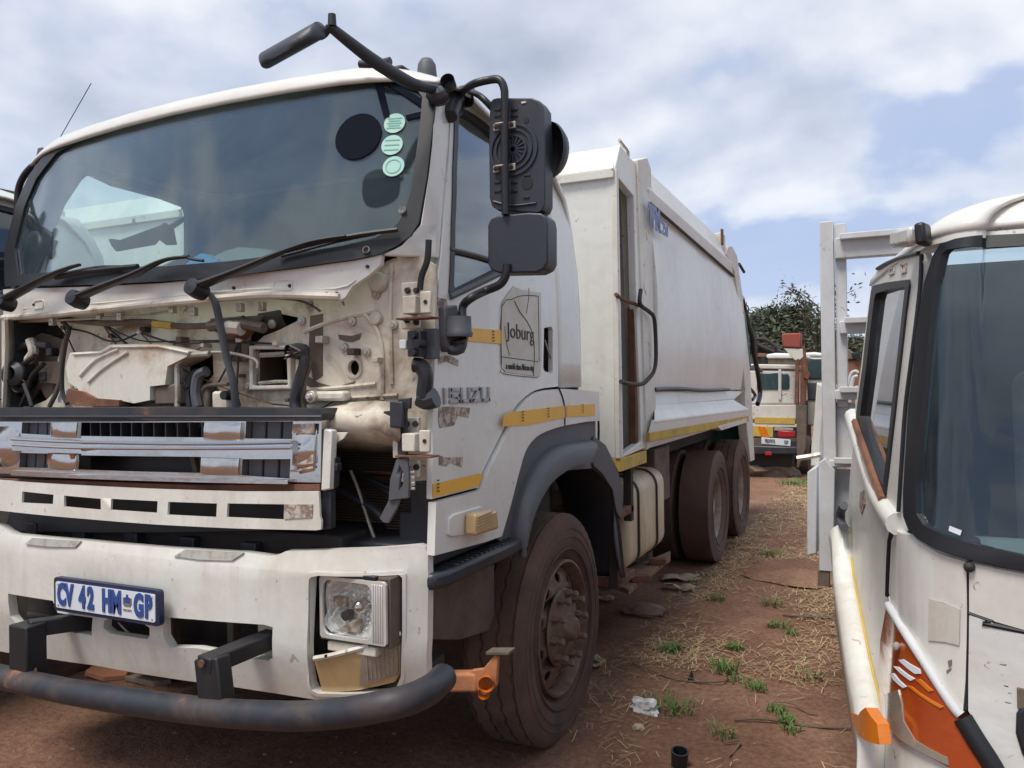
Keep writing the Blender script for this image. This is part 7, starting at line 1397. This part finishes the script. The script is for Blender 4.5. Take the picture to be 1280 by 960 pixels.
# plank under the tank with two blocks on it
pk = wq([(-1.706, 4.986, 0.24), (-1.497, 6.036, 0.24), (-1.434, 5.831, 0.24), (-1.447, 4.879, 0.24)])
q = [Vector(p) for p in [(-1.688, 5.001, 0.28), (-1.481, 6.025, 0.28), (-1.429, 5.811, 0.28), (-1.444, 4.8, 0.28)]]
o = MB().prism([(v.x, v.y, v.z) for v in [q[0], q[3], q[2], q[1]]], (0, 0, .035)).build('plank', 'wood', None, .004); tag(o, 'worn brown plank lying under the cream fuel tank', 'plank')
for k, (p, lab) in enumerate((((-1.452, 5.533, 0.33), 'small reddish wood block on the far end of the plank'), ((-1.434, 5.02, 0.33), 'small reddish wood block on the near end of the plank'))):
    o = MB().bx(-.06, .06, -.035, .035, 0, .045).build('wood_block', 'rust', None, .005); o.location = (p[0], p[1], .315); o.rotation_euler = (0, 0, .3+.2*k); tag(o, lab, 'block', 'wood blocks on the plank')
for k, (p, lab) in enumerate((((-1.922, 6.15), 'grey concrete block propping the plank at its near end'), ((-1.872, 6.937), 'grey concrete block propping the plank at its far end'))):
    o = MB().bx(-.10, .10, -.07, .07, -.02, .27).build('support_block', 'stone', None, .008); o.location = (p[0]-.12, p[1]+.05, .012); tag(o, lab, 'block', 'blocks propping the plank')
def crumple(name, px, w_, l_, mat, label, cat, seed, rz):
    rg = random.Random(seed); rows = []
    for i in range(9):
        row = []
        for j in range(7):
            u = (i/8-.5)*w_; v = (j/6-.5)*l_; e = 1-max(abs(i/4-1), abs(j/3-1))*.25*rg.random()
            row.append((u*e, v*e, .012+.05*abs(noise.noise((u*7+seed, v*7, seed)))+.01*rg.random()))
        rows.append(row)
    o = MB().grid(rows).build(name, mat, None, smooth=25, solid=.003); o.location = at(px); o.rotation_euler = (0, 0, rz); tag(o, label, cat); return o
crumple('cardboard_scrap', (-1.564, 6.684), .34, .22, 'paper', 'crumpled brown cardboard on the soil right of the fuel tank', 'cardboard', 4, .3)
crumple('cardboard_scrap', (-1.493, 6.321), .30, .12, 'paper', 'flat strip of pale cardboard in front of the crumpled piece', 'cardboard', 6, -.2)
crumple('paper_scrap', (-1.792, 7.605), .36, .2, 'paper', 'dirty paper sheet beside the rear wheels', 'paper', 9, .1)
crumple('paper_scrap', (-1.551, 4.516), .12, .05, 'paper', 'narrow pale paper scrap just right of the front wheel', 'paper', 12, -.7)
crumple('paper_scrap', (-1.538, 4.434), .07, .06, 'paper', 'tiny pale paper scrap touching the front tyre', 'paper', 13, .4)
crumple('paper_scrap', (-1.954, 5.783), .22, .1, 'paper', 'torn tan sheet under the rusty step frame', 'paper', 17, .2)
# pipe end, shard
p = (-0.817, 3.426)
o = MB().lathe([(.034, 0), (.036, .05), (.038, .075), (.031, .075), (.029, .01), (0, .01)], (0, 0, 0), (.1, -.15, 1), 24).build('pipe_end', 'black', None, smooth=50); o.location = at(p, -.005); tag(o, 'short black plastic pipe end standing in the straw at the bottom edge', 'pipe')
p = (-0.998, 4.441)
o = MB().prism([(-.02, 0, 0), (.03, 0, 0), (.022, .01, .03), (.012, .012, .062), (.004, .006, .03)], (.0, .012, 0)).build('rubber_shard', 'black', None, .003); o.location = at(p, -.004); tag(o, 'pointed black rubber shard sticking up between grass tufts', 'shard')
# terracotta pieces at the far left below the bumper
p = (-4.095, 3.215)
o = MB().prism([(-.12, -.05, 0), (.03, -.08, 0), (.14, -.03, 0), (.10, .06, 0), (-.02, .07, 0), (-.13, .04, 0)], (.01, 0, .035)).build('tile_piece', 'terracotta', None, .006); o.location = at(p, .01); o.rotation_euler = (.1, .06, .2); tag(o, 'broken orange terracotta tile below the bumper', 'tile')
p = (-3.793, 3.233)
o = MB().prism([(-.14, -.04, 0), (.10, -.05, 0), (.15, .03, 0), (-.08, .06, 0)], (.0, 0, .03)).build('tile_piece', 'stone', None, .005); o.location = at(p, .005); tag(o, 'dull brown slab right of the orange tile under the bumper', 'tile')
# twigs
def twig(px, r_, label, cat='stick'):
    P_ = [Vector(at(p, .012+.01*math.sin(i*2.1))) for i, p in enumerate(px)]
    b = P_[0].copy(); o = MB().tube([q-b for q in P_], [r_*.7, r_, r_*.6], 6, 4).build('stick', 'twig', None); o.location = b; tag(o, label, cat)
twig([(-0.677, 3.992), (-0.526, 4.046), (-0.345, 4.073), (-0.155, 4.096)], .008, 'long thin stick running to the lower edge of the right truck')
twig([(-1.36, 4.581), (-1.227, 4.466), (-1.066, 4.426), (-0.909, 4.415), (-0.817, 4.453), (-0.799, 4.551)], .006, 'curved dry vine on bare soil by the black shard')
twig([(-0.651, 5.823), (-0.51, 5.82), (-0.336, 5.911), (-0.246, 5.967)], .010, 'dark straight stick beside the right truck below the red mound')
twig([(-0.524, 4.279), (-0.437, 4.272), (-0.357, 4.22), (-0.311, 4.198)], .004, 'thin pale stem left of the lower grass tufts')
twig([(-0.676, 3.702), (-0.61, 3.738), (-0.622, 3.656), (-0.631, 3.586)], .006, 'forked twig in the straw near the bottom edge')
twig([(-1.212, 4.777), (-1.159, 4.926), (-1.059, 4.919)], .006, 'short dark twig right of the largest green tuft')
# grass tufts
def tuft_mesh(seed, n, h, w_):
    rg = random.Random(seed); vs = []; fs = []
    for i in range(n):
        a = rg.random()*6.28; r0 = w_*.5*rg.random()**.7; b = Vector((math.cos(a)*r0, math.sin(a)*r0, 0)); l = h*(.45+.75*rg.random()); out = Vector((math.cos(a+rg.gauss(0, .7)), math.sin(a+rg.gauss(0, .7)), 0))*(l*(.35+.6*rg.random()))
        sd_ = Vector((-out.y, out.x, 0)).normalized()*(.0022+.0022*rg.random()); m_ = b+out*.45+Vector((0, 0, l*.75)); t_ = b+out+Vector((0, 0, l*(.55+.4*rg.random())))
        k = len(vs); vs += [b-sd_, b+sd_, m_+sd_*.9, m_-sd_*.9, t_]; fs += [(k, k+1, k+2, k+3), (k+3, k+2, k+4)]
    me = bpy.data.meshes.new('grass_tuft'); me.from_pydata([tuple(v) for v in vs], [], fs); return me
TUF = [((-1.203, 4.859), .085, .13, 110, 'largest bright green tuft, right of the front wheel'), ((-0.846, 4.666), .065, .12, 80, 'green tuft just right of the black shard'), ((-0.851, 5.053), .045, .09, 60, 'small round tuft above the tuft by the shard'),
    ((-0.639, 4.453), .055, .11, 70, 'green tuft in the middle of the bare soil, right of the curved vine'), ((-0.38, 4.726), .05, .16, 70, 'broad low tuft nearest the right truck'), ((-0.637, 5.594), .045, .12, 50, 'low tuft below the dark straight stick'),
    ((-0.558, 5.461), .04, .10, 40, 'tiny tuft just below the low tuft by the dark stick'), ((-0.751, 6.127), .07, .12, 50, 'greyish tuft at the edge of the red mound'), ((-0.51, 4.198), .05, .08, 60, 'upper tuft of the line above the long stick'),
    ((-0.447, 4.07), .04, .08, 50, 'middle tuft of the line crossing the long stick'), ((-0.41, 3.988), .045, .08, 50, 'lowest tuft of the line below the long stick'), ((-0.7, 3.799), .07, .10, 50, 'spiky tuft in the straw left of the long stick'),
    ((-1.158, 6.103), .08, .14, 50, 'thin grey green tuft in front of the cardboard'), ((-0.993, 4.027), .05, .2, 110, 'flat green patch right of the white bag'), ((-0.69, 5.572), .04, .06, 40, 'small yellow green tuft left of the tuft by the stick'), ((-0.75, 4.545), .04, .14, 50, 'straggling tuft between two brighter tufts'),
    ((-1.321, 13.366), .14, .4, 160, 'low green patch in the straw in front of the pickup'), ((-1.637, 7.665), .06, .22, 80, 'sparse green patch beside the bald rear tyre'), ((-0.968, 7.885), .07, .22, 90, 'sparse green strip above the red mound')]
for i, (p, h, w_, n, lab) in enumerate(TUF):
    o = link('grass_tuft', tuft_mesh(40+i, int(n*(.8+.5*((i*7) % 5)/4)), h*(.75+.45*((i*3) % 4)/3), w_*(1+.3*((i*5) % 3)/2)), 'grass2' if i in (4, 7, 11, 12, 14, 17, 18) else 'grass', None, smooth=0); o.location = at(p); tag(o, lab, 'grass tuft', 'green tufts on the bare soil')
# straw litter: nobody could count it
def straw():
    rg = np.random.default_rng(11); vs = []; fs = []
    def dens(x, y):
        a = noise.noise((x*.9, y*.8, 3.3)); b = noise.noise((x*3.2, y*3.0, 6.3))
        d = .008 + max(0, a-.20)*1.0 + max(0, b-.15)*.30
        if -1.15 < x < -.5 and 1.9 < y < 2.9: d += .35*max(0, .4+b)
        if y > 4.6 and x > -1.4: d += 1.2*max(0, .40+noise.noise((x*1.6, y*.8, 9.1)))
        return d
    n = 0
    while n < 27000:
        y = 1.6+ (rg.random()**1.7)*15; x = -1.5+rg.random()*(1.5+.12*y) if y > 2.2 else -3+rg.random()*3.3
        if rg.random() > dens(x, y): continue
        l = (.012+.055*rg.random()**1.5)*(1+.10*y); a = rg.random()*6.28; z = gh(x, y)+.004+.012*rg.random(); dz = rg.normal(0, .012)
        w_ = (.0005+.0008*rg.random())*(1+.16*y); c, s = math.cos(a), math.sin(a); k = len(vs)
        vs += [(x-c*l/2-s*w_, y-s*l/2+c*w_, z), (x-c*l/2+s*w_, y-s*l/2-c*w_, z), (x+c*l/2+s*w_, y+s*l/2-c*w_, z+abs(dz)), (x+c*l/2-s*w_, y+s*l/2+c*w_, z+abs(dz))]; fs.append((k, k+1, k+2, k+3)); n += 1
    me = bpy.data.meshes.new('straw_litter'); me.from_pydata(vs, [], fs)
    tag(link('straw_litter', me, 'straw', None, smooth=0), 'scattered dry straw over the bare earth', None, None, 'stuff')
straw()
def pebbles():
    rg = random.Random(5); mb = MB()
    for i in range(1500):
        y = 1.7+rg.random()**1.6*9; x = -4.6+rg.random()*5; r_ = .004+.012*rg.random()**3
        z = gh(x, y); vs = [(x+r_*a*(.7+.6*rg.random()), y+r_*b*(.7+.6*rg.random()), z+r_*c*.6) for a, b, c in ((1, 0, 0), (0, 1, 0), (-1, 0, 0), (0, -1, 0), (0, 0, 1), (0, 0, -.5))]
        mb.add(vs, [(0, 1, 4), (1, 2, 4), (2, 3, 4), (3, 0, 4), (1, 0, 5), (2, 1, 5), (3, 2, 5), (0, 3, 5)])
    tag(mb.build('loose_pebbles', 'stone', None, smooth=0), 'loose pebbles and clods on the bare earth', None, None, 'stuff')
pebbles()
